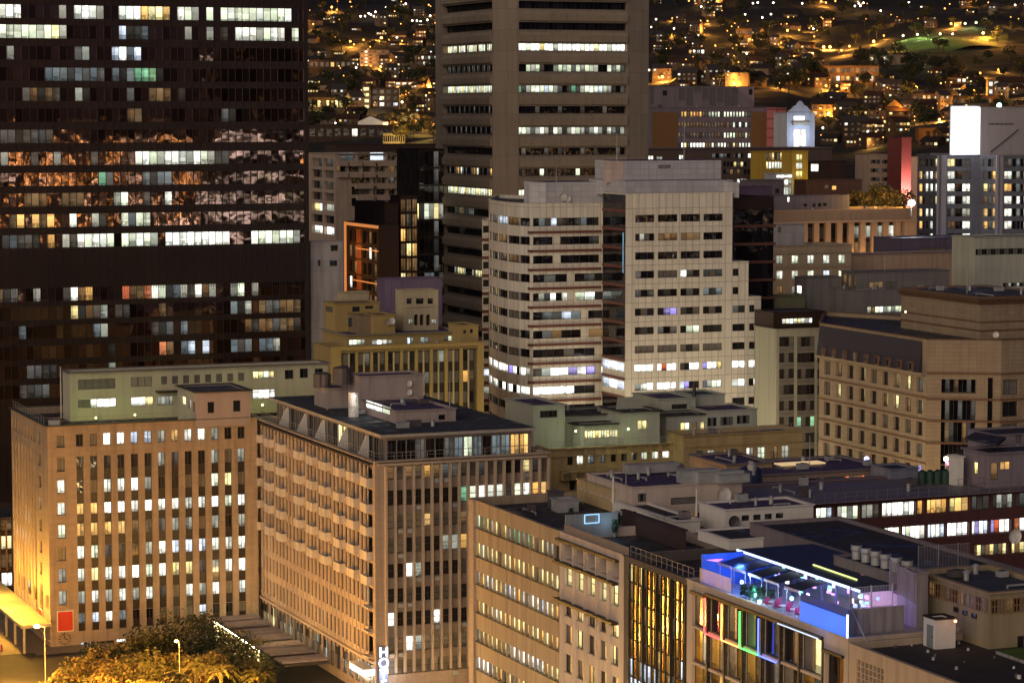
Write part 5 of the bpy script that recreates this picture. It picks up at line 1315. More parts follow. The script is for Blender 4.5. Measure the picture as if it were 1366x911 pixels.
bt3 = box_bld('terrace_apartment', 'low rooftop apartment with a lit terrace and a dark flat roof', 'rooftop apartment', 753.6, 555, 380, wL=9, uR=846, z0=zd, m=M_GRW, roof=M_ROOFD, cop=.5, copm=BLK, wins=((795, 560.5, 819, 569.5, 'bWb', 3), (764, 562, 777, 570, '.d', 2)))
cs_ = box_bld('glazed_lean_to', 'small glazed lean-to with a dark roof and a glowing yellow green strip of panes', 'conservatory', 774, 567.5, 376.5, uL=764, uR=834, z0=zd, m=M_GRW, roof=M_ROOFD, cop=.6, copm=BLK, wins=((780, 573.5, 828, 584, 'yycy', 13),))
box_bld('square_window_block', 'blue grey rooftop block with one small square yellow window', 'roof block', 832, 550, 377, wL=8, uR=880, z0=zd, m=M_GRW, roof=M_ROOFD, cop=.5, copm=BLK, wins=((850.5, 560.5, 863, 573, 'y', 2),))
for (u, v) in ((768, 575), (838, 572)): bulkhead(u, v, 374, (.85, 1, .45), 130, 'small terrace lamp by the %s of the glazed lean-to' % ('left end' if u < 800 else 'right end'))
# slanted pale awning over the roof
p = [P(821, 548, 381), P(866, 546, 383), P(858, 529, 388), P(824, 530, 388)]
mb = MB(); AW = plain('pale_canvas', (.5, .52, .38), rough=.8); mb.poly(p, AW); mb.poly([q + Vector((0, .15, -.1)) for q in p][::-1], AW)
for i in range(4): j = (i + 1) % 4; mb.poly([p[i], p[i] + Vector((0, .15, -.1)), p[j] + Vector((0, .15, -.1)), p[j]], AW)
tag(mb.build('canvas_awning'), 'large slanting pale green awning above the square window block', 'awning')
bulkhead(843, 549.5, 379.5, (.9, 1, .5), 90, 'lamp under the slanting pale awning')
box_bld('upper_grey_block', 'upper grey block with a violet roof and a narrow dark window strip', 'roof block', 878, 533, 388, wL=9, uR=928, z0=zd, m=M_GRW, roof=M_PURP, wins=((896, 539, 917, 545.5, '..', 3),))
box_bld('teal_roof_block', 'pale block with a teal tinted roof behind the upper grey block', 'roof block', 927, 528, 392, wL=7, uR=967, z0=zd, m=M_GRW, roof=plain('teal_felt', (.03, .07, .08), rough=.9))
box_bld('lit_cabin', 'small rooftop cabin with lit windows either side of a dark door', 'roof cabin', 889, 555, 382, wL=5, uR=942, z0=zd - .5, m=M_GRW, roof=M_ROOFD, cop=.4, copm=BLK, wins=((908, 563.5, 920, 577, 'yw', 2), (923, 563, 930, 581, 'x', 1), (934, 562.5, 940, 577, 'yd', 1)))
box_bld('three_window_annex', 'long grey rooftop annex with three groups of dark windows, right of the lit cabin', 'roof annex', 943, 549, 384, wL=8, uR=1010, z0=zd, m=M_GRW, roof=M_PURP, wins=((944, 557, 956, 568.5, '.,', 3), (961, 556, 978, 567, ',.,', 4), (983, 554, 1000, 565, '.,', 4)))
mast(926, 528, 390, 2.2, 'short dark ventilator post on the teal roofed block', r=.35, m=BLK)
# ================================================================ tan block with the violet roof, and the long one beside it
M_TB = wall('tan_render', (.40, .29, .18), var=.06, streak=.15)
tb = box_bld('tan_flat_block', 'tan windowless block with a violet flat roof and one dark slot', 'building', 969, 620, 338, uL=920, uR=1030, z0=0, m=M_TB, roof=M_PURP, cop=.35, copm=M_LB, wins=((971, 625, 1029, 630, '.', 5),))
lb = box_bld('long_flat_block', 'long brown block with a violet roof, dark window groups and one pink lit room', 'building', 1003, 635, 332, wL=13, uR=1187, z0=0, m=wall('mauve_brown_render', (.30, .23, .21), var=.08, streak=.15), roof=M_PURP, cop=.35, copm=M_LB,
    wins=((1007, 643, 1032, 657, '.', 1), (1041, 641, 1064, 654, '.d,', 4), (1068, 638, 1094, 658, '.,.', 5), (1099, 636, 1125, 652, ',', 5), (1128, 634, 1154, 648, 'rx', 5)))
mb = MB(); k = onz(1043, 622, lb.z1 + .1); mb.obox((k.x, k.y), E_, 6.5, 2.2, lb.z1 + .12, lb.z1 + .3, emit('skylight_warm', (1, .7, .35), .55)); tag(mb.build('skylight'), 'flat warm lit skylight in the violet roof of the long block', 'skylight')
cyl('blue_water_tank', 'dark blue round water tank on a stand before the tan block', 'tank', 1000, 653, 326, 1.6, 2.6, plain('blue_tank', (.02, .03, .09), rough=.4), cone=.5)
cyl('roof_cowl', 'small grey spherical cowl above the dark blue tank', 'cowl', 1003, 633, 325, .6, 1.2, METAL, cone=.5)
box_bld('slate_screen_wall', 'blue grey wall left of the dark green tanks', 'wall', 1188, 627, 330, wL=5, uR=1225, vb=650, m=wall('blue_grey_wall', (.17, .19, .26)), roof=M_ROOFD)
GT_ = plain('dark_green_tank', (.015, .05, .035), rough=.5)
for i in range(4): cyl('rain_tank', 'one of the four dark green tanks in a row on the terrace', 'tank', 1230 + 10.3 * i, 645.5 - .3 * i, 326, .52, 1.55, GT_, cone=.25, group='dark green tanks on the terrace')
# ================================================================ long terrace building with two lit floors
M_DR = wall('dark_red_band', (.10, .035, .035), var=.1)
M_TD = plain('terrace_deck', (.16, .14, .17), rough=.5)
lt = Bld('long_terrace_building', 'long terraced building with two bright office floors above dark red bands', 'building', K=(1010, 676, 306), wL=16, uR=1420, m=M_DR, roof=M_TD, par=.1, cop=1.0, copm=plain('slab_edge_violet', (.17, .14, .17)))
f = lt.R
rowA = [(1040, 1060, ','), (1062, 1086, 'd'), (1089, 1112, 'wcb'), (1117.5, 1147, 'dcdc'), (1150, 1175, 'dde'), (1177, 1222, 'wWWW'), (1224, 1233, 'o'), (1237, 1265, 'ooo'), (1267, 1294, 'yoo'), (1297, 1322, 'e,e'), (1325, 1353, 'e d'.replace(' ', '')), (1355, 1400, ',e')]
for a, b_, s_ in rowA:
    um = (a + b_) / 2; v0 = 676.5 - .075 * (um - 1118) - .5; v1 = v0 + 18.5
    lt.winpx(f, a, v0, b_, v1, s_, mid=True, nx=max(len(s_), int((b_ - a) / 7)), ny=1, rec=.5, name='office_window')
rowB = [(1180, 1202, 'cW'), (1204, 1236, 'WcWWw'), (1238, 1262, 'bWWb'), (1264, 1293, 'WWW'), (1297, 1320, 'WpWb'), (1322, 1349, 'prWW'), (1353, 1372, 'rW'), (1375, 1415, 'Wr')]
for a, b_, s_ in rowB:
    um = (a + b_) / 2; v0 = 709 - .075 * (um - 1118); v1 = v0 + 18
    lt.winpx(f, a, v0, b_, v1, s_, mid=True, nx=max(len(s_), int((b_ - a) / 7)), ny=1, rec=.5, name='office_window')
for a, b_, s_ in ((1300, 1345, 'xye'), (1350, 1400, 'yxy')):
    um = (a + b_) / 2; v0 = 741 - .075 * (um - 1118); lt.winpx(f, a, v0, b_, v0 + 15, s_, mid=True, nx=8, rec=.5, name='office_window')
lt.finish()
rail(lt.root, [f.pt(0, 0, .8)[:2], f.pt(f.w, 0, .8)[:2]], lt.z1 + .12, h=1.1, step=1.4, m=plain('rail_violet', (.16, .14, .17)))
rail(lt.root, [f.pt(30, 0, -4)[:2], f.pt(f.w, 0, -4)[:2]], lt.z1 + .05, h=1.1, step=1.4, m=plain('rail_violet', (.16, .14, .17)))
M_MAU = wall('mauve_render', (.24, .20, .24), var=.06)
dz = f.pt(f.w - 10, 0, -5)[1]
mh = box_bld('mauve_house', 'mauve terrace house with two orange lit windows and a brown door', 'roof house', 1319, 605.5, 322, uL=1285, uR=1420, z0=lt.z1 - .2, m=M_MAU, roof=M_ROOFD, cop=.35, copm=M_MAU,
    wins=((1322, 617, 1331, 640, 'x', 1), (1334.5, 615.5, 1347.5, 626.5, 'o', 2)), lwins=((1298.5, 616, 1304, 632, 'yo', 1),))
box_bld('white_chimney', 'small stepped white wall left of the mauve terrace house', 'wall', 1277, 610, 324, wL=2, uR=1285.5, z0=lt.z1 - .2, m=WHITE, roof=WHITE)
box_bld('upper_mauve_block', 'upper mauve block with one pale framed window above the terrace house', 'roof block', 1330, 581, 340, wL=7, uR=1420, z0=lt.z1 + 1, m=M_MAU, roof=M_ROOFD, wins=((1355, 576 + 3, 1362, 590, ',', 1),))
mb = MB(); pp = [P(1287, 583, 330), P(1330, 592, 322), P(1342, 583, 334), P(1300, 576, 345)]; mb.poly(pp, M_ROOFD); mb.poly([q - Vector((0, 0, .3)) for q in pp][::-1], M_ROOFD)
for i in range(4): j = (i + 1) % 4; mb.poly([pp[i], pp[i] - Vector((0, 0, .3)), pp[j] - Vector((0, 0, .3)), pp[j]], M_ROOFD)
tag(mb.build('roof_canopy'), 'dark slanting roof canopy sticking out over the mauve terrace house', 'canopy')
floodlight(1262, 612, 352, (1, .85, .45), 200, 'small warm lamp among the roofs behind the green tanks', r=.35, e=8)
floodlight(1156, 612, 352, (.4, .4, 1), 260, 'blue violet lamp behind the long flat block', r=.35, e=6)
floodlight(1264.5, 618, 350, (1, .15, .35), 60, 'small pink lamp beside the warm one behind the green tanks', r=.25, e=5)
# ================================================================ the street row
SK = P(628, 665, 315); S0 = V2(SK); ZR = SK.z
SF = Face(S0, S0 - G * 140, 0, ZR)
def su(u, v=760): return SF.hit(u, v)[0]
def seg(name, label, cat, u0, u1, m, zt=ZR, depth=18, par=.9, roof=None, v=760, **kw):
    a, b_ = su(u0, v), su(u1, v)
    return Bld(name, label, cat, pts=[SF.pt(a, 0)[:2], SF.pt(b_, 0)[:2]], depth=depth, gdir=E_, zt=zt, m=m, par=par, roof=roof or ROOFG, z0=0, **kw)
M_EB = wall('office_concrete', (.40, .32, .23), joint=(1.45, 30), jcol=.72, var=.07, streak=.25, jw=.05)
ro = seg('ribbon_office', 'concrete office with seven slanting rows of yellow lit ribbon windows and a flat dark roof', 'office building', 628, 746, M_EB, depth=17, cop=.15, v=700)
f = ro.faces[0]
vt_ = [(686, 703), (723, 741), (761, 778), (799.6, 815.5), (838, 854), (875, 891), (912, 928), (948, 964)]
SR = ['cgydyxydggtgyxydd.', 'ycyyyxyyoyyoyxyyyyy', 'dowwyowbwowdwwbwyow', 'oyoyWyooyyyoyyoyo', 'dyoyyoydWwWwwbwoyy', 'WWWwyoeydoyoyoyoo', 'yyoyyx', 'xyx']
k0 = f.hit(635.5, 800)[0]; k1 = f.w - .05
n = 18
for r, (a, b_) in enumerate(vt_):
    z1 = f.hit(636, a)[1]; z0 = f.hit(636, b_)[1]
    for c in range(n):
        p = k0 + (k1 - k0) * c / n; q = k0 + (k1 - k0) * (c + 1) / n - .02
        f.bar(ro.extra, p - .12, p + .06, z0, z1, -.3, .06, M_EB, 'flr')
        ro.win(f, p, q, z0, z1, SR[r][c % len(SR[r])] + SR[r][(c * 3 + 1) % len(SR[r])], nx=2, rec=.3, t=.05)
    f.bar(ro.extra, k0, k1, z0 - .1, z0, 0, .18, BLK)
f.bar(ro.extra, 0, k0 - .2, 0, ZR, 0, .3, M_H, 'flrt')
ro.finish()
M_FB = wall('white_bay_front', (.56, .47, .42), var=.06, streak=.15)
rf = seg('bay_front_building', 'narrow white fronted building with black canopy slabs and yellow lit upper bays', 'building', 746.3, 832, M_FB, depth=13, cop=.1)
f = rf.faces[0]
def fk(x): return f.hit(620 + x / 3.781, 760)[0]
bx_ = [(500, 555), (560, 612), (618, 670), (677, 728), (735, 778)]
def fz(x, y): return f.hit(620 + x / 3.781, 670 + y / 3.781)[1]
z_a1, z_a0 = fz(520, 195), fz(520, 290)
for i, (a, b_) in enumerate(bx_): rf.win(f, fk(a), fk(b_), z_a0, z_a1, ';', nx=1, rec=1.0, name='open_bay', fr=None)
z_b1, z_b0 = fz(540, 318), fz(540, 432)
for i, (a, b_) in enumerate(bx_): rf.win(f, fk(a) + .15, fk(b_) - .1, z_b0, z_b1, 'yyyy', nx=2, ny=2, rec=.45)
for r, (ya, yb) in enumerate(((510, 585), (625, 722), (775, 872), (925, 1010), (1060, 1140))):
    z1, z0 = fz(540, ya), fz(540, yb)
    for i, (a, b_) in enumerate(bx_): rf.win(f, fk(a), fk(b_) - .1, z0, z1, [['.ox', 'oy.', 'x.o'], [',oo', 'yxo', '.ox'], ['.oW', 'xo,', 'oyo'], ['.xo'] * 3, ['.x'] * 3][r][i % 3], nx=3, rec=.4)
for i, (a, b_) in enumerate(bx_): f.bar(rf.extra, fk(a) - .3, fk(a) - .05, 4, z_a1, 0, .35, M_FB, 'flrt')
for (ya, d_) in ((178, .45), (288, .75), (478, .8)):
    z = fz(480, ya); mb = MB(); f.bar(mb, fk(472), fk(776), z - .28, z, 0, d_, BLK); mb.build('canopy_slab', rf.root)
rf.finish()
M_GM = wall('curtain_mullion', (.10, .085, .08), var=.1)
rg_ = seg('glass_front_building', 'building with a gridded amber reflecting glass front and white lit lower floors', 'building', 832.3, 916, M_GM, depth=11, cop=.12)
f = rg_.faces[0]; ka = f.hit(840, 800)[0]; kb = f.w - .1; nr = 13; h_ = 2.0; zt_g = f.hit(843, 752)[1]
for r in range(nr):
    z1 = zt_g - h_ * r
    if z1 - h_ < 0: break
    for c in range(4):
        p = ka + (kb - ka) * c / 4; q = ka + (kb - ka) * (c + 1) / 4
        st = [['yqq', 'qOq', 'xOq', 'OqO'], ['xqq', 'OqO', 'Oqq', 'Oxq'], ['qOq', 'xqO', 'Oqo', 'xqO'], ['xOq', 'OqO', 'qxO', 'OqO'], ['qOx', 'Oqq', 'oOq', 'Oqb'], ['bOq', 'bbq', 'dqO', 'eOq'], ['bb', 'bd', 'rb', 'dO'], ['db', 'bW', 'wd', 'dx'], ['bW', 'Wd', 'Wb', 'ww'], ['WW', 'WW', 'WW', 'Ww'], ['wy', 'WW', 'yW', 'yo'], ['oy', 'ow', 'oy', 'oo'], ['oo'] * 4][r][c]  # glowing amber panes take the place of street reflections
        rg_.win(f, p, q - .02, z1 - h_ + .02, z1, st, nx=4, ny=1, rec=.12, t=.07)
for c in range(13): k_ = ka + (kb - ka) * c / 12; f.bar(rg_.extra, k_ - .05, k_ + .05, 1, zt_g, -.02, .18, BLK, 'flr')
rg_.finish()
lamp_light('shop_glow', f.pt(f.w * .5, 8, 3), (1, .75, .45), 900, .8, rg_.root)
M_HB = wall('neon_building_stone', (.50, .42, .36), var=.05, streak=.12)
rh = seg('neon_front_building', 'building with four coloured neon tubes across tall dark windows below a roof bar', 'building', 916.3, 1132, M_HB, depth=23, v=800, cop=.12, par=.4)
f = rh.faces[0]
def hx(x): return f.hit(920 + x / 4.555, 840)[0]
def hz(x, y): return f.hit(920 + x / 4.555, 700 + y / 4.555)[1]
colx = [10, 108, 212, 323, 437, 550, 668, 812]
zA1 = hz(110, 432); zA0 = hz(110, 655); zB0 = hz(110, 875); hgt = zA0 - zB0
WST = [['xq', '.e', 'x.', ',.', '.e', '.,', ',y', ], ['qd', 'qx', 'xq', 'qx', '.e', ',.', 'qe'], ['qq', 'qo', 'xq', 'oq', 'q.', '.q', 'yq'], ['qq'] * 7, ['oq'] * 7, ['yo'] * 7]
for r in range(6):
    z1 = zA1 - (zA1 - zA0) * r
    if z1 < 1: break
    for c in range(7):
        rh.win(f, hx(colx[c]) + .12, hx(colx[c + 1]) - .12, z1 - (zA1 - zA0) + .15, z1 - .1, WST[r][c], nx=2, rec=.45, t=.09)
    rh.win(f, hx(825), hx(938), z1 - (zA1 - zA0) - .75, z1 - 1.0, 'BO', nx=2, rec=.45, t=.09)
fr2 = MB(); f.bar(fr2, hx(100), hx(815), zA1 + .02, zA1 + .3, 0, .3, BLK); f.bar(fr2, hx(10), hx(99), zA1 - .25, zA1, 0, .3, BLK); f.bar(fr2, hx(818), hx(942), zA1 - .95, zA1 - .7, 0, .3, BLK)
for c in colx[1:]: f.bar(fr2, hx(c) - .12, hx(c) + .12, 2, zA1, -.3, .12, BLK, 'flr')
fr2.build('window_surround', rh.root)
rh.finish()
NC = {'red': (1, .005, .02), 'amber': (1, .33, .03), 'green': (.005, .85, .07), 'blue': (.03, .09, 1)}
for i, nm in enumerate(('red', 'amber', 'green', 'blue')):
    col = NC[nm]; x = colx[1 + i]; m_ = emit('neon_' + nm, tuple(q * .9 + .06 for q in col), 3.4)
    core = emit('neon_core_' + nm, tuple(.55 + .45 * q for q in col), 4)
    z0_, z1_ = zA0, zA1 - .15; q_ = hx(x); q2 = hx(colx[2 + i])
    rt = empty('neon_tube', f.pt(q_, z0_, .2), nm + ' neon tube running down and along to the right on the dark glass', 'neon tube')
    mb = MB(); mb.tube(f.pt(q_, z0_, .35), f.pt(q_, z1_, .35), .08, m_, 6); mb.build('upright_tube', rt)
    mb = MB(); mb.tube(f.pt(q_ + .1, z0_, .36), f.pt(q2 - .12, z0_, .36), .08, m_, 6); mb.build('level_tube', rt)
    lamp_light('neon_glow', f.pt(q_ + .6, z0_ + .8, 1.0), col, 10, .2, rt)
mb = MB(); f.bar(mb, hx(555), hx(800), zA1 + .05, zA1 + .14, .32, .42, emit('strip_pale_blue', (.6, .75, 1), 1.1)); tag(mb.build('light_strip'), 'thin pale blue light strip above the right end of the dark windows', 'light strip')
M_IB = wall('screen_block_stone', (.46, .36, .28), var=.07, streak=.2)
ri = seg('screen_block_building', 'tan building with a pierced block screen and a flat dark roof, at the lower right', 'building', 1132.3, 1480, M_IB, depth=26, v=900, par=.5, cop=.12, roof=plain('stained_bitumen', (.035, .03, .03), rough=.8, var=.35, sc=.35), zt=ZR - .35)
f = ri.faces[0]
def ix(x): return f.hit(1130 + x / 4.318, 900)[0]
zs1 = f.hit(1142, 878)[1]
k0, k1 = ix(52), ix(210);
f.holes.append((k0, k1, zs1 - 6.5, zs1, .5))
mb = MB(); f.quad(mb, k0, k1, zs1 - 6.5, zs1, M_BN, -.5); mb.build('screen_recess', ri.root)
mb = MB(); nx_, nz_ = 7, 12
for i in range(nx_ + 1): q = k0 + (k1 - k0) * i / nx_; f.bar(mb, max(k0, q - .07), min(k1, q + .07), zs1 - 6.5, zs1, -.35, -.06, M_IB, 'flr')
for j in range(nz_ + 1): z = zs1 - 6.5 + 6.5 * j / nz_; f.bar(mb, k0, k1, max(zs1 - 6.5, z - .06), min(zs1, z + .06), -.33, -.08, M_IB, 'ftu')
mb.build('block_screen', ri.root)
for i in range(6):
    a = ix(270 + i * 185); ri.win(f, a, a + 3.0, zs1 - 5.2, zs1 - 1.9, ['.Wd', ',.d', '.,'][i % 3], nx=3, ny=2, rec=.4); ri.win(f, a, a + 3.0, zs1 - 9.2, zs1 - 6.4, ',.e', nx=3, rec=.4)
ri.finish()
# ---- on the row's roofs
def rbox(name, label, cat, uK, vtop, vbot, uL=None, uR=None, wL=None, wR=None, zb=None, **kw):
    zb = ZR - .8 if zb is None else zb
    g = onz(uK, vbot, zb)
    return box_bld(name, label, cat, uK, vtop, g.y, uL=uL, uR=uR, wL=wL, wR=wR, z0=zb, **kw)
def strip(mb, a, b_, w, h, m):
    a, b_ = Vector(a), Vector(b_); mb.tube(a, b_, w, m, 5)
# ribbon office roof: parapet light box and cabinets
rbox('roof_cabinet', 'grey roof cabinet standing left of the tan rooftop block', 'cabinet', 745, 668, 684, wL=2.2, uR=772, zb=ZR - .9, m=METAL, roof=METAL)
rbox('roof_cabinet', 'darker taller roof cabinet behind the grey one', 'cabinet', 739, 658, 680, wL=2, uR=752, zb=ZR - .9, m=TANKM, roof=TANKM)
M_TR = wall('tan_pilaster_wall', (.50, .38, .20), var=.06, streak=.12)
tbk = rbox('pilaster_block', 'tan rooftop block with pale shallow panels on its left wall', 'roof block', 816, 654, 682.5, uL=769.6, uR=843, m=M_TR, roof=M_PURP, cop=.12)
f = tbk.L
for i in range(6): mb = MB(); k = f.w * (.08 + i * .15); f.bar(mb, k, k + f.w * .07, tbk.z0 + 1.4, tbk.z1 - .9, 0, .1, M_FB); mb.build('wall_panel', tbk.root)
tr2 = box_bld('white_upper_block', 'white rooftop block with a wide dark violet roof crowded with vents', 'roof block', 843, 651, 306, wL=13, uR=990, z0=ZR - .8, m=M_FB, roof=M_PURP, cop=.15, wins=((851, 658, 862, 669, ',.', 3), (895, 663, 930, 672, ',', 1)))
for i, (u, v, w, h, lb_) in enumerate(((838, 640, 7, 1.0, 'long pale ribbed roof vent at the back of the violet roof'), (910, 655, 5, 1.4, 'grey plant box with a flat lid on the right of the violet roof'), (932, 658, 6, 1.2, 'second grey plant box, right of the one with the flat lid'), (960, 652, 4, .9, 'small grey plant box at the far right of the violet roof'))):
    roofbox('roof_vent', lb_, 'roof vent', u, v, 309 + (8 if i == 0 else 0), w, 1.6, h, METAL, z=tr2.z1 + .1)
wh = rbox('white_terrace_house', 'white rooftop house with a dark flat roof, awning, door and small windows', 'roof house', 902, 695.5, 712, uL=816.5, uR=934, m=WHITE, roof=plain('dark_felt', (.045, .04, .04), rough=.9), cop=.25, lwins=((832, 681, 842, 695, '.,', 2), (846, 686, 852, 699, ',', 1), (857, 690, 863.5, 713, 'x', 1), (871, 697, 875, 709, '.', 1), (881, 698, 892, 711, '.,', 4)))
f = wh.L; mb = MB(); a, z = f.hit(829, 680); b_ = f.hit(897, 704)[0]; f.bar(mb, a, b_, wh.z1 - .95, wh.z1 - .82, 0, .8, METAL); mb.build('awning', wh.root)
w2b = rbox('white_blank_block', 'white block with four small dark windows and a violet roof, right of the terrace house', 'roof block', 967, 681, 712, uL=933, uR=1085, m=WHITE, roof=M_PURP, cop=.2, zb=ZR - .8, wins=((989.5, 687, 999.5, 694.5, '.', 2), (1005, 686, 1015, 693.5, '.', 2), (1020, 685, 1030, 692.5, '.', 2), (1035, 684, 1045, 691, '.', 2)))
dish(w2b.R, 977, 695, .7, 'dark round dish on the white block with four windows', m=TANKM)
rbox('low_white_slab', 'low white slab roof on posts in front of the white block', 'roof slab', 973, 721, 734, uL=931, uR=1118, zb=ZR + .3, m=WHITE, roof=M_ROOFD, cop=.15)
rbox('grey_parapet_box', 'low grey walled box on the bar roof', 'roof box', 1025, 714, 728, uL=1011, uR=1125, zb=ZR + .3, m=M_LB, roof=M_ROOFD, cop=.1)
mast(818, 670, 303, 3, 'pair of white antenna panels on a mast above the white terrace house', r=.22, m=WHITE)
mast(835, 655, 309, 2.5, 'thin white pole at the corner of the violet roof'); mast(929, 688, 288, 3.0, 'white antenna mast between the terrace house and the white block', r=.14, m=WHITE); mast(974, 672, 290, 1.4, 'short white pole on the white block', m=WHITE)
dsf = Face(tr2.R.pt(tr2.R.w * .8, 0, .3)[:2], tr2.R.pt(tr2.R.w * .8 + 2, 0, .3)[:2], 0, 1); dish(dsf, 964, 659.5, .95, 'large pale dish at the right end of the violet roof')
# terrace with the blue outline
wa = onz(750, 705, ZR - .8); wallf = Face(SF.pt(su(748), 0, -.6)[:2], SF.pt(su(748), 0, -.6)[:2] + Vector((E_.x, E_.y)) if False else V2(SF.pt(su(748), 0, -.6)) + E_ * 7.2, ZR - .8, 0)
M_TW_ = wall('terrace_wall', (.28, .31, .33), var=.05)
mb = MB(); zt_w = wallf.hit(752, 687)[1]; wallf.bar(mb, 0, 6.4, ZR - .8, zt_w, -.2, 0, M_TW_); ow = tag(mb.build('terrace_wall'), 'blue grey terrace wall carrying a rectangle of blue light', 'wall')
rt = empty('light_outline', wallf.pt(*wallf.hit(789, 700), .1), 'rectangle outlined by a thin pale blue tube on the terrace wall', 'light')
c_ = [wallf.hit(*q) for q in ((779.5, 686.5), (798.5, 685.3), (798.5, 696.5), (779.5, 698))]
BT_ = emit('tube_pale_blue', (.35, .65, 1), 1.5); mb = MB()
for i in range(4): mb.tube(wallf.pt(*c_[i], .12), wallf.pt(*c_[(i + 1) % 4], .12), .045, BT_, 6)
mb.build('tube', rt); lamp_light('tube_glow', wallf.pt(c_[1][0] + 1, c_[1][1] - .8, 1.2), (.35, .7, 1), 30, .4, rt)
tp = onz(806, 712, ZR - .8); rt = empty('picnic_table', (tp.x, tp.y, ZR - .8), 'pale wooden picnic table with benches on the terrace below the blue outline', 'table')
TW = plain('pale_timber', (.42, .40, .40), rough=.7)
for nm, o, h in (('table_top', 0, .75), ('bench', -.75, .45), ('bench', .75, .45)):
    mb = MB(); q = V2(tp) + G * o; mb.obox(q, E_, 2.4, .7 if h > .6 else .3, ZR - .8 + h - .06, ZR - .8 + h, TW); mb.build(nm, rt)
for o in (.2, 2.0): mb = MB(); mb.obox(V2(tp) + E_ * o - G * .6, E_, .1, 1.6, ZR - .8, ZR - .8 + .69, TW); mb.build('leg', rt)
# railings along the street edge
def srail(u0, u1, off, h=1.1, name='railing', label='', z=ZR + .12, m=None):
    rt = empty(name, (*V2(SF.pt(su(u0), 0, off)), z), label, 'railing')
    return rail(rt, [SF.pt(su(u0), 0, off)[:2], SF.pt(su(u1), 0, off)[:2]], z, h=h, step=1.2, m=m)
rt = empty('slatted_fence', (*V2(SF.pt(su(752), 0, -.1)), ZR), 'weathered slatted fence along the terrace edge of the white fronted building', 'fence')
mb = MB(); k0, k1 = su(752), su(838); TF = plain('weathered_slats', (.20, .18, .19), rough=.8, var=.3, sc=6)
n = int((k1 - k0) / .22)
for i in range(n): q = k0 + (k1 - k0) * i / n; SF.bar(mb, q, q + .16, ZR + .13, ZR + 1.05, -.12, -.06, TF, 'fblrt')
mb.build('slat_panel', rt)
srail(838, 922, -.3, label='steel railing along the roof edge above the amber glass front')
# dark sheds behind the railing
rbox('dark_timber_screen', 'dark timber screen on the roof behind the amber glass front', 'screen', 912, 708, 735, wL=16, wR=.3, m=plain('dark_timber', (.05, .03, .03), rough=.8, var=.3, sc=3), roof=BLK)
# ---- roof bar
BLUEW = wall('bar_wall', (.35, .38, .45), var=.04)
BLZ = ZR - .35
bar_root = None
def spt(u, off): return V2(SF.pt(su(u), 0, -off))
# bar pavilion roof (dark blue sheet) with its strip of light; the terrace lies between it and the street edge
zp_ = BLZ + 3.3
pa = onz(984, 732, zp_); 
pf0 = V2(pa); pdir = -G
PFc = Face(pf0, pf0 + pdir, 0, 1); plen = PFc.hit(1148, 783)[0]
rtp = empty('bar_pavilion', (pa.x, pa.y, BLZ), 'long dark blue roofed bar pavilion edged with a strip of pale light', 'pavilion')
mb = MB(); DB = plain('dark_blue_sheet', (.02, .03, .09), rough=.55, var=.2); mb.obox(pf0, pdir, plen, 8.6, zp_ - .25, zp_, DB); mb.build('roof', rtp)
mb = MB(); LS = emit('strip_ice_blue', (.62, .74, 1), 1.5); PFc.bar(mb, 0, plen, zp_ - .2, zp_ + .02, .02, .14, LS); mb.build('edge_light', rtp)
mb = MB(); PFc.bar(mb, 0, plen, BLZ, zp_ - .26, -6.2, -6, BLUEW); mb.build('back_wall', rtp)
for i in range(9): mb = MB(); k = plen * (i + .2) / 9; PFc.bar(mb, k, k + .14, BLZ, zp_ - .26, -.3, -.1, plain('bar_post', (.05, .05, .12))); mb.build('post', rtp)
SHF = [emit('bar_glow_%d' % i, c, 1.6) for i, c in enumerate(((1, .8, .55), (.35, .5, 1), (.75, .35, 1), (.3, 1, .9), (1, .9, .8)))]
rn = random.Random(5)
for i in range(70):
    k = plen * rn.uniform(.2, .98); z = BLZ + rn.uniform(.4, 2.5); o_ = rn.choice([0, 0, 3.5, 4.5]); mb = MB(); PFc.bar(mb, k, k + rn.uniform(.15, .5), z, z + rn.uniform(.15, .45), -5.9 + o_, -5.7 + o_, rn.choice(SHF)); mb.build('shelf_light', rtp)
# skylight strip in the roof
q0 = onz(1085, 753, zp_ + .1); q1 = onz(1143, 773, zp_ + .1); mb = MB(); mb.tube(q0, q1, .09, emit('strip_warm', (.9, 1, .35), 1.0), 5); tag(mb.build('roof_light'), 'thin yellow green light strip lying on the dark blue roof', 'light strip')
# deck
mb = MB(); DK = plain('bar_deck', (.30, .26, .28), rough=.5); a = spt(932, .3); b_ = spt(1130, .3); w = (pf0 - a).dot(-SF.n); mb.obox(a, SF.d, (b_ - a).length, 14, BLZ + .02, BLZ + .08, DK)
tag(mb.build('bar_terrace_deck'), kind='structure')
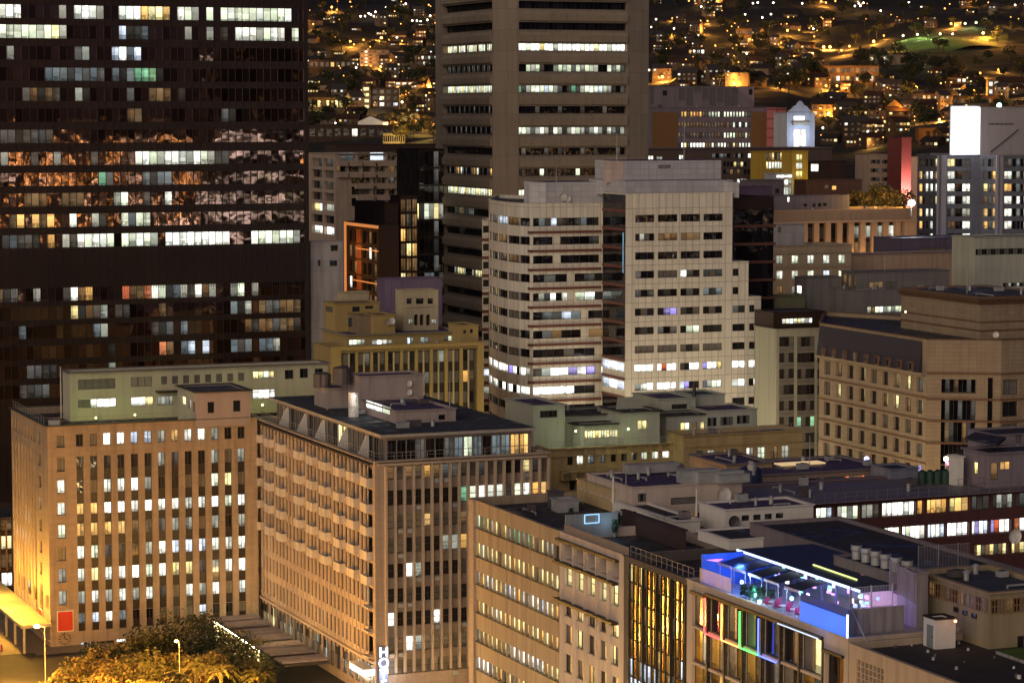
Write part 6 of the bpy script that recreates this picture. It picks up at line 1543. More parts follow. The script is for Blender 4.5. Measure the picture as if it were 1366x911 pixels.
# awnings over the bar front
for i, u in enumerate((1003, 1022, 1044, 1066, 1094)):
    z = zp_ - .35; k = PFc.hit(u, 745 + i * 9)[0]; rt = empty('black_awning', PFc.pt(k, z, 0), ['black awning furthest from the pink wall', 'second black awning counted from the far end of the bar', 'middle black awning of the five over the bar', 'fourth black awning counted from the far end of the bar', 'black awning next to the pink wall'][i], 'awning', 'black awnings over the bar terrace')
    mb = MB(); A = [PFc.pt(k - 1.3, z, .1), PFc.pt(k + 1.3, z, .1), PFc.pt(k + 1.3, z - .55, 3.0), PFc.pt(k - 1.3, z - .55, 3.0)]; mb.poly(A, BLK); mb.poly([(p[0], p[1], p[2] - .06) for p in A][::-1], BLK); mb.build('canvas', rt)
    mb = MB(); PFc.bar(mb, k - 1.32, k + 1.32, z - .75, z - .52, 2.95, 3.1, plain('awning_valance', (.5, .42, .5))); mb.build('valance', rt)
    for s_ in (-1.2, 1.2): mb = MB(); mb.tube(PFc.pt(k + s_, BLZ, 2.9), PFc.pt(k + s_, z - .55, 2.9), .04, METAL, 5); mb.build('post', rt)
# glass wind screens along the edge at the left end
rt = empty('wind_screen', (*spt(932, .2), BLZ), 'frosted wind screen of clear panels around the left end of the roof bar', 'glass screen')
GLW = bpy.data.materials.new('frosted_panel'); GLW.use_nodes = True
_b = GLW.node_tree.nodes['Principled BSDF']; _b.inputs['Base Color'].default_value = (.6, .55, .65, 1); _b.inputs['Roughness'].default_value = .3; _b.inputs['Alpha'].default_value = .5
k0, k1 = su(931), su(973)
for i in range(6):
    a = k0 + (k1 - k0) * i / 6; b_ = k0 + (k1 - k0) * (i + 1) / 6 - .05
    mb = MB(); SF.bar(mb, a, b_, BLZ + .1, BLZ + 1.9, -.25, -.2, GLW); mb.build('screen_panel', rt)
mb = MB(); SF.bar(mb, k0, k1, BLZ + 1.9, BLZ + 1.95, -.26, -.19, METAL); mb.build('top_bar', rt)
# blue lit side wall of the bar terrace, with a pink swoosh
q0 = spt(933, .3); q1 = q0 + E_ * 11
BW = Face(q0, q1, BLZ, BLZ + 3); zt_b = BW.hit(936, 742)[1]
rt = empty('blue_wall', (*q0, BLZ), 'blue lit wall with a small pink tick shaped light at the far end of the bar', 'wall')
mb = MB(); BW.bar(mb, 0, 9.5, BLZ, zt_b + .2, -.2, 0, plain('blue_paint', (.04, .14, .6), rough=.6)); mb.build('panel', rt)
a, b_ = BW.hit(942, 746.5), BW.hit(965, 745); c_ = BW.hit(957, 749)
mb = MB(); mb.poly([BW.pt(*a, .05), BW.pt(*c_, .05), BW.pt(*b_, .05)], emit('pink_light', (1, .25, .8), 1.4)); mb.poly([BW.pt(*b_, .01), BW.pt(*c_, .01), BW.pt(*a, .01)], MATS['pink_light']); mb.build('light_mark', rt)
def pt_light(u, off, dz, col, pw, label):
    q = spt(u, off); p = Vector((q.x, q.y, BLZ + dz)); rt = empty('globe_lamp', p, label, 'lamp'); mb = MB(); mb.ball(p, .2, emit('globe_%s' % str(col), col, 5), 8, 5); mb.build('globe', rt); mb = MB(); mb.tube((p.x, p.y, BLZ + .1), p, .03, METAL, 5); mb.build('stand', rt)
    lamp_light('lamp_glow', p + Vector((0, 0, .5)), col, pw, .2, rt)
pt_light(975, 1.2, 1.6, (.30, .50, 1), 330, 'bright blue white globe lamp by the end of the wind screen')
pt_light(990, 1.5, .7, (.2, .9, .85), 120, 'turquoise globe lamp low among the dark figures and plants')
pt_light(1002, .9, .4, (.6, .8, 1), 120, 'pale blue globe lamp near the roof edge')
pt_light(1040, 3, 1.9, (.45, .35, 1), 240, 'violet globe lamp in the middle of the bar terrace')
pt_light(1024, 2.6, 1.2, (.25, .8, 1), 150, 'cyan globe lamp between the magenta chairs and the second awning')
pt_light(1060, 3, 1.6, (.4, .5, 1), 300, 'blue globe lamp before the bar shelves')
lamp_light('bar_wash', (*(spt(950, 3)), BLZ + 2.6), (.08, .22, 1), 700, .5, rt)
for uu, cc in ((1010, (.4, .25, 1)), (1050, (.15, .3, 1)), (1085, (.7, .3, .8))): lamp_light('bar_wash', (*(spt(uu, 4)), BLZ + 2.4), cc, 220, .4, rt)
# plants, chairs and tables on the bar terrace
LEAFD = plain('dark_foliage', (.02, .05, .03), rough=.8, var=.3, sc=4)
def shrub(u, off, h, w, label, group=None, zb=BLZ, n=160, m=None, cat='plant', pot=True):
    q = spt(u, off) if not isinstance(u, Vector) else V2(u); rt = empty('potted_plant', (q.x, q.y, zb), label, cat, group); mb = MB(); r_ = random.Random(int(q.x * 100))
    for i in range(n):
        a = r_.uniform(0, 2 * pi); rr_ = w * math.sqrt(r_.random()); z = zb + .3 + h * r_.uniform(.2, 1) ; c = Vector((q.x + cos(a) * rr_ * (1 - .4 * (z - zb) / (h + .3)), q.y + sin(a) * rr_, z)); s = .1 + .1 * r_.random()
        d1 = Vector((r_.uniform(-1, 1), r_.uniform(-1, 1), r_.uniform(-.3, 1))).normalized() * s; d2 = d1.orthogonal().normalized() * s * .5
        mb.poly([c - d1, c + d2, c + d1, c - d2], m or LEAFD)
    mb.build('foliage', rt)
    if pot: mb = MB(); mb.tube((q.x, q.y, zb), (q.x, q.y, zb + .4), .18, METAL, 8, .24); mb.build('pot', rt)
    return rt
for i, (u, o) in enumerate(((980, 1.0), (984, 1.8), (987.5, 1.2), (991, 2.2), (995, 1.6), (999, 2.4))): shrub(u, o, 1.2, .5, 'one of the dark bushy plants clustered beside the wind screen', 'dark plants on the bar terrace')
for (uu, vv, lb_) in ((762, 700, 'small dark potted plant at the left of the blue outlined wall'), (824, 706, 'small tree in a pot right of the picnic table'), (845, 704, 'round topped potted tree before the white house wall'), (820, 716, 'low dark planting behind the picnic table')):
    q = onz(uu, vv, ZR - .8); shrub(q, 0, 1.6, .45, lb_, zb=ZR - .8)
PUR = plain('magenta_seat', (.4, .03, .12), rough=.6)
def chair(u, off, col, label, group):
    q = spt(u, off); z = BLZ + .08; rt = empty('terrace_chair', (q.x, q.y, z), label, 'chair', group)
    mb = MB(); mb.obox(q, E_, .5, .5, z + .42, z + .5, col); mb.build('seat', rt); mb = MB(); mb.obox(q + G * .45, E_, .5, .06, z + .5, z + 1.0, col); mb.build('backrest', rt)
    for a, b_ in ((.03, .03), (.45, .03), (.03, .43), (.45, .43)): mb = MB(); p = q + E_ * a + G * b_; mb.tube((p.x, p.y, z), (p.x, p.y, z + .42), .025, METAL, 4); mb.build('leg', rt)
for u, o in ((1014, .8), (1019, 1.6), (1027, .8), (1032, 1.7), (1041, .9), (1046, 1.9), (1053, .9), (1058, 1.7), (1036, 3.2), (1050, 3.4)): chair(u, o, PUR, 'one of the magenta terrace chairs behind the roof edge', 'magenta chairs on the bar terrace')
def table(u, off, label, group):
    q = spt(u, off); z = BLZ + .08; rt = empty('terrace_table', (q.x, q.y, z), label, 'table', group)
    mb = MB(); mb.tube((q.x, q.y, z + .7), (q.x, q.y, z + .75), .42, WHITE, 12); mb.build('table_top', rt); mb = MB(); mb.tube((q.x, q.y, z), (q.x, q.y, z + .7), .04, METAL, 6); mb.build('pedestal', rt)
for u, o in ((1017, 1.1), (1030, 1.2), (1044, 1.3), (1056, 1.2), (1043, 2.7)): table(u, o, 'one of the round white tables among the magenta chairs', 'white tables on the bar terrace')
# people at the far end and by the tables
SKIN = plain('skin', (.45, .28, .2), rough=.6); 
def person(u, off, label, top, legs, hair, ang=0.0, h=1.72, group=None, arms=(.25, .1)):
    q = spt(u, off); z = BLZ + .08; rt = empty('person', (q.x, q.y, z), label, 'person', group)
    s = h / 1.72
    V = [(0, 0, .95), (0, 0, 1.2), (0, 0, 1.42), (0, 0, 1.52), (0, .01, 1.64), (.1, 0, .9), (.11, .02, .5), (.11, 0, .08), (.11, .13, .03), (-.1, 0, .9), (-.11, .02, .5), (-.11, -.02, .08), (-.11, .11, .03),
         (.19, 0, 1.4), (.25, .04, 1.12), (.22, .04 + arms[0], .98), (.2, .06 + arms[0] * 1.3, .93), (-.19, 0, 1.4), (-.25, .04, 1.12), (-.22, .04 + arms[1], .95), (-.2, .06 + arms[1] * 1.3, .88)]
    Eg = [(0, 1), (1, 2), (2, 3), (3, 4), (0, 5), (5, 6), (6, 7), (7, 8), (0, 9), (9, 10), (10, 11), (11, 12), (2, 13), (13, 14), (14, 15), (15, 16), (2, 17), (17, 18), (18, 19), (19, 20)]
    R_ = [.15, .14, .15, .06, .1, .09, .065, .045, .035, .09, .065, .045, .035, .06, .045, .035, .03, .06, .045, .035, .03]
    me = bpy.data.meshes.new('body'); ca, sa = cos(ang), sin(ang)
    me.from_pydata([((x * ca - y * sa) * s, (x * sa + y * ca) * s, zz * s) for x, y, zz in V], Eg, [])
    bm_ = bmesh.new(); bm_.from_mesh(me); ly = bm_.verts.layers.skin.verify(); bm_.verts.ensure_lookup_table()
    for i, vv_ in enumerate(bm_.verts): vv_[ly].radius = (R_[i] * s, R_[i] * s); vv_[ly].use_root = (i == 0)
    bm_.to_mesh(me); bm_.free()
    o = bpy.data.objects.new('body', me); COL.objects.link(o)
    o.modifiers.new('skin', 'SKIN'); sb_ = o.modifiers.new('sub', 'SUBSURF'); sb_.levels = 1; sb_.render_levels = 1
    dg_ = bpy.context.evaluated_depsgraph_get(); me2 = bpy.data.meshes.new_from_object(o.evaluated_get(dg_)); bpy.data.objects.remove(o)
    me2.materials.clear(); [me2.materials.append(x) for x in (SKIN, top, legs)]
    for p in me2.polygons:
        zc = p.center.z / s; p.material_index = 0 if zc > 1.48 else (1 if zc > .95 else 2)
        rad = math.hypot(p.center.x, p.center.y)
        if .8 < zc < 1.02 and rad > .2 * s: p.material_index = 0
    b = bpy.data.objects.new('body', me2); COL.objects.link(b); b.parent = rt
    mb = MB(); mb.ball((q.x, q.y - .0, z + 1.68 * s), .115, hair, 8, 5); mb.build('hair', rt)
    return rt
TOPS = [plain('dark_jacket', (.02, .02, .03)), plain('pale_shirt', (.6, .55, .6)), plain('navy_top', (.02, .03, .09))]
HAIR = plain('dark_hair', (.02, .015, .01))
person(1063, 1.2, 'person in a pale shirt standing at the left end of the blue banner', TOPS[1], TOPS[0], HAIR, .4)
person(997, 3.4, 'person in a dark jacket standing behind the dark plants', TOPS[0], TOPS[0], HAIR, 2.2)
person(1012, 3.6, 'person in a navy top under the second awning', TOPS[2], TOPS[0], HAIR, 1.2)
# blue banner on the roof edge
k0, k1 = su(1067, 820), su(1130.5, 820); zb1_ = SF.hit(1067, 801)[1]
rt = empty('blue_banner', SF.pt(k0, ZR, 0), 'large plain bright blue lit banner hung along the roof edge of the bar', 'banner')
mb = MB(); SF.bar(mb, k0, k1, ZR + .12, zb1_, -.1, .02, emit('banner_blue', (.015, .17, .90), .95, .1)); mb.build('panel', rt)
mb = MB(); SF.bar(mb, k0, k1, zb1_, zb1_ + .75, -.12, -.06, plain('banner_top', (.01, .07, .42))); mb.build('top_band', rt)
mb = MB(); SF.bar(mb, k1, k1 + .12, ZR, zb1_ + .3, -.05, .1, emit('white_tube', (.7, .8, 1), 2)); mb.build('end_tube', rt)
lamp_light('banner_glow', SF.pt((k0 + k1) / 2, ZR + .8, 1.2), (.1, .3, 1), 60, .5, rt)
# pink wall, concrete frame and screens right of the bar
PW = Face(V2(onz(1147, 812, BLZ)), V2(onz(1147, 812, BLZ)) - G, 0, 1); kq = PW.hit(1200, 815)[0]
rt = empty('pink_wall', (*PW.p0, BLZ), 'pale pink lit wall at the right end of the roof bar', 'wall')
zt_p = PW.hit(1147, 765)[1]; mb = MB(); mb.poly([PW.pt(0, BLZ, 0), PW.pt(kq, BLZ, 0), PW.pt(kq, zt_p - .9, 0), PW.pt(0, zt_p, 0)], plain('pink_plaster', (.62, .40, .46))); mb.poly([PW.pt(0, BLZ, -.25), PW.pt(0, zt_p, -.25), PW.pt(kq, zt_p - .9, -.25), PW.pt(kq, BLZ, -.25)], MATS['pink_plaster']); mb.poly([PW.pt(0, zt_p, 0), PW.pt(kq, zt_p - .9, 0), PW.pt(kq, zt_p - .9, -.25), PW.pt(0, zt_p, -.25)], MATS['pink_plaster']); mb.build('panel', rt)
lamp_light('pink_wash', PW.pt(kq * .45, BLZ + 1.5, 2), (1, .72, .85), 130, .4, rt)
M_CC = wall('stained_concrete', (.34, .31, .33), var=.18, streak=.5)
rbox('concrete_stack', 'stained concrete wall block between the pink wall and the tan corner block', 'wall', 1223, 765, 845, uL=1197, wR=1.2, zb=ZR - .8, m=M_CC, roof=M_CC)
lwp = V2(onz(1133, 848, BLZ)); LW_ = Face(lwp, lwp + E_, 0, 1); kw_ = LW_.hit(1206, 830)[0]; lzt = LW_.hit(1140, 813)[1]; lzf = LW_.hit(1140, 784)[1]
rt = empty('low_wall', (*lwp, BLZ), 'grey rooftop wall carrying the slatted steel fence beside the blue banner', 'wall')
mb = MB(); LW_.bar(mb, 0, kw_, BLZ, lzt, -.3, 0, M_CC); mb.build('panel', rt)
def barfence(p0, p1, z0, z1, label, step=.16, m=None, post=2.2, cat='fence'):
    rt = empty('bar_fence', (*V2(p0), z0), label, cat); p0, p1 = V2(p0), V2(p1); L_ = (p1 - p0).length; n = int(L_ / step); mb = MB(); m = m or METAL
    for i in range(n + 1): q = p0 + (p1 - p0) * i / n; mb.tube((q.x, q.y, z0), (q.x, q.y, z1), .022, m, 4)
    mb.build('slat_panel', rt)
    for i in range(int(L_ / post) + 1): q = p0 + (p1 - p0) * min(1, i * post / L_); mb = MB(); mb.tube((q.x, q.y, z0), (q.x, q.y, z1 + .12), .06, m, 6); mb.build('post', rt)
    mb = MB(); mb.tube((*p0, z1), (*p1, z1), .04, m, 4); mb.tube((*p0, z0 + .1), (*p1, z0 + .1), .04, m, 4); mb.build('rail', rt)
barfence(LW_.pt(.1, 0, -.15)[:2], LW_.pt(kw_ * .8, 0, -.15)[:2], lzt, lzf, 'tall slatted steel fence beside the pink wall')
def f2(u, vb, vt_, d): q = P(u, vb, d); return q, P(u, vt_, d).z
q, zt_ = f2(1187, 779, 748, 237); q2, _z = f2(1222, 792, 760, 230); barfence(q[:2], q2[:2], q.z - .5, zt_, 'slatted screen in front of the row of roof chillers', m=plain('violet_steel', (.22, .20, .24)))
q, zt_ = f2(1225, 760, 729, 247); barfence(q[:2], V2(q) + E_ * 5.6, q.z, zt_, 'long slatted grey fence on the roof right of the chillers', m=plain('violet_steel', (.22, .20, .24)))
# chillers
pl = P(1112, 727, 268); 
CH = rbox('chiller_plinth', 'long low plinth carrying the row of round roof chillers', 'plinth', 1190, 766, 779, uL=1112, wR=3, zb=ZR + 2.9, m=M_LB, roof=M_ROOFD, cop=.05)
f = CH.L
for i, (u, v) in enumerate(((1131.5, 728), (1144, 732), (1157, 736), (1170, 741), (1184, 746), (1199, 752))):
    q = onz(u, v, CH.z1 + .1) if False else None
    k = f.hit(u, 745)[0]; p = Vector(f.pt(k, CH.z1 + .1, -.9)); r = .55
    rt = empty('roof_chiller', p, ['round grey roof chiller furthest left in the row', 'second roof chiller from the left', 'third roof chiller from the left', 'fourth roof chiller from the left', 'fifth roof chiller from the left', 'large last roof chiller next to the slatted screen'][i], 'chiller', 'row of round roof chillers')
    mb = MB(); mb.tube(p, p + Vector((0, 0, .75)), r * .82, METAL, 14); mb.build('drum', rt); mb = MB(); mb.tube(p + Vector((0, 0, .75)), p + Vector((0, 0, .95)), r * .82, METAL, 14, r); mb.tube(p + Vector((0, 0, .95)), p + Vector((0, 0, 1.35)), r, METAL, 14); mb.build('cowl', rt)
    mb = MB(); mb.tube(p + Vector((0, 0, 1.352)), p + Vector((0, 0, 1.38)), r * .8, BLK, 12); mb.build('fan_grille', rt)
# tan corner block with the window band
tk = rbox('tan_corner_block', 'tan two storey roof building with a continuous band of brown framed windows', 'roof building', 1320, 792, 868, uL=1223, uR=1420, zb=ZR - 1, m=wall('olive_tan_render', (.34, .28, .18), joint=(2.6, 20), jcol=.85, var=.08, streak=.25), roof=plain('slate_roof_blue', (.055, .06, .08), rough=.8, var=.3, sc=.5), cop=.3, copm=M_TB, par=.3)
def bandw(f, u0, u1, z0, z1, n, sts):
    mb = MB(); k0, k1 = f.hit(u0, 800)[0], f.hit(u1, 800)[0]; OF = plain('ochre_frame', (.30, .17, .07), rough=.6)
    for i in range(n):
        o = MB(); a = k0 + (k1 - k0) * i / n; b_ = k0 + (k1 - k0) * (i + 1) / n; addwin(o, f, a + .02, b_ - .02, z0, z1, sts[i % len(sts)], nx=2, ny=2, rec=-.05, fr=OF, t=.07); o.build('window', tk.root)
zt_ = tk.L.hit(1224, 769.5)[1]; zb_ = tk.L.hit(1224, 788)[1]
bandw(tk.L, 1225.5, 1318.5, zb_, zt_, 12, '.,x.,e.xe,'); bandw(tk.R, 1321.5, 1400, zb_, zt_, 8, '.,x')
for (a, b_, c, d) in ((1273, 807.5, 1279, 817), (1285, 811.5, 1291, 821), (1297, 816, 1303.5, 825.5)):
    k0, z1 = tk.L.hit(a, b_); k1, z0 = tk.L.hit(c, d); o = MB(); addwin(o, tk.L, k0, k1, z0, z0 + (z1 - z0) * .9, '.', nx=1, rec=-.04); o.build('small_window', tk.root)
k0, z1 = tk.R.hit(1357, 848); o = MB(); addwin(o, tk.R, k0, k0 + 2.5, z1 - 1.6, z1, '.', nx=2, rec=-.04); o.build('small_window', tk.root)
GR = plain('green_mat', (.06, .12, .015), rough=.9); a = onz(1328, 868, ZR - .55)
mb = MB(); mb.obox(V2(a), -G, 14, 6, ZR - .8, ZR - .5, M_CC, GR); tag(mb.build('grass_strip'), 'flat strip of green turf on the roof below the tan building', 'turf')
hut = rbox('white_stair_hut', 'small white stair hut with a steel door on the dark stained roof', 'hut', 1248.5, 827, 866, uL=1232, uR=1275, zb=ZR - .85, m=WHITE, roof=BLK, cop=.08, copm=BLK)
f = hut.L; k0 = f.hit(1237, 840)[0]; k1 = f.hit(1245, 840)[0]; mb = MB(); f.bar(mb, k0, k1, hut.z0, hut.z0 + 2.05, 0, .06, plain('grey_door', (.22, .25, .25))); dr = mb.build('door', hut.root)
mb = MB(); mb.ball(f.pt(k1 - .12, hut.z0 + 1.05, .1), .06, BLK, 6, 4); mb.build('handle', dr)
bulkhead(1274.5, 828, onz(1275, 866, ZR - .85).y - .6, (1, .35, .12), 6, 'small red lamp on the right corner of the white stair hut')
rn = random.Random(11)
for i in range(26):
    u = rn.uniform(1150, 1360); v = rn.uniform(848, 905); 
    if v < 846 + (u - 1150) * .05 or v > 852 + (u - 1135) * .36: continue
    q = onz(u, v, ZR - .85); c = rn.choice([WHITE, METAL, TANKM]); s = rn.uniform(.1, .24)
    mb = MB(); mb.tube(q, q + Vector((0, 0, s * 1.6)), s, c, 8, s * .8); o = mb.build('roof_cowl'); tag(o, 'one of the small round cowls scattered over the dark stained roof', 'roof cowl', 'small cowls on the stained roof')
mb = MB(); mb.tube(LW_.pt(.1, lzt + .2, .1), SF.pt(su(1149, 870), ZR + .1, -.6), .07, METAL, 6); tag(mb.build('bracing_pole'), 'slanting steel pole braced between the grey wall and the roof edge', 'pole')
# dark roofs filling the space behind the bar and chillers
pra = V2(onz(1120, 690, ZR + 2.5)); prl = 66
Bld('dark_plant_roof', 'long dark flat roof behind the chillers, running toward the lower right', 'roof', pts=[pra - E_ * 11, pra - E_ * 11 - G * prl], depth=11, gdir=E_, zt=ZR + 2.5, m=M_LB, roof=M_ROOFD, par=.25, cop=.1, z0=0).finish()
q = P(1320, 745, 258); dq = Face(V2(q), V2(q) + E_, 0, 1); dish(dq, 1351, 672.5 + 56 - 14, .75, 'round pale dish at the far right above the tan building')

# the other side of the street: a low lit row, below the edge of the photo, mirrored in the glass fronts
OPP = Face(SF.pt(42, 0, 19)[:2], SF.pt(170, 0, 19)[:2], 0, 13)
op = Bld('opposite_row', 'low amber lit shop row across the street, below the bottom edge of the photo', 'building', pts=[OPP.pt(128, 0, 12)[:2], OPP.pt(128, 0, 0)[:2], OPP.pt(0, 0, 0)[:2]], depth=12, gdir=-E_, zt=13, m=wall('amber_render', (.5, .4, .28)), roof=ROOFG)
for f in op.faces[1:2]:
    for c in range(30):
        for r in range(3): op.win(f, 1 + c * 4.2, 4 + c * 4.2, 1 + r * 4, 3.4 + r * 4, random.choice('yoowW' if r == 0 else 'oyx.'), nx=2, rec=.2)
op.finish()
for k in range(9): lamp_light('street_glow', SF.pt(45 + k * 14, 8.5, 11), (1, .55, .14), 1300, .5)

def clutter(b, what, n, seed, z=None, kinds='vpb', inset=1.2):
    rn_ = random.Random(seed); z = (b.z1 - b.par if z is None else z) + .01; ring = b.ring; o = ring[1] if len(ring) == 4 and len(b.front) == 3 else ring[0]
    if len(b.front) == 3: ax, ay, la, lb_ = b.e, b.g, b.wR, b.wL
    else: ax = (ring[1] - ring[0]).normalized(); la = (ring[1] - ring[0]).length; ay = (ring[2] - ring[1]).normalized(); lb_ = (ring[2] - ring[1]).length
    for i in range(n):
        q = o + ax * rn_.uniform(inset, la - inset) + ay * rn_.uniform(inset, lb_ - inset); k = kinds[i % len(kinds)]
        if k == 'v':
            rt = empty('roof_vent', (q.x, q.y, z), 'one of the small round vents on the roof of ' + what, 'roof vent', 'vents on the roof of ' + what); mb = MB(); r = rn_.uniform(.15, .3); mb.tube((q.x, q.y, z), (q.x, q.y, z + .7), r, METAL, 8); mb.build('stack', rt); mb = MB(); mb.tube((q.x, q.y, z + .72), (q.x, q.y, z + .95), r * 1.6, METAL, 8, r * .5); mb.build('cap', rt)
        elif k == 'p':
            L_ = rn_.uniform(3, 8); dr = rn_.choice([ax, ay]); q2 = q + dr * L_
            if (q2 - o).dot(ax) > la - .4 or (q2 - o).dot(ay) > lb_ - .4: q2 = q - dr * min(L_, 2)
            mb = MB(); mb.tube((q.x, q.y, z + .25), (q2.x, q2.y, z + .25), .11, METAL, 6); mb.tube((q.x, q.y, z), (q.x, q.y, z + .3), .1, METAL, 5); mb.tube((q2.x, q2.y, z), (q2.x, q2.y, z + .3), .1, METAL, 5); tag(mb.build('roof_pipe'), 'one of the low pipe runs lying on the roof of ' + what, 'pipe', 'pipes on the roof of ' + what)
        else:
            rt = empty('condenser_unit', (q.x, q.y, z), 'one of the boxy condenser units on the roof of ' + what, 'condenser', 'condensers on the roof of ' + what); w = rn_.uniform(.8, 1.6); h = rn_.uniform(.6, 1.2); m_ = rn_.choice([METAL, TANKM, M_LB])
            mb = MB(); mb.obox(q, ax, w, .8, z + .1, z + h, m_); mb.build('casing', rt); mb = MB(); mb.tube((*(q + ax * w / 2 + Vector((-ax.y, ax.x)) * .4), z + h), (*(q + ax * w / 2 + Vector((-ax.y, ax.x)) * .4), z + h + .06), .3, BLK, 10); mb.build('fan_grille', rt)
for b_, what, n, sd in ((bh, 'the hotel', 0, 1), (ro, 'the ribbon windowed office', 9, 2), (tr2, 'the white upper block', 12, 3), (tb, 'the tan windowless block', 4, 4), (lb, 'the long brown block', 9, 5), (by, 'the mustard building', 6, 6), (rg, 'the plain dark grey block', 9, 7), (wh, 'the white terrace house', 4, 8), (w2b, 'the four windowed white block', 4, 9),
        (rb, 'the beige stone building', 5, 10), (b1, 'the hotel plant room', 3, 11), (at, 'the stepped attic', 6, 12), (tk, 'the tan corner block', 7, 13), (bt3, 'the rooftop apartment', 4, 14), (rcn, 'the colonnade building', 7, 15), (de2, 'the right deco wing', 5, 16), (r1, 'the brown panelled office', 4, 17), (lt, 'the long terraced building', 10, 18)):
    if n: clutter(b_, what, n, sd)
clutter(bt, 'the glazed hotel storey', 9, 19, z=bt.z1 + .4)
for i, (u, v, d, h, lb_) in enumerate(((700, 655, 312, 3.5, 'thin aerial mast on the dark roof of the ribbon windowed office'), (1080, 622, 340, 4, 'thin aerial mast on the long brown block'), (600, 548, 350, 4, 'thin aerial mast on the glazed hotel storey'), (1290, 392, 412, 4, 'thin aerial mast on the stepped attic'), (1180, 366, 485, 4, 'thin aerial mast on the grey rooftop house'))): mast(u, v, d, h, lb_, r=.06)
# ================================================================ foliage
def leafmat(name, col):
    return plain(name, col, rough=.75, var=.35, sc=1.5)
LG = [leafmat('leaf_dark', (.022, .032, .012)), leafmat('leaf_mid', (.10, .09, .03)), leafmat('leaf_amber_lit', (.20, .14, .045))]  # paler leaf colours hold part of the amber lamplight
BARK = plain('bark', (.06, .045, .03), rough=.9)
def crown_mesh(mb, c, r, n, leaf, seed, squash=.75, clumps=14, mats=LG):
    rn = random.Random(seed); C0 = Vector(c); cl = []
    for i in range(clumps):
        d = Vector((rn.gauss(0, 1), rn.gauss(0, 1), rn.gauss(0, .8))).normalized() * r * rn.uniform(.35, .82); d.z *= squash
        cl.append((C0 + d, r * rn.uniform(.28, .48), rn.choice(mats)))
    for i in range(n):
        cc, rr, m = rn.choice(cl)
        d = Vector((rn.gauss(0, 1), rn.gauss(0, 1), rn.gauss(0, 1))).normalized() * rr * (rn.random() ** .35); d.z *= .8
        p = cc + d; s = leaf * rn.uniform(.6, 1.3)
        a = Vector((rn.uniform(-1, 1), rn.uniform(-1, 1), rn.uniform(-.7, .7))).normalized() * s; b_ = a.cross(Vector((rn.uniform(-1, 1), rn.uniform(-1, 1), rn.uniform(-1, 1)))).normalized() * s * .55
        mb.poly([p - a, p + b_, p + a, p - b_], m)
def make_tree(x, y, z, h, r, label, cat='tree', group=None, n=500, leaf=.5, seed=1, trunk=True, name='tree', mats=LG, squash=.75, clumps=14):
    rt = empty(name, (x, y, z), label, cat, group)
    mb = MB(); crown_mesh(mb, (x, y, z + h - r * squash), r, n, leaf, seed, squash, clumps, mats); mb.build('crown', rt)
    rn = random.Random(seed + 5); mb = MB(); t = h * .35
    mb.tube((x, y, z - .3), (x, y, z + t), .05 * h * .6, BARK, 7, .035 * h * .6)
    for i in range(5):
        a = i * 1.256 + rn.random(); mb.tube((x, y, z + t), (x + cos(a) * r * .55, y + sin(a) * r * .55, z + h * .7), .02 * h, BARK, 5, .008 * h)
    mb.build('trunk', rt); return rt
# ================================================================ houses on the hillside
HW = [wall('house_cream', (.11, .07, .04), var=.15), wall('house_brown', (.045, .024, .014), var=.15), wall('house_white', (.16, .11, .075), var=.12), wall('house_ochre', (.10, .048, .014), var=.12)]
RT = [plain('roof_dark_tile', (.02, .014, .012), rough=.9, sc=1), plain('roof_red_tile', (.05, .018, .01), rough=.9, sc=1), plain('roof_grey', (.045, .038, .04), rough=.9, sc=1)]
def house(x, y, z, ang, w, d, h, rh, wm, rm, wins, name='house', label='', group=None, cat='house', glow=None):
    rt = empty(name, (x, y, z), label, cat, group)
    e = Vector((cos(ang), sin(ang))); n = Vector((-e.y, e.x)); o = Vector((x, y)) - e * w / 2 - n * d / 2
    mb = MB(); mb.obox(o, e, w, d, z - 4, z + h, wm)
    A, B2, C2, D2 = o, o + e * w, o + e * w + n * d, o + n * d
    if rh > 0:
        g0 = (A + D2) / 2; g1 = (B2 + C2) / 2
        mb.poly([(A.x, A.y, z + h), (g0.x, g0.y, z + h + rh), (D2.x, D2.y, z + h)], wm); mb.poly([(B2.x, B2.y, z + h), (C2.x, C2.y, z + h), (g1.x, g1.y, z + h + rh)], wm)
        mb.build('wall', rt); mb = MB(); ov = .4; gg0 = g0 - e * ov; gg1 = g1 + e * ov; a1 = A - e * ov - n * ov; b1 = B2 + e * ov - n * ov; c1 = C2 + e * ov + n * ov; d1 = D2 - e * ov + n * ov; zl = z + h - rh * ov / (d / 2)
        for lift in (.02, .22):
            mb.poly([(a1.x, a1.y, zl + lift), (b1.x, b1.y, zl + lift), (gg1.x, gg1.y, z + h + rh + lift), (gg0.x, gg0.y, z + h + rh + lift)], rm)
            mb.poly([(c1.x, c1.y, zl + lift), (d1.x, d1.y, zl + lift), (gg0.x, gg0.y, z + h + rh + lift), (gg1.x, gg1.y, z + h + rh + lift)], rm)
        mb.build('roof', rt)
    else:
        mb.build('wall', rt); mb = MB(); mb.obox(o - (e + n) * .25, e, w + .5, d + .5, z + h + .01, z + h + .3, rm); mb.build('roof', rt)
    F1 = Face(A, B2, z, z + h); F2 = Face(D2, A, z, z + h)
    for (fi, k, zz, ww, hh, st) in wins:
        f = F1 if fi == 0 else F2; o_ = MB(); k0 = f.w * k
        addwin(o_, f, k0, k0 + ww, z + zz, z + zz + hh, st, nx=max(1, int(ww / 1.3)), rec=-.06, fr=None); o_.build('window', rt)
    return rt
protos = []
rn = random.Random(21)
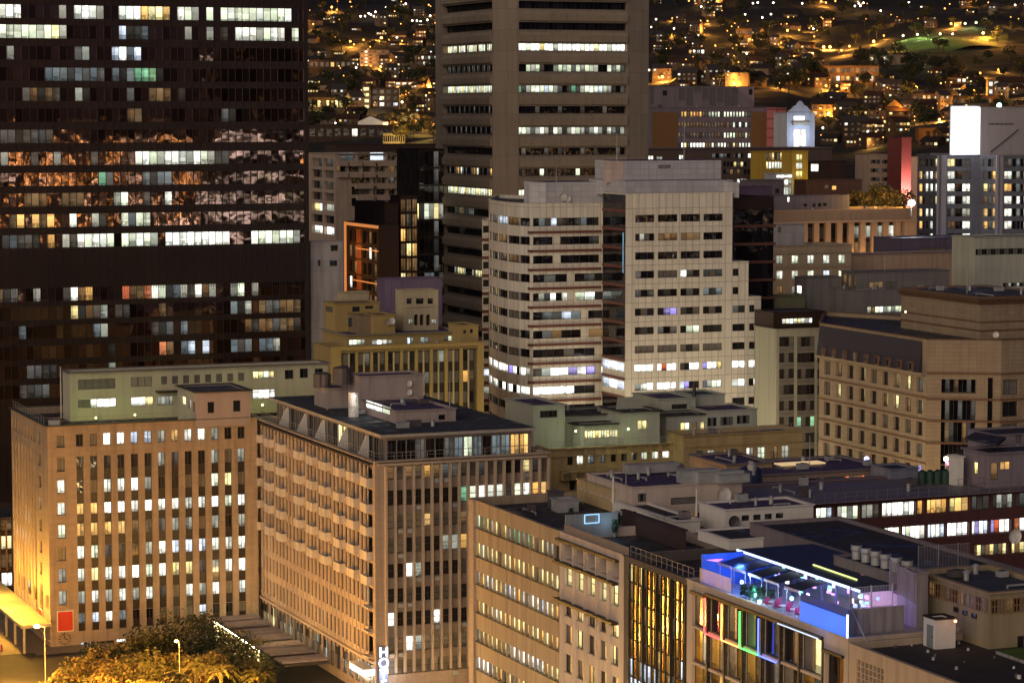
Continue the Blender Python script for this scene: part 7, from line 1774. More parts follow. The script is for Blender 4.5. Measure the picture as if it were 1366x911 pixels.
for i in range(10):
    w, d = rn.uniform(9, 17), rn.uniform(8, 11); st = 1 + (i % 3); h = 3.1 * st
    wins = []
    for s_ in range(st):
        for q in range(3 + (i % 2)):
            wins.append((0, .08 + q * .24, .9 + 3.1 * s_, 1.3 + .5 * rn.random(), 1.4, rn.choice(['.', '.', ',', 'e', 'x', 'o', 'y', 'w', 'x', 'd'])))
        wins.append((1, .3, .9 + 3.1 * s_, 1.4, 1.4, rn.choice(['.', 'x', 'y'])))
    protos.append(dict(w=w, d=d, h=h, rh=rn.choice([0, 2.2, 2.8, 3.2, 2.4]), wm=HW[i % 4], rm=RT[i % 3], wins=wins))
KIND = {0: 'cream', 1: 'brown', 2: 'white', 3: 'ochre'}
STN = {1: 'one storey', 2: 'two storey', 3: 'three storey'}
made = [None] * 10
regs = [(408, 590, -6, 178, 84), (868, 1100, -4, 118, 78), (1085, 1375, 88, 200, 78), (1085, 1375, -4, 46, 24), (1376, 1490, 0, 190, 20)]
spots = []
for (ua, ub, va, vb, n) in regs:
    t = 0
    while t < n * 4 and n > 0:
        t += 1
        v = va + (vb - va) * rn.random() ** .8; u = rn.uniform(ua, ub)
        if any(abs(u - a) < 8 and abs(v - b) < 4.2 for a, b in spots): continue
        if 1165 < u < 1366 and 40 < v < 104: continue
        g = on_ground(u, v)
        if g is None: continue
        spots.append((u, v)); i = rn.randrange(10); ang = rn.choice([.35, -.3, .1, -.6, .6]) + rn.uniform(-.1, .1)
        p = protos[i]; k_ = i % 4
        lb = 'small %s %s house half lit among dark trees on the hillside' % (STN[1 + i % 3], KIND[k_])
        if made[i] is None:
            made[i] = house(0, 0, 0, 0, p['w'], p['d'], p['h'], p['rh'], p['wm'], p['rm'], p['wins'], label=lb, group='small houses scattered over the hillside'); kids(made[i]); o = made[i]
        else: o = copy_tree(made[i])
        o.location = (g.x, g.y, g.z); o.rotation_euler = (0, 0, ang); s_ = rn.uniform(.65, .95); o.scale = (s_, s_, s_); n -= 1
# buildings one can tell apart
def hb(name, label, cat, u0, u1, vt, vb, wm, rm, rows, depth=11, ang=None, rh=0, glow=None, roofang=0):
    g = on_ground((u0 + u1) / 2, vb)
    if g is None: return
    w = (u1 - u0) / F * g.y / max(.3, cos(ang or 0)); h = (vb - vt) / F * g.y - rh * .9
    wins = []
    nr = len(rows)
    for r, rw_ in enumerate(rows):
        for c, ch in enumerate(rw_):
            if ch == ' ': continue
            ww = w / len(rw_); wins.append((0, (c + .2) / len(rw_), h - (r + .8) * h / nr, ww * .62, h / nr * .55, ch))
    o = house(g.x, g.y + depth / 2, g.z, ang or 0, w, depth, h, rh, wm, rm, wins, name=name, label=label, cat=cat)
    if glow:
        for (fu, fz, off, pw, col) in glow: lamp_light('lamp_glow', (g.x + (fu - .5) * w, g.y - off, g.z + fz), col, pw, .6, o)
    return o
OR = (1, .42, .06); YE = (1, .66, .16); WH_ = (1, .85, .65)
hb('apartment_house', 'pale five storey apartment house standing out on the dark hillside above the white gabled house', 'apartment house', 480, 519.5, 68, 91, HW[2], RT[2], ['.w..,.,', ',y.,.,.', '.w.,x,.', 'xw.,.,x', 'oyoxx,o'], glow=[(.2, 5, 8, 5200, OR), (.8, 3, 8, 4200, YE)])
hb('block_of_flats', 'small block of flats with six bright windows left of the ribbed tower', 'flats', 553, 583, 74, 89, HW[1], RT[0], ['..w.w.w', '...w.w.w'])
hb('long_hillside_house', 'long low brown house with a bluish lamp on the left hillside', 'house', 412, 475, 81, 92, HW[1], RT[0], ['x.x.o.xe.'], glow=[(.1, 4, 8, 2600, OR)])
hb('school_building', 'long low building with a row of yellow lit windows beside the dark glass tower', 'building', 411, 481, 131, 147, HW[3], RT[0], ['yoyxyoyyxyoy'], glow=[(.2, 5, 9, 2600, YE), (.75, 5, 9, 2600, YE)])
hb('stair_block', 'narrow block with a tall yellow lit stair window', 'building', 483, 494, 116, 147, HW[2], RT[0], ['y', 'y', 'y', 'y'], depth=6)
hb('brown_flats', 'plain brown block of flats right of the lit stair window', 'flats', 496, 532, 119, 144, HW[1], RT[0], ['.,..', '.y..', ',w.b'], glow=[(.3, 5, 8, 1500, WH_)])
hb('white_gabled_house', 'brightly floodlit white gabled house near the foot of the hill', 'house', 495, 518, 156, 176, plain('limewash', (.7, .7, .72)), RT[0], [' ', ' . '], depth=16, ang=1.2, rh=3.2, glow=[(1.1, 5, 12, 6500, (.9, .93, 1))])
hb('long_white_wing', 'low white wing with a dark roof left of the floodlit gabled house', 'house', 470, 497, 160, 173, HW[2], RT[0], [',w.,'], rh=2.4, glow=[(.7, 4, 7, 1600, (.9, .9, 1))])
hb('mansard_house', 'pale house with a rounded dark gable left of the white wing', 'house', 420, 446, 152, 168, HW[2], RT[0], ['.,.'], rh=3)
hb('roof_pergola', 'wide dark flat building across the foot of the left hillside', 'building', 411, 524, 168, 186, HW[1], RT[0], ['.....w....'], depth=14)
hb('cream_pavilion', 'cream lit building with dark vertical slots above the black roof', 'building', 511, 540, 178, 192, wall('cream_lit', (.5, .38, .2)), RT[2], ['..........'], glow=[(.5, 4, 8, 1500, YE)])
hb('dormer_terrace', 'terrace house with four round lit dormers', 'terrace', 527, 560, 107, 120, HW[2], RT[1], ['wwww', 'o..o'], rh=2, glow=[(.5, 3, 8, 3600, OR)])
hb('barracks_building', 'long ochre two storey building with rows of dark windows on the right hillside', 'building', 1083, 1172, 89, 111, HW[3], RT[0], ['.w.x.,..x,..x.', ',.wx.w,y.w.yw.'], depth=14, glow=[(.1, 6, 10, 9000, OR), (.5, 6, 10, 9000, OR), (.9, 6, 10, 9000, OR)])
hb('pale_long_house', 'long pale greenish house above the dark trees on the right hillside', 'house', 1160, 1229, 75, 89, HW[2], RT[0], ['y,.w,,,.,.yw'], glow=[(.3, 5, 9, 2600, (1, .9, .6)), (.95, 5, 9, 3000, (1, .9, .6))])
hb('orange_gable_house', 'tall gabled house with a windowless wall glowing orange under two street lamps', 'house', 1192, 1216, 134, 159, wall('plain_gable', (.30, .16, .05)), RT[0], [' '], ang=1.0, depth=9, rh=3.5, glow=[(.4, 7, 10, 5200, OR)])
hb('shop_terrace', 'terrace of small shops with many warm lamps right of the orange gable', 'terrace', 1217, 1267, 126, 147, HW[3], RT[0], ['x.oo.yx.', '.o.w.ooy'], glow=[(.3, 4, 8, 3000, OR), (.8, 4, 8, 3000, OR)])
hb('verandah_house', 'long low house with a dark hipped roof and orange lit verandah', 'house', 1083, 1151, 134, 156, HW[3], RT[0], ['..x.x.x.', 'o...x.y.'], rh=3, glow=[(.2, 4, 8, 2600, OR), (.8, 4, 8, 2600, OR)])
hb('orange_box_house', 'square flat roofed house glowing orange left of the billboard', 'house', 1225, 1251, 172, 188, HW[3], RT[0], [' .x'], glow=[(.5, 5, 8, 2600, OR)])
hb('lit_window_house', 'house with a bright grid of lit windows and an orange porch', 'house', 1263, 1289, 104, 119, HW[3], RT[0], [' .ww', 'oyww'], glow=[(.3, 3, 8, 1800, OR)])
hb('orange_wall_row', 'row of low orange lit walls above the billboard', 'terrace', 1271, 1341, 129, 143, HW[3], RT[1], ['.x.,.x..'], glow=[(.3, 5, 8, 2600, OR), (.8, 5, 8, 2600, OR)])
hb('red_roof_house', 'large house with a dull red roof at the right edge', 'house', 1332, 1372, 104, 122, HW[1], RT[1], ['.,.x'], rh=3)
hb('white_cottage', 'small pale cottage with one bright window above the billboard', 'cottage', 1318, 1332, 108, 128, HW[2], RT[0], ['ww', 'wy'], depth=8)
hb('corner_gable_villa', 'large villa with a pale gable and amber lit wall behind the louvred plant room', 'villa', 975, 1018, 97, 115, HW[3], RT[0], ['..x'], rh=3, ang=.5, glow=[(.1, 5, 9, 3000, OR)])
hb('turreted_villa', 'villa with a pyramid roof just above the louvred plant room', 'villa', 948, 972, 99, 116, HW[2], RT[1], [',.,'], rh=4)
hb('church_house', 'pale ruined looking house with a stubby tower on the upper right hillside', 'house', 982, 1003, 40, 60, HW[3], RT[0], ['.x.', 'x.o'], depth=9, glow=[(.2, 4, 8, 3000, OR), (.9, 4, 8, 2500, OR)])
hb('lit_lodge', 'low lodge with a long bright lit window on the upper hillside', 'house', 918, 940, 66, 74, HW[1], RT[0], ['oWWW'], depth=8)
# ---------------------------------------------------------------- hillside lamps
L3 = [(215, 60, 2), (340, 20, 1), (550, 270, 3), (565, 230, 1), (340, 290, 2), (270, 290, 1), (365, 308, 1), (730, 315, 2), (545, 460, 2), (500, 560, 1), (860, 590, 2), (795, 245, 1), (90, 175, 1), (870, 40, 1), (640, 830, 3), (780, 825, 3), (900, 850, 3), (730, 885, 3),
      (670, 850, 2), (95, 430, 1), (440, 460, 1), (525, 670, 1), (245, 620, 1), (460, 350, 1), (220, 95, 1), (250, 75, 1), (430, 275, 1), (600, 275, 1), (690, 285, 1), (240, 260, 1)]
W3 = [(185, 435), (588, 685), (480, 110), (510, 90), (530, 118), (440, 120), (410, 118), (500, 125), (465, 100), (580, 62), (715, 38), (800, 80), (760, 150), (815, 152), (790, 148), (860, 150), (655, 570), (690, 565), (750, 560), (780, 568), (655, 262), (800, 555), (870, 350), (760, 385), (380, 465), (410, 465), (395, 445), (240, 838), (65, 140), (255, 130), (880, 120), (690, 700)]
L5 = [(465, 125, 1), (545, 120, 1), (690, 145, 1), (655, 190, 2), (460, 235, 2), (1200, 205, 2), (885, 265, 1), (875, 300, 1), (975, 265, 1), (740, 300, 1), (820, 365, 1), (828, 432, 3), (770, 410, 2), (845, 505, 3), (860, 545, 3), (505, 470, 3), (400, 500, 3), (1240, 370, 3), (1245, 425, 2), (1235, 525, 2), (1150, 545, 3), (570, 15, 1), (765, 5, 1), (695, 0, 1), (720, 460, 1), (1275, 205, 1), (1160, 285, 1), (440, 455, 1), (1340, 185, 1), (1205, 120, 1), (1110, 240, 1)]
W5 = [(475, 190), (345, 465), (430, 320), (650, 50), (1240, 168), (1095, 100), (1110, 25), (1295, 30), (360, 130), (330, 185), (1040, 122), (930, 100), (600, 240), (630, 235), (785, 352), (940, 355), (1260, 330), (315, 455), (740, 48), (980, 35), (1010, 32), (1090, 170)]
L8 = [(75, 310, 3), (115, 310, 3), (190, 330, 2), (240, 305, 2), (15, 310, 2), (15, 240, 1), (395, 275, 3), (460, 240, 1), (520, 290, 1), (890, 160, 2), (1095, 225, 3), (90, 25, 1), (150, 20, 1), (545, 120, 1), (555, 142, 1), (1075, 480, 2), (1195, 455, 2), (1040, 585, 2), (440, 625, 3), (560, 625, 3), (290, 515, 1), (385, 500, 1), (825, 540, 1), (790, 630, 1), (825, 660, 1), (870, 655, 1), (110, 730, 2), (35, 715, 2), (300, 770, 1), (815, 775, 3), (410, 855, 1), (90, 560, 2), (160, 560, 2), (740, 870, 1), (290, 590, 1), (1050, 15, 1), (850, 65, 1), (60, 20, 1), (500, 785, 1), (1190, 800, 1), (25, 380, 1), (1345, 650, 1)]
W8 = [(620, 28), (1300, 40), (300, 30), (275, 45), (330, 25), (310, 50), (900, 225), (325, 520), (920, 545), (10, 190), (440, 80), (100, 150), (340, 865), (355, 860), (330, 870), (70, 825), (700, 52), (830, 595)]
G8 = [(675, 235), (740, 235), (820, 225), (980, 160), (1050, 155), (583, 235)]
lamps = [(400 + x / 5.06, y / 5.06, b, 'o') for x, y, b in L3] + [(400 + x / 5.06, y / 5.06, 0, 'w') for x, y in W3] + [(800 + x / 4.795, y / 4.795, b, 'o') for x, y, b in L5] + [(800 + x / 4.795, y / 4.795, 0, 'w') for x, y in W5] \
    + [(1083 + x / 4.795, y / 4.795, b, 'o') for x, y, b in L8] + [(1083 + x / 4.795, y / 4.795, 0, 'w') for x, y in W8] + [(1083 + x / 4.795, y / 4.795, 2, 'g') for x, y in G8]
def simple_lamp(g, h, col, e, r, label, group, name='street_lamp'):
    rt = empty(name, g, label, 'street lamp', group); mb = MB(); mb.tube(g, g + Vector((0, 0, h)), .12, BLK, 5, .08); mb.build('post', rt)
    mb = MB(); mb.ball(g + Vector((0, 0, h + r * .7)), r, emit('hill_bulb_%s_%d' % (str(col), e), col, e), 7, 5); mb.build('bulb', rt); return rt
cnt = 0
for (u, v, b, c) in lamps:
    g = on_ground(u, v + 4.2)
    if g is None or g.y > 4500: continue
    h = 4.2 / F * g.y; d = g.y; sc = d / 1500
    col = {'o': (1, .42, .06), 'w': (1, .86, .66), 'g': (.75, 1, .35)}[c]
    if c == 'w': rt = simple_lamp(g, h, (1, .84, .66), 8, .42 * sc + .12, 'small white lamp post glinting on the dark hillside', 'white lamps dotted over the hillside'); continue
    rt = simple_lamp(g, h, {'o': (1, .44, .09), 'g': (.9, 1, .5)}[c], {1: 3, 2: 5, 3: 9}[b], (.36 + .13 * b) * sc, {'o': 'sodium orange street lamp lighting trees and roofs on the dark hillside', 'g': 'greenish lamp in the row along the dark park path'}[c], 'orange street lamps on the hillside' if c == 'o' else 'green lamps along the park path')
    if b > 1 or cnt % 2 == 0: lamp_light('lamp_glow', g + Vector((0, -3.5 * sc, h * .8)), col, {1: 6000, 2: 18000, 3: 26000}[b] * sc ** 1.3 * (.15 if c == 'g' else 1), .5, rt)
    cnt += 1
rn2 = random.Random(77)
for (ua, ub, va, vb, n) in ((410, 588, 2, 180, 45), (868, 1090, 0, 112, 45), (1085, 1366, 100, 200, 40), (1085, 1366, 0, 40, 22), (1372, 1500, 0, 190, 30)):
    for i in range(n):
        g = on_ground(rn2.uniform(ua, ub), rn2.uniform(va, vb))
        if g is None or g.y > 4300: continue
        sc = g.y / 1500; simple_lamp(g, 5 * sc, (1, .42, .08), rn2.choice([2, 3, 5]), .3 * sc, 'sodium orange street lamp lighting trees and roofs on the dark hillside', 'orange street lamps on the hillside')
        if i % 4 == 0: lamp_light('lamp_glow', g + Vector((0, -4 * sc, 4 * sc)), (1, .5, .1), 5000 * sc, .5)
# ---------------------------------------------------------------- hillside trees
tp_ = []
LH = [LG[0], LG[0], leafmat('leaf_hill', (.04, .038, .014))]
for i in range(5):
    t = make_tree(0, 0, 0, 9 + i, 4.6 + .5 * i, 'dark bushy tree between the houses of the hillside', group='dark trees on the hillside', n=420, leaf=.62, seed=40 + i, clumps=11, mats=LH); kids(t); tp_.append(t)
used = [False] * 5
def put_tree(u, v, sc=1.0, i=None):
    g = on_ground(u, v)
    if g is None: return
    i = rn.randrange(5) if i is None else i
    if used[i]: o = copy_tree(tp_[i])
    else: o = tp_[i]; used[i] = True
    o.location = (g.x, g.y, g.z - .3); s = sc * rn.uniform(.8, 1.25); o.scale = (s, s, s * rn.uniform(.85, 1.1)); o.rotation_euler = (0, 0, rn.uniform(0, 6.28))
for (ua, ub, va, vb, n) in ((408, 590, 0, 185, 80), (868, 1090, 0, 120, 74), (1085, 1372, 0, 196, 90), (1172, 1285, 88, 126, 20), (1150, 1230, 88, 100, 8), (1030, 1085, 108, 140, 10)):
    for i in range(n): put_tree(rn.uniform(ua, ub), rn.uniform(va, vb), 1.0 if va < 80 else 1.15)
# lit trees near the foot of the hill, left and right
for i, (u, v) in enumerate(((528, 178), (541, 170), (552, 181), (566, 175), (578, 184), (535, 188), (558, 168))):
    g = on_ground(u, v + 4); make_tree(g.x, g.y, g.z, 10, 5.2, ['yellow lit tree left of the ribbed tower, furthest left of its group', 'yellow lit tree just behind the furthest left one', 'yellow lit tree in the middle of the group by the ribbed tower', 'yellow lit tree at the back right of the group by the ribbed tower', 'yellow lit tree touching the edge of the ribbed tower', 'low yellow lit tree at the front of the group', 'tall dark topped tree at the back of the yellow lit group'][i], n=900, leaf=.5, seed=90 + i, mats=LG)
for u, v in ((532, 172), (560, 178), (574, 180), (545, 186)):
    g = on_ground(u, v + 5); lamp_light('street_glow', g + Vector((0, -7, 6)), YE, 5200, .5)
for i, u in enumerate((1150, 1162, 1175, 1188, 1199)):
    p = P(u, 280, 628 + 3 * (i % 2)); make_tree(p.x, p.y, 35, p.z - 35 + 5.0 + (i % 3), 4.2, ['furthest left', 'second from the left', 'middle', 'second from the right', 'furthest right'][i] + ' of the amber lit trees behind the colonnade roof', n=900, leaf=.36, seed=120 + i, mats=[LG[1], LG[2]])
for u in (1158, 1180, 1196): q = P(u, 272, 618); lamp_light('street_glow', q, (1, .55, .1), 900, .5)
# lawn slope lit green and amber below the park lamps
g0 = on_ground(1190, 74); g1 = on_ground(1300, 58)
LW = plain('park_lawn', (.05, .07, .015), rough=.95, var=.3, sc=.1)
me = bpy.data.meshes.new('park_lawn'); vs = []; fs = []; nx_, ny_ = 24, 10
c4 = [on_ground(1180, 76), on_ground(1345, 66), on_ground(1345, 48), on_ground(1195, 60)]
if all(c4):
    for j in range(ny_ + 1):
        for i in range(nx_ + 1):
            s, t = i / nx_, j / ny_; p = (c4[0] * (1 - s) + c4[1] * s) * (1 - t) + (c4[3] * (1 - s) + c4[2] * s) * t; vs.append((p.x, p.y, tz(p.x, p.y) + .5))
    for j in range(ny_):
        for i in range(nx_): a = j * (nx_ + 1) + i; fs.append((a, a + 1, a + nx_ + 2, a + nx_ + 1))
    me.from_pydata(vs, [], fs); me.materials.append(LW); o = bpy.data.objects.new('park_lawn', me); COL.objects.link(o); tag(o, kind='structure')
    for (u, v, col, pw) in ((1185, 69, OR, 26000), (1220, 64, (.7, 1, .2), 2500), (1245, 62, (.7, 1, .2), 2500), (1270, 60, (.9, .9, .25), 3500), (1310, 57, OR, 60000), (1322, 56, OR, 40000)):
        g = on_ground(u, v)
        if g: lamp_light('street_glow', g + Vector((0, -8, 11)), col, pw, .6)
# ================================================================ the street corner at the lower left
street_lamp(*onz(61, 930, 0)[:2], 0, P(57, 835, onz(61, 930, 0).y).z, 'tall street lamp with a glaring orange head at the corner of the tan stone block', 4500, arm=1.0, dirv=(-1, 0), r=.42, e=30, group=None)
q = onz(240, 948, 0); street_lamp(q.x, q.y, 0, P(238, 855, q.y).z, 'tall street lamp with an orange head standing among the trees', 2600, arm=.5, dirv=(-.7, .3), r=.26, e=30)
q = onz(492, 921, 0); street_lamp(q.x, q.y, 0, P(488, 905, q.y).z, 'small orange street lamp under the hotel sign', 500, arm=.3, dirv=(-1, 0), r=.3, e=20)
for (u, v, h, pw) in ((15, 915, 5, 9000), (150, 955, 6.5, 8000), (330, 955, 5, 2000), (420, 935, 4, 900), (200, 965, 6.5, 9000), (280, 965, 6.5, 7500), (100, 955, 6.0, 4200), (50, 940, 4, 4000)):
    q = onz(u, v, 0); lamp_light('street_glow', (q.x, q.y, h), (1, .44, .06), pw, .5)  # added lamps without posts, brighten the tree crowns and the road
fl = bd.L
for k, pw in ((.95, 4800), (.6, 5200), (.2, 4200)): lamp_light('street_glow', fl.pt(fl.w * k, 7.5, 4.5), SOD, pw, .5)
for i, (a, b_) in enumerate(((9, 8), (26, 7), (44, 7))): q = bh.L.pt(a, b_, 5); lamp_light('street_glow', q, (1, .62, .22), 600, .5)
for k in (.1, .4, .8): lamp_light('street_glow', bh.R.pt(bh.R.w * k, 4, 4.5), (1, .58, .2), 350, .5)
for u, pw in ((640, 1300), (720, 1300), (800, 1100), (880, 1000), (960, 900), (1050, 900), (1150, 1100)): lamp_light('street_glow', SF.pt(su(u), 7, 9), (1, .66, .28), pw, .6)
# trees
for i, (u, v, d, h, r, mt, lb_) in enumerate(((252, 818, 356, 9.0, 6.2, [LG[0], LG[0], LG[1]], 'large dark round topped tree before the tan block, taller than the ones around it'), (318, 848, 350, 7.6, 5.2, [LG[0], LG[1]], 'dark green tree right of the round topped one, beside the hotel'),
        (150, 850, 348, 6.2, 4.2, LG, 'dark leaved tree with an orange lit underside left of the round topped one'), (196, 838, 352, 7.2, 4.0, [LG[0], LG[1]], 'middle sized dark tree just left of the round topped one'),
        (110, 872, 340, 5.2, 3.8, [LG[1], LG[2]], 'amber lit tree nearest the corner clock'), (165, 872, 334, 5.0, 3.8, [LG[1], LG[2]], 'amber lit feathery tree left of the street lamp'), (215, 868, 333, 5.2, 3.6, [LG[1], LG[2]], 'amber lit feathery tree directly behind the street lamp'),
        (268, 874, 332, 4.8, 3.6, [LG[1], LG[2]], 'amber lit tree right of the street lamp'), (335, 880, 338, 5.4, 4.0, [LG[0], LG[1]], 'low dark tree at the left foot of the hotel'), (85, 895, 330, 4.2, 3.2, [LG[1], LG[2]], 'low amber lit tree at the bottom left by the kerb'), (135, 900, 326, 4.0, 3.4, [LG[2], LG[1]], 'low bright amber tree at the bottom edge'), (190, 905, 322, 3.8, 3.2, [LG[2]], 'bushy amber tree at the bottom edge left of the lamp post'))):
    p = P(u, v, d); z = p.z - h
    make_tree(p.x, p.y, max(0, z), p.z - max(0, z), r, lb_, n=3600, leaf=.26, seed=200 + i, mats=mt, clumps=30, squash=.62)
def palm(u, v, d, label, seed, R_=2.6):
    p = P(u, v, d); rt = empty('palm_tree', (p.x, p.y, 0), label, 'palm tree'); rn_ = random.Random(seed); mb = MB(); PL = leafmat('palm_leaf', (.09, .085, .025))
    for i in range(26):
        a = rn_.uniform(0, 6.28); el = rn_.uniform(.1, 1.1); pts_ = []
        for k in range(7):
            t = k / 6; r = R_ * t; pts_.append(Vector((p.x + cos(a) * r * cos(el * .6), p.y + sin(a) * r * cos(el * .6), p.z + R_ * (sin(el) * t - .75 * t * t))))
        for k in range(6):
            d_ = (pts_[k + 1] - pts_[k]); s_ = d_.cross(Vector((0, 0, 1))).normalized() * (.5 * (1 - k / 7))
            for q_ in (0, .5):
                b0 = pts_[k] + d_ * q_
                for sg in (-1, 1): mb.poly([b0, b0 + d_ * .2, b0 + d_ * .7 + s_ * sg - Vector((0, 0, .12)), b0 + d_ * .5 + s_ * sg - Vector((0, 0, .12))], PL)
    mb.build('fronds', rt); mb = MB(); mb.tube((p.x, p.y, 0), (p.x, p.y, p.z), .22, BARK, 8, .16); mb.build('trunk', rt)
palm(295, 893, 322, 'feathery palm lit amber at the bottom edge right of the lamp post', 1); palm(345, 900, 325, 'feathery palm at the bottom edge by the hotel canopy', 2); palm(240, 902, 316, 'feathery palm at the bottom edge below the street lamp', 3); palm(262, 888, 326, 'small palm just right of the lamp post', 4, 2.0)
# street canopy, kerbs and pavement below the tan block's side wall
PAV = plain('paving', (.20, .17, .14), rough=.85, var=.2, sc=1)
mb = MB(); f = bd.L; mb.poly([f.pt(-40, .12, 0), f.pt(f.w + 3, .12, 0), f.pt(f.w + 3, .12, 9), f.pt(-40, .12, 9)], PAV); mb.poly([f.pt(-40, .0, 9), f.pt(f.w + 3, .0, 9), f.pt(f.w + 3, .12, 9), f.pt(-40, .12, 9)][::-1], PAV); tag(mb.build('side_pavement'), kind='structure')
mb = MB(); f2_ = bd.R; mb.poly([f2_.pt(-3, .13, 0), f2_.pt(-3, .13, 5), f2_.pt(60, .13, 5), f2_.pt(60, .13, 0)][::-1], PAV); tag(mb.build('front_pavement'), kind='structure')
mb = MB(); WHM = plain('road_paint', (.7, .68, .6))
for i in range(9): k = -20 + i * 6; mb.poly([f.pt(k, .01, 14), f.pt(k + 3, .01, 14), f.pt(k + 3, .01, 14.2), f.pt(k, .01, 14.2)][::-1], WHM)
tag(mb.build('road_markings'), kind='structure')
rt = empty('street_canopy', f.pt(10, 0, 4), 'flat concrete canopy over the pavement glowing orange beside the tan block', 'canopy')
M_CN = wall('canopy_concrete', (.42, .36, .24), var=.15, streak=0)
mb = MB(); f.bar(mb, -18, f.w + 2.5, 3.5, 3.9, .35, 4.6, M_CN); mb.build('slab', rt)
for k in range(8): mb = MB(); kk_ = -16 + k * 6.2; f.bar(mb, kk_, kk_ + .3, 0, 3.5, 4.1, 4.4, M_CN); mb.build('column', rt)
rt = empty('red_barrier', f.pt(20, 0, 7), 'red and white railing along the pavement under the street lamp', 'barrier')
for k in range(12): mb = MB(); f.bar(mb, f.w - 14 + k * 1.3, f.w - 13 + k * 1.3, .2, 1.2, 7.0, 7.08, RED if k % 2 else WHITE); mb.build('panel', rt)
pod = box_bld('ribbed_podium', 'brown ribbed low building cut by the left edge of the photo', 'building', 18, 690, 402, wL=4, uR=40, z0=0, m=M_BN, roof=ROOFG) if False else None
pp = V2(P(18, 690, 404)); pd_ = Bld('ribbed_podium', 'brown ribbed low building cut by the left edge of the photo', 'building', pts=[pp - E_ * 16, pp], depth=16, gdir=Vector((-.1, 1)).normalized(), zt=P(18, 690, 404).z, m=M_BN, roof=ROOFG)
f = pd_.faces[0]
for r in range(4):
    for c in range(7): k = f.w - 2.2 * (c + 1); pd_.win(f, k + .2, k + 1.9, 1.5 + r * 2.9, 3.6 + r * 2.9, random.choice(['x', '.', 'y', 'o']) if r else 'WWyW'[c % 4], nx=2, rec=.3)
for c in range(14): k = f.w - 1.1 * c - .1; f.bar(pd_.extra, k - .12, k + .1, 4, pd_.z1 - .3, 0, .45, wall('rust_fin', (.25, .13, .07)), 'flr')
pd_.finish()
# low pergola roof between the trees and the hotel
f = bh.L; rt = empty('flat_pergola', f.pt(20, 0, 6), 'low stepped slab pergola with a lit glass edge between the trees and the hotel', 'pergola')
for k in range(7): mb = MB(); a = f.w - 46 + k * 5; f.bar(mb, a, a + 3.2, 3.0 + .1 * (k % 2), 3.3 + .1 * (k % 2), 2.2, 8.5, M_LB); mb.build('slab', rt)
mb = MB(); f.bar(mb, f.w - 46, f.w - 24, .4, 2.6, 8.2, 8.3, STATE['y']); mb.build('glazing', rt)
mb = MB(); f.bar(mb, f.w - 46, f.w - 12, 2.75, 2.99, 2.3, 8.4, BLK); mb.build('beam', rt)
# parked cars in the street below
def car(x, y, ang, col, label):
    rt = empty('parked_car', (x, y, 0), label, 'car'); e = Vector((cos(ang), sin(ang))); n = Vector((-e.y, e.x)); o = Vector((x, y))
    def X(a, b_, z): q = o + e * a + n * b_; return (q.x, q.y, z)
    def loft(prof, w0, name, m, taper=0):
        mb = MB(); L_ = [X(a, -w0 + (taper if z > 1 else 0), z) for a, z in prof]; R2 = [X(a, w0 - (taper if z > 1 else 0), z) for a, z in prof]
        mb.poly(L_, m); mb.poly(R2[::-1], m)
        for i in range(len(prof)): j = (i + 1) % len(prof); mb.poly([L_[i], R2[i], R2[j], L_[j]], m)
        mb.build(name, rt)
    loft([(-2.1, .3), (2.1, .3), (2.15, .6), (1.9, .82), (1.0, .9), (-1.8, .95), (-2.15, .7)], .86, 'body', col)
    loft([(1.0, .91), (.35, 1.38), (-1.2, 1.42), (-1.75, .96)], .8, 'cabin', GL, .12)
    for a in (-1.35, 1.35):
        for b_ in (-.86, .86): mb = MB(); mb.tube(X(a, b_ - .1, .32), X(a, b_ + .1, .32), .32, BLK, 10); mb.build('wheel', rt)
f = bd.L
for k, c, nm in ((2, (.5, .5, .5), 'silver'), (9, (.3, .02, .02), 'dark red'), (20, (.03, .04, .08), 'dark blue')):
    q = f.pt(k, 0, 10.5); car(q[0], q[1], math.atan2(-G.y, -G.x), plain('car_paint_' + nm, c, rough=.25, var=.02), nm + ' car parked by the kerb beside the orange lit canopy')
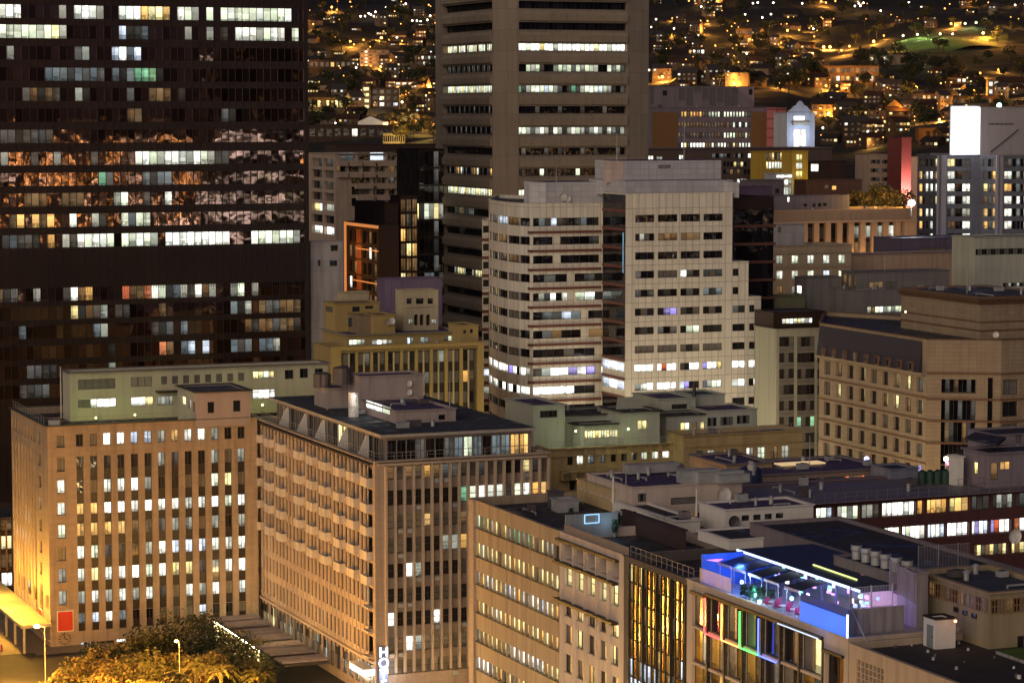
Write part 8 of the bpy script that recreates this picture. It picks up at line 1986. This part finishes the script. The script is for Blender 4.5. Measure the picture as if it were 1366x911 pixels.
# lit offices across the water front, seen mirrored in the dark glass of the tower
M_OF = wall('far_office_render', (.03, .025, .02))
def mirror_tower(x, y, w, d, h, ang, label, dens):
    rt = empty('harbour_office', (x, y, 0), label, 'office building'); e = Vector((cos(ang), sin(ang))); mb = MB(); mb.obox((x, y), e, w, d, 0, h, M_OF); mb.build('wall', rt)
    n = Vector((-e.y, e.x)); p = Vector((x, y)); r_ = random.Random(int(x + y))
    fs_ = [Face(p, p + e * w, 0, h), Face(p + n * d, p, 0, h), Face(p + e * w + n * d, p + n * d, 0, h), Face(p + e * w, p + e * w + n * d, 0, h)]
    for f in fs_:
        for r in range(int(h / 3.8)):
            mb = MB(); on = r_.random() < dens; st = ''.join(r_.choice('WwWcW' if on else '....x.') for _ in range(int(f.w / 3)))
            addwin(mb, f, 1, f.w - 1, r * 3.8 + 1.2, r * 3.8 + 3.2, st, nx=len(st), rec=-.1, fr=None); mb.build('window_band', rt)
mirror_tower(165, 180, 30, 22, 96, .5, 'lit harbour office, far to the right of the frame, mirrored in the dark glass', .35)
mirror_tower(330, 60, 40, 30, 84, .3, 'second lit harbour office further off, mirrored in the dark glass', .4)

# the lights of the harbour town on the flat ground behind the eye, mirrored in the glass towers
mb = MB(); r_ = random.Random(9); cols = [emit('far_light_amber', (1, .5, .12), 14), emit('far_light_warm', (1, .75, .45), 12), emit('far_light_white', (1, .95, .85), 10)]
for i in range(420):
    d = 700 + 3300 * r_.random() ** 1.1; a = math.radians(r_.uniform(25, 62)); x = 40 + sin(a) * d; y = 250 - cos(a) * d; s = .5 + d * .0011; z = r_.uniform(4, 16); m_ = r_.choice([cols[0], cols[0], cols[1], cols[2]])
    T = [Vector((x, y, z + s)), Vector((x + s, y, z)), Vector((x, y + s, z)), Vector((x - s, y, z)), Vector((x, y - s, z)), Vector((x, y, z - s))]
    for k in range(4): mb.poly([T[0], T[1 + k], T[1 + (k + 1) % 4]], m_); mb.poly([T[5], T[1 + (k + 1) % 4], T[1 + k]], m_)
tag(mb.build('harbour_lights'), 'countless far street and ship lights of the harbour town, seen only mirrored', 'lights', kind='stuff')
mb = MB(); mb.poly([(-6000, -6000, -.05), (6000, -6000, -.05), (6000, -600, -.05), (-6000, -600, -.05)], M_AS); mb.poly([(3000, -600, -.05), (6000, -600, -.05), (6000, 640, -.05), (3000, 640, -.05)], M_AS); tag(mb.build('harbour_ground', org=(0, 0, 0)), kind='structure')
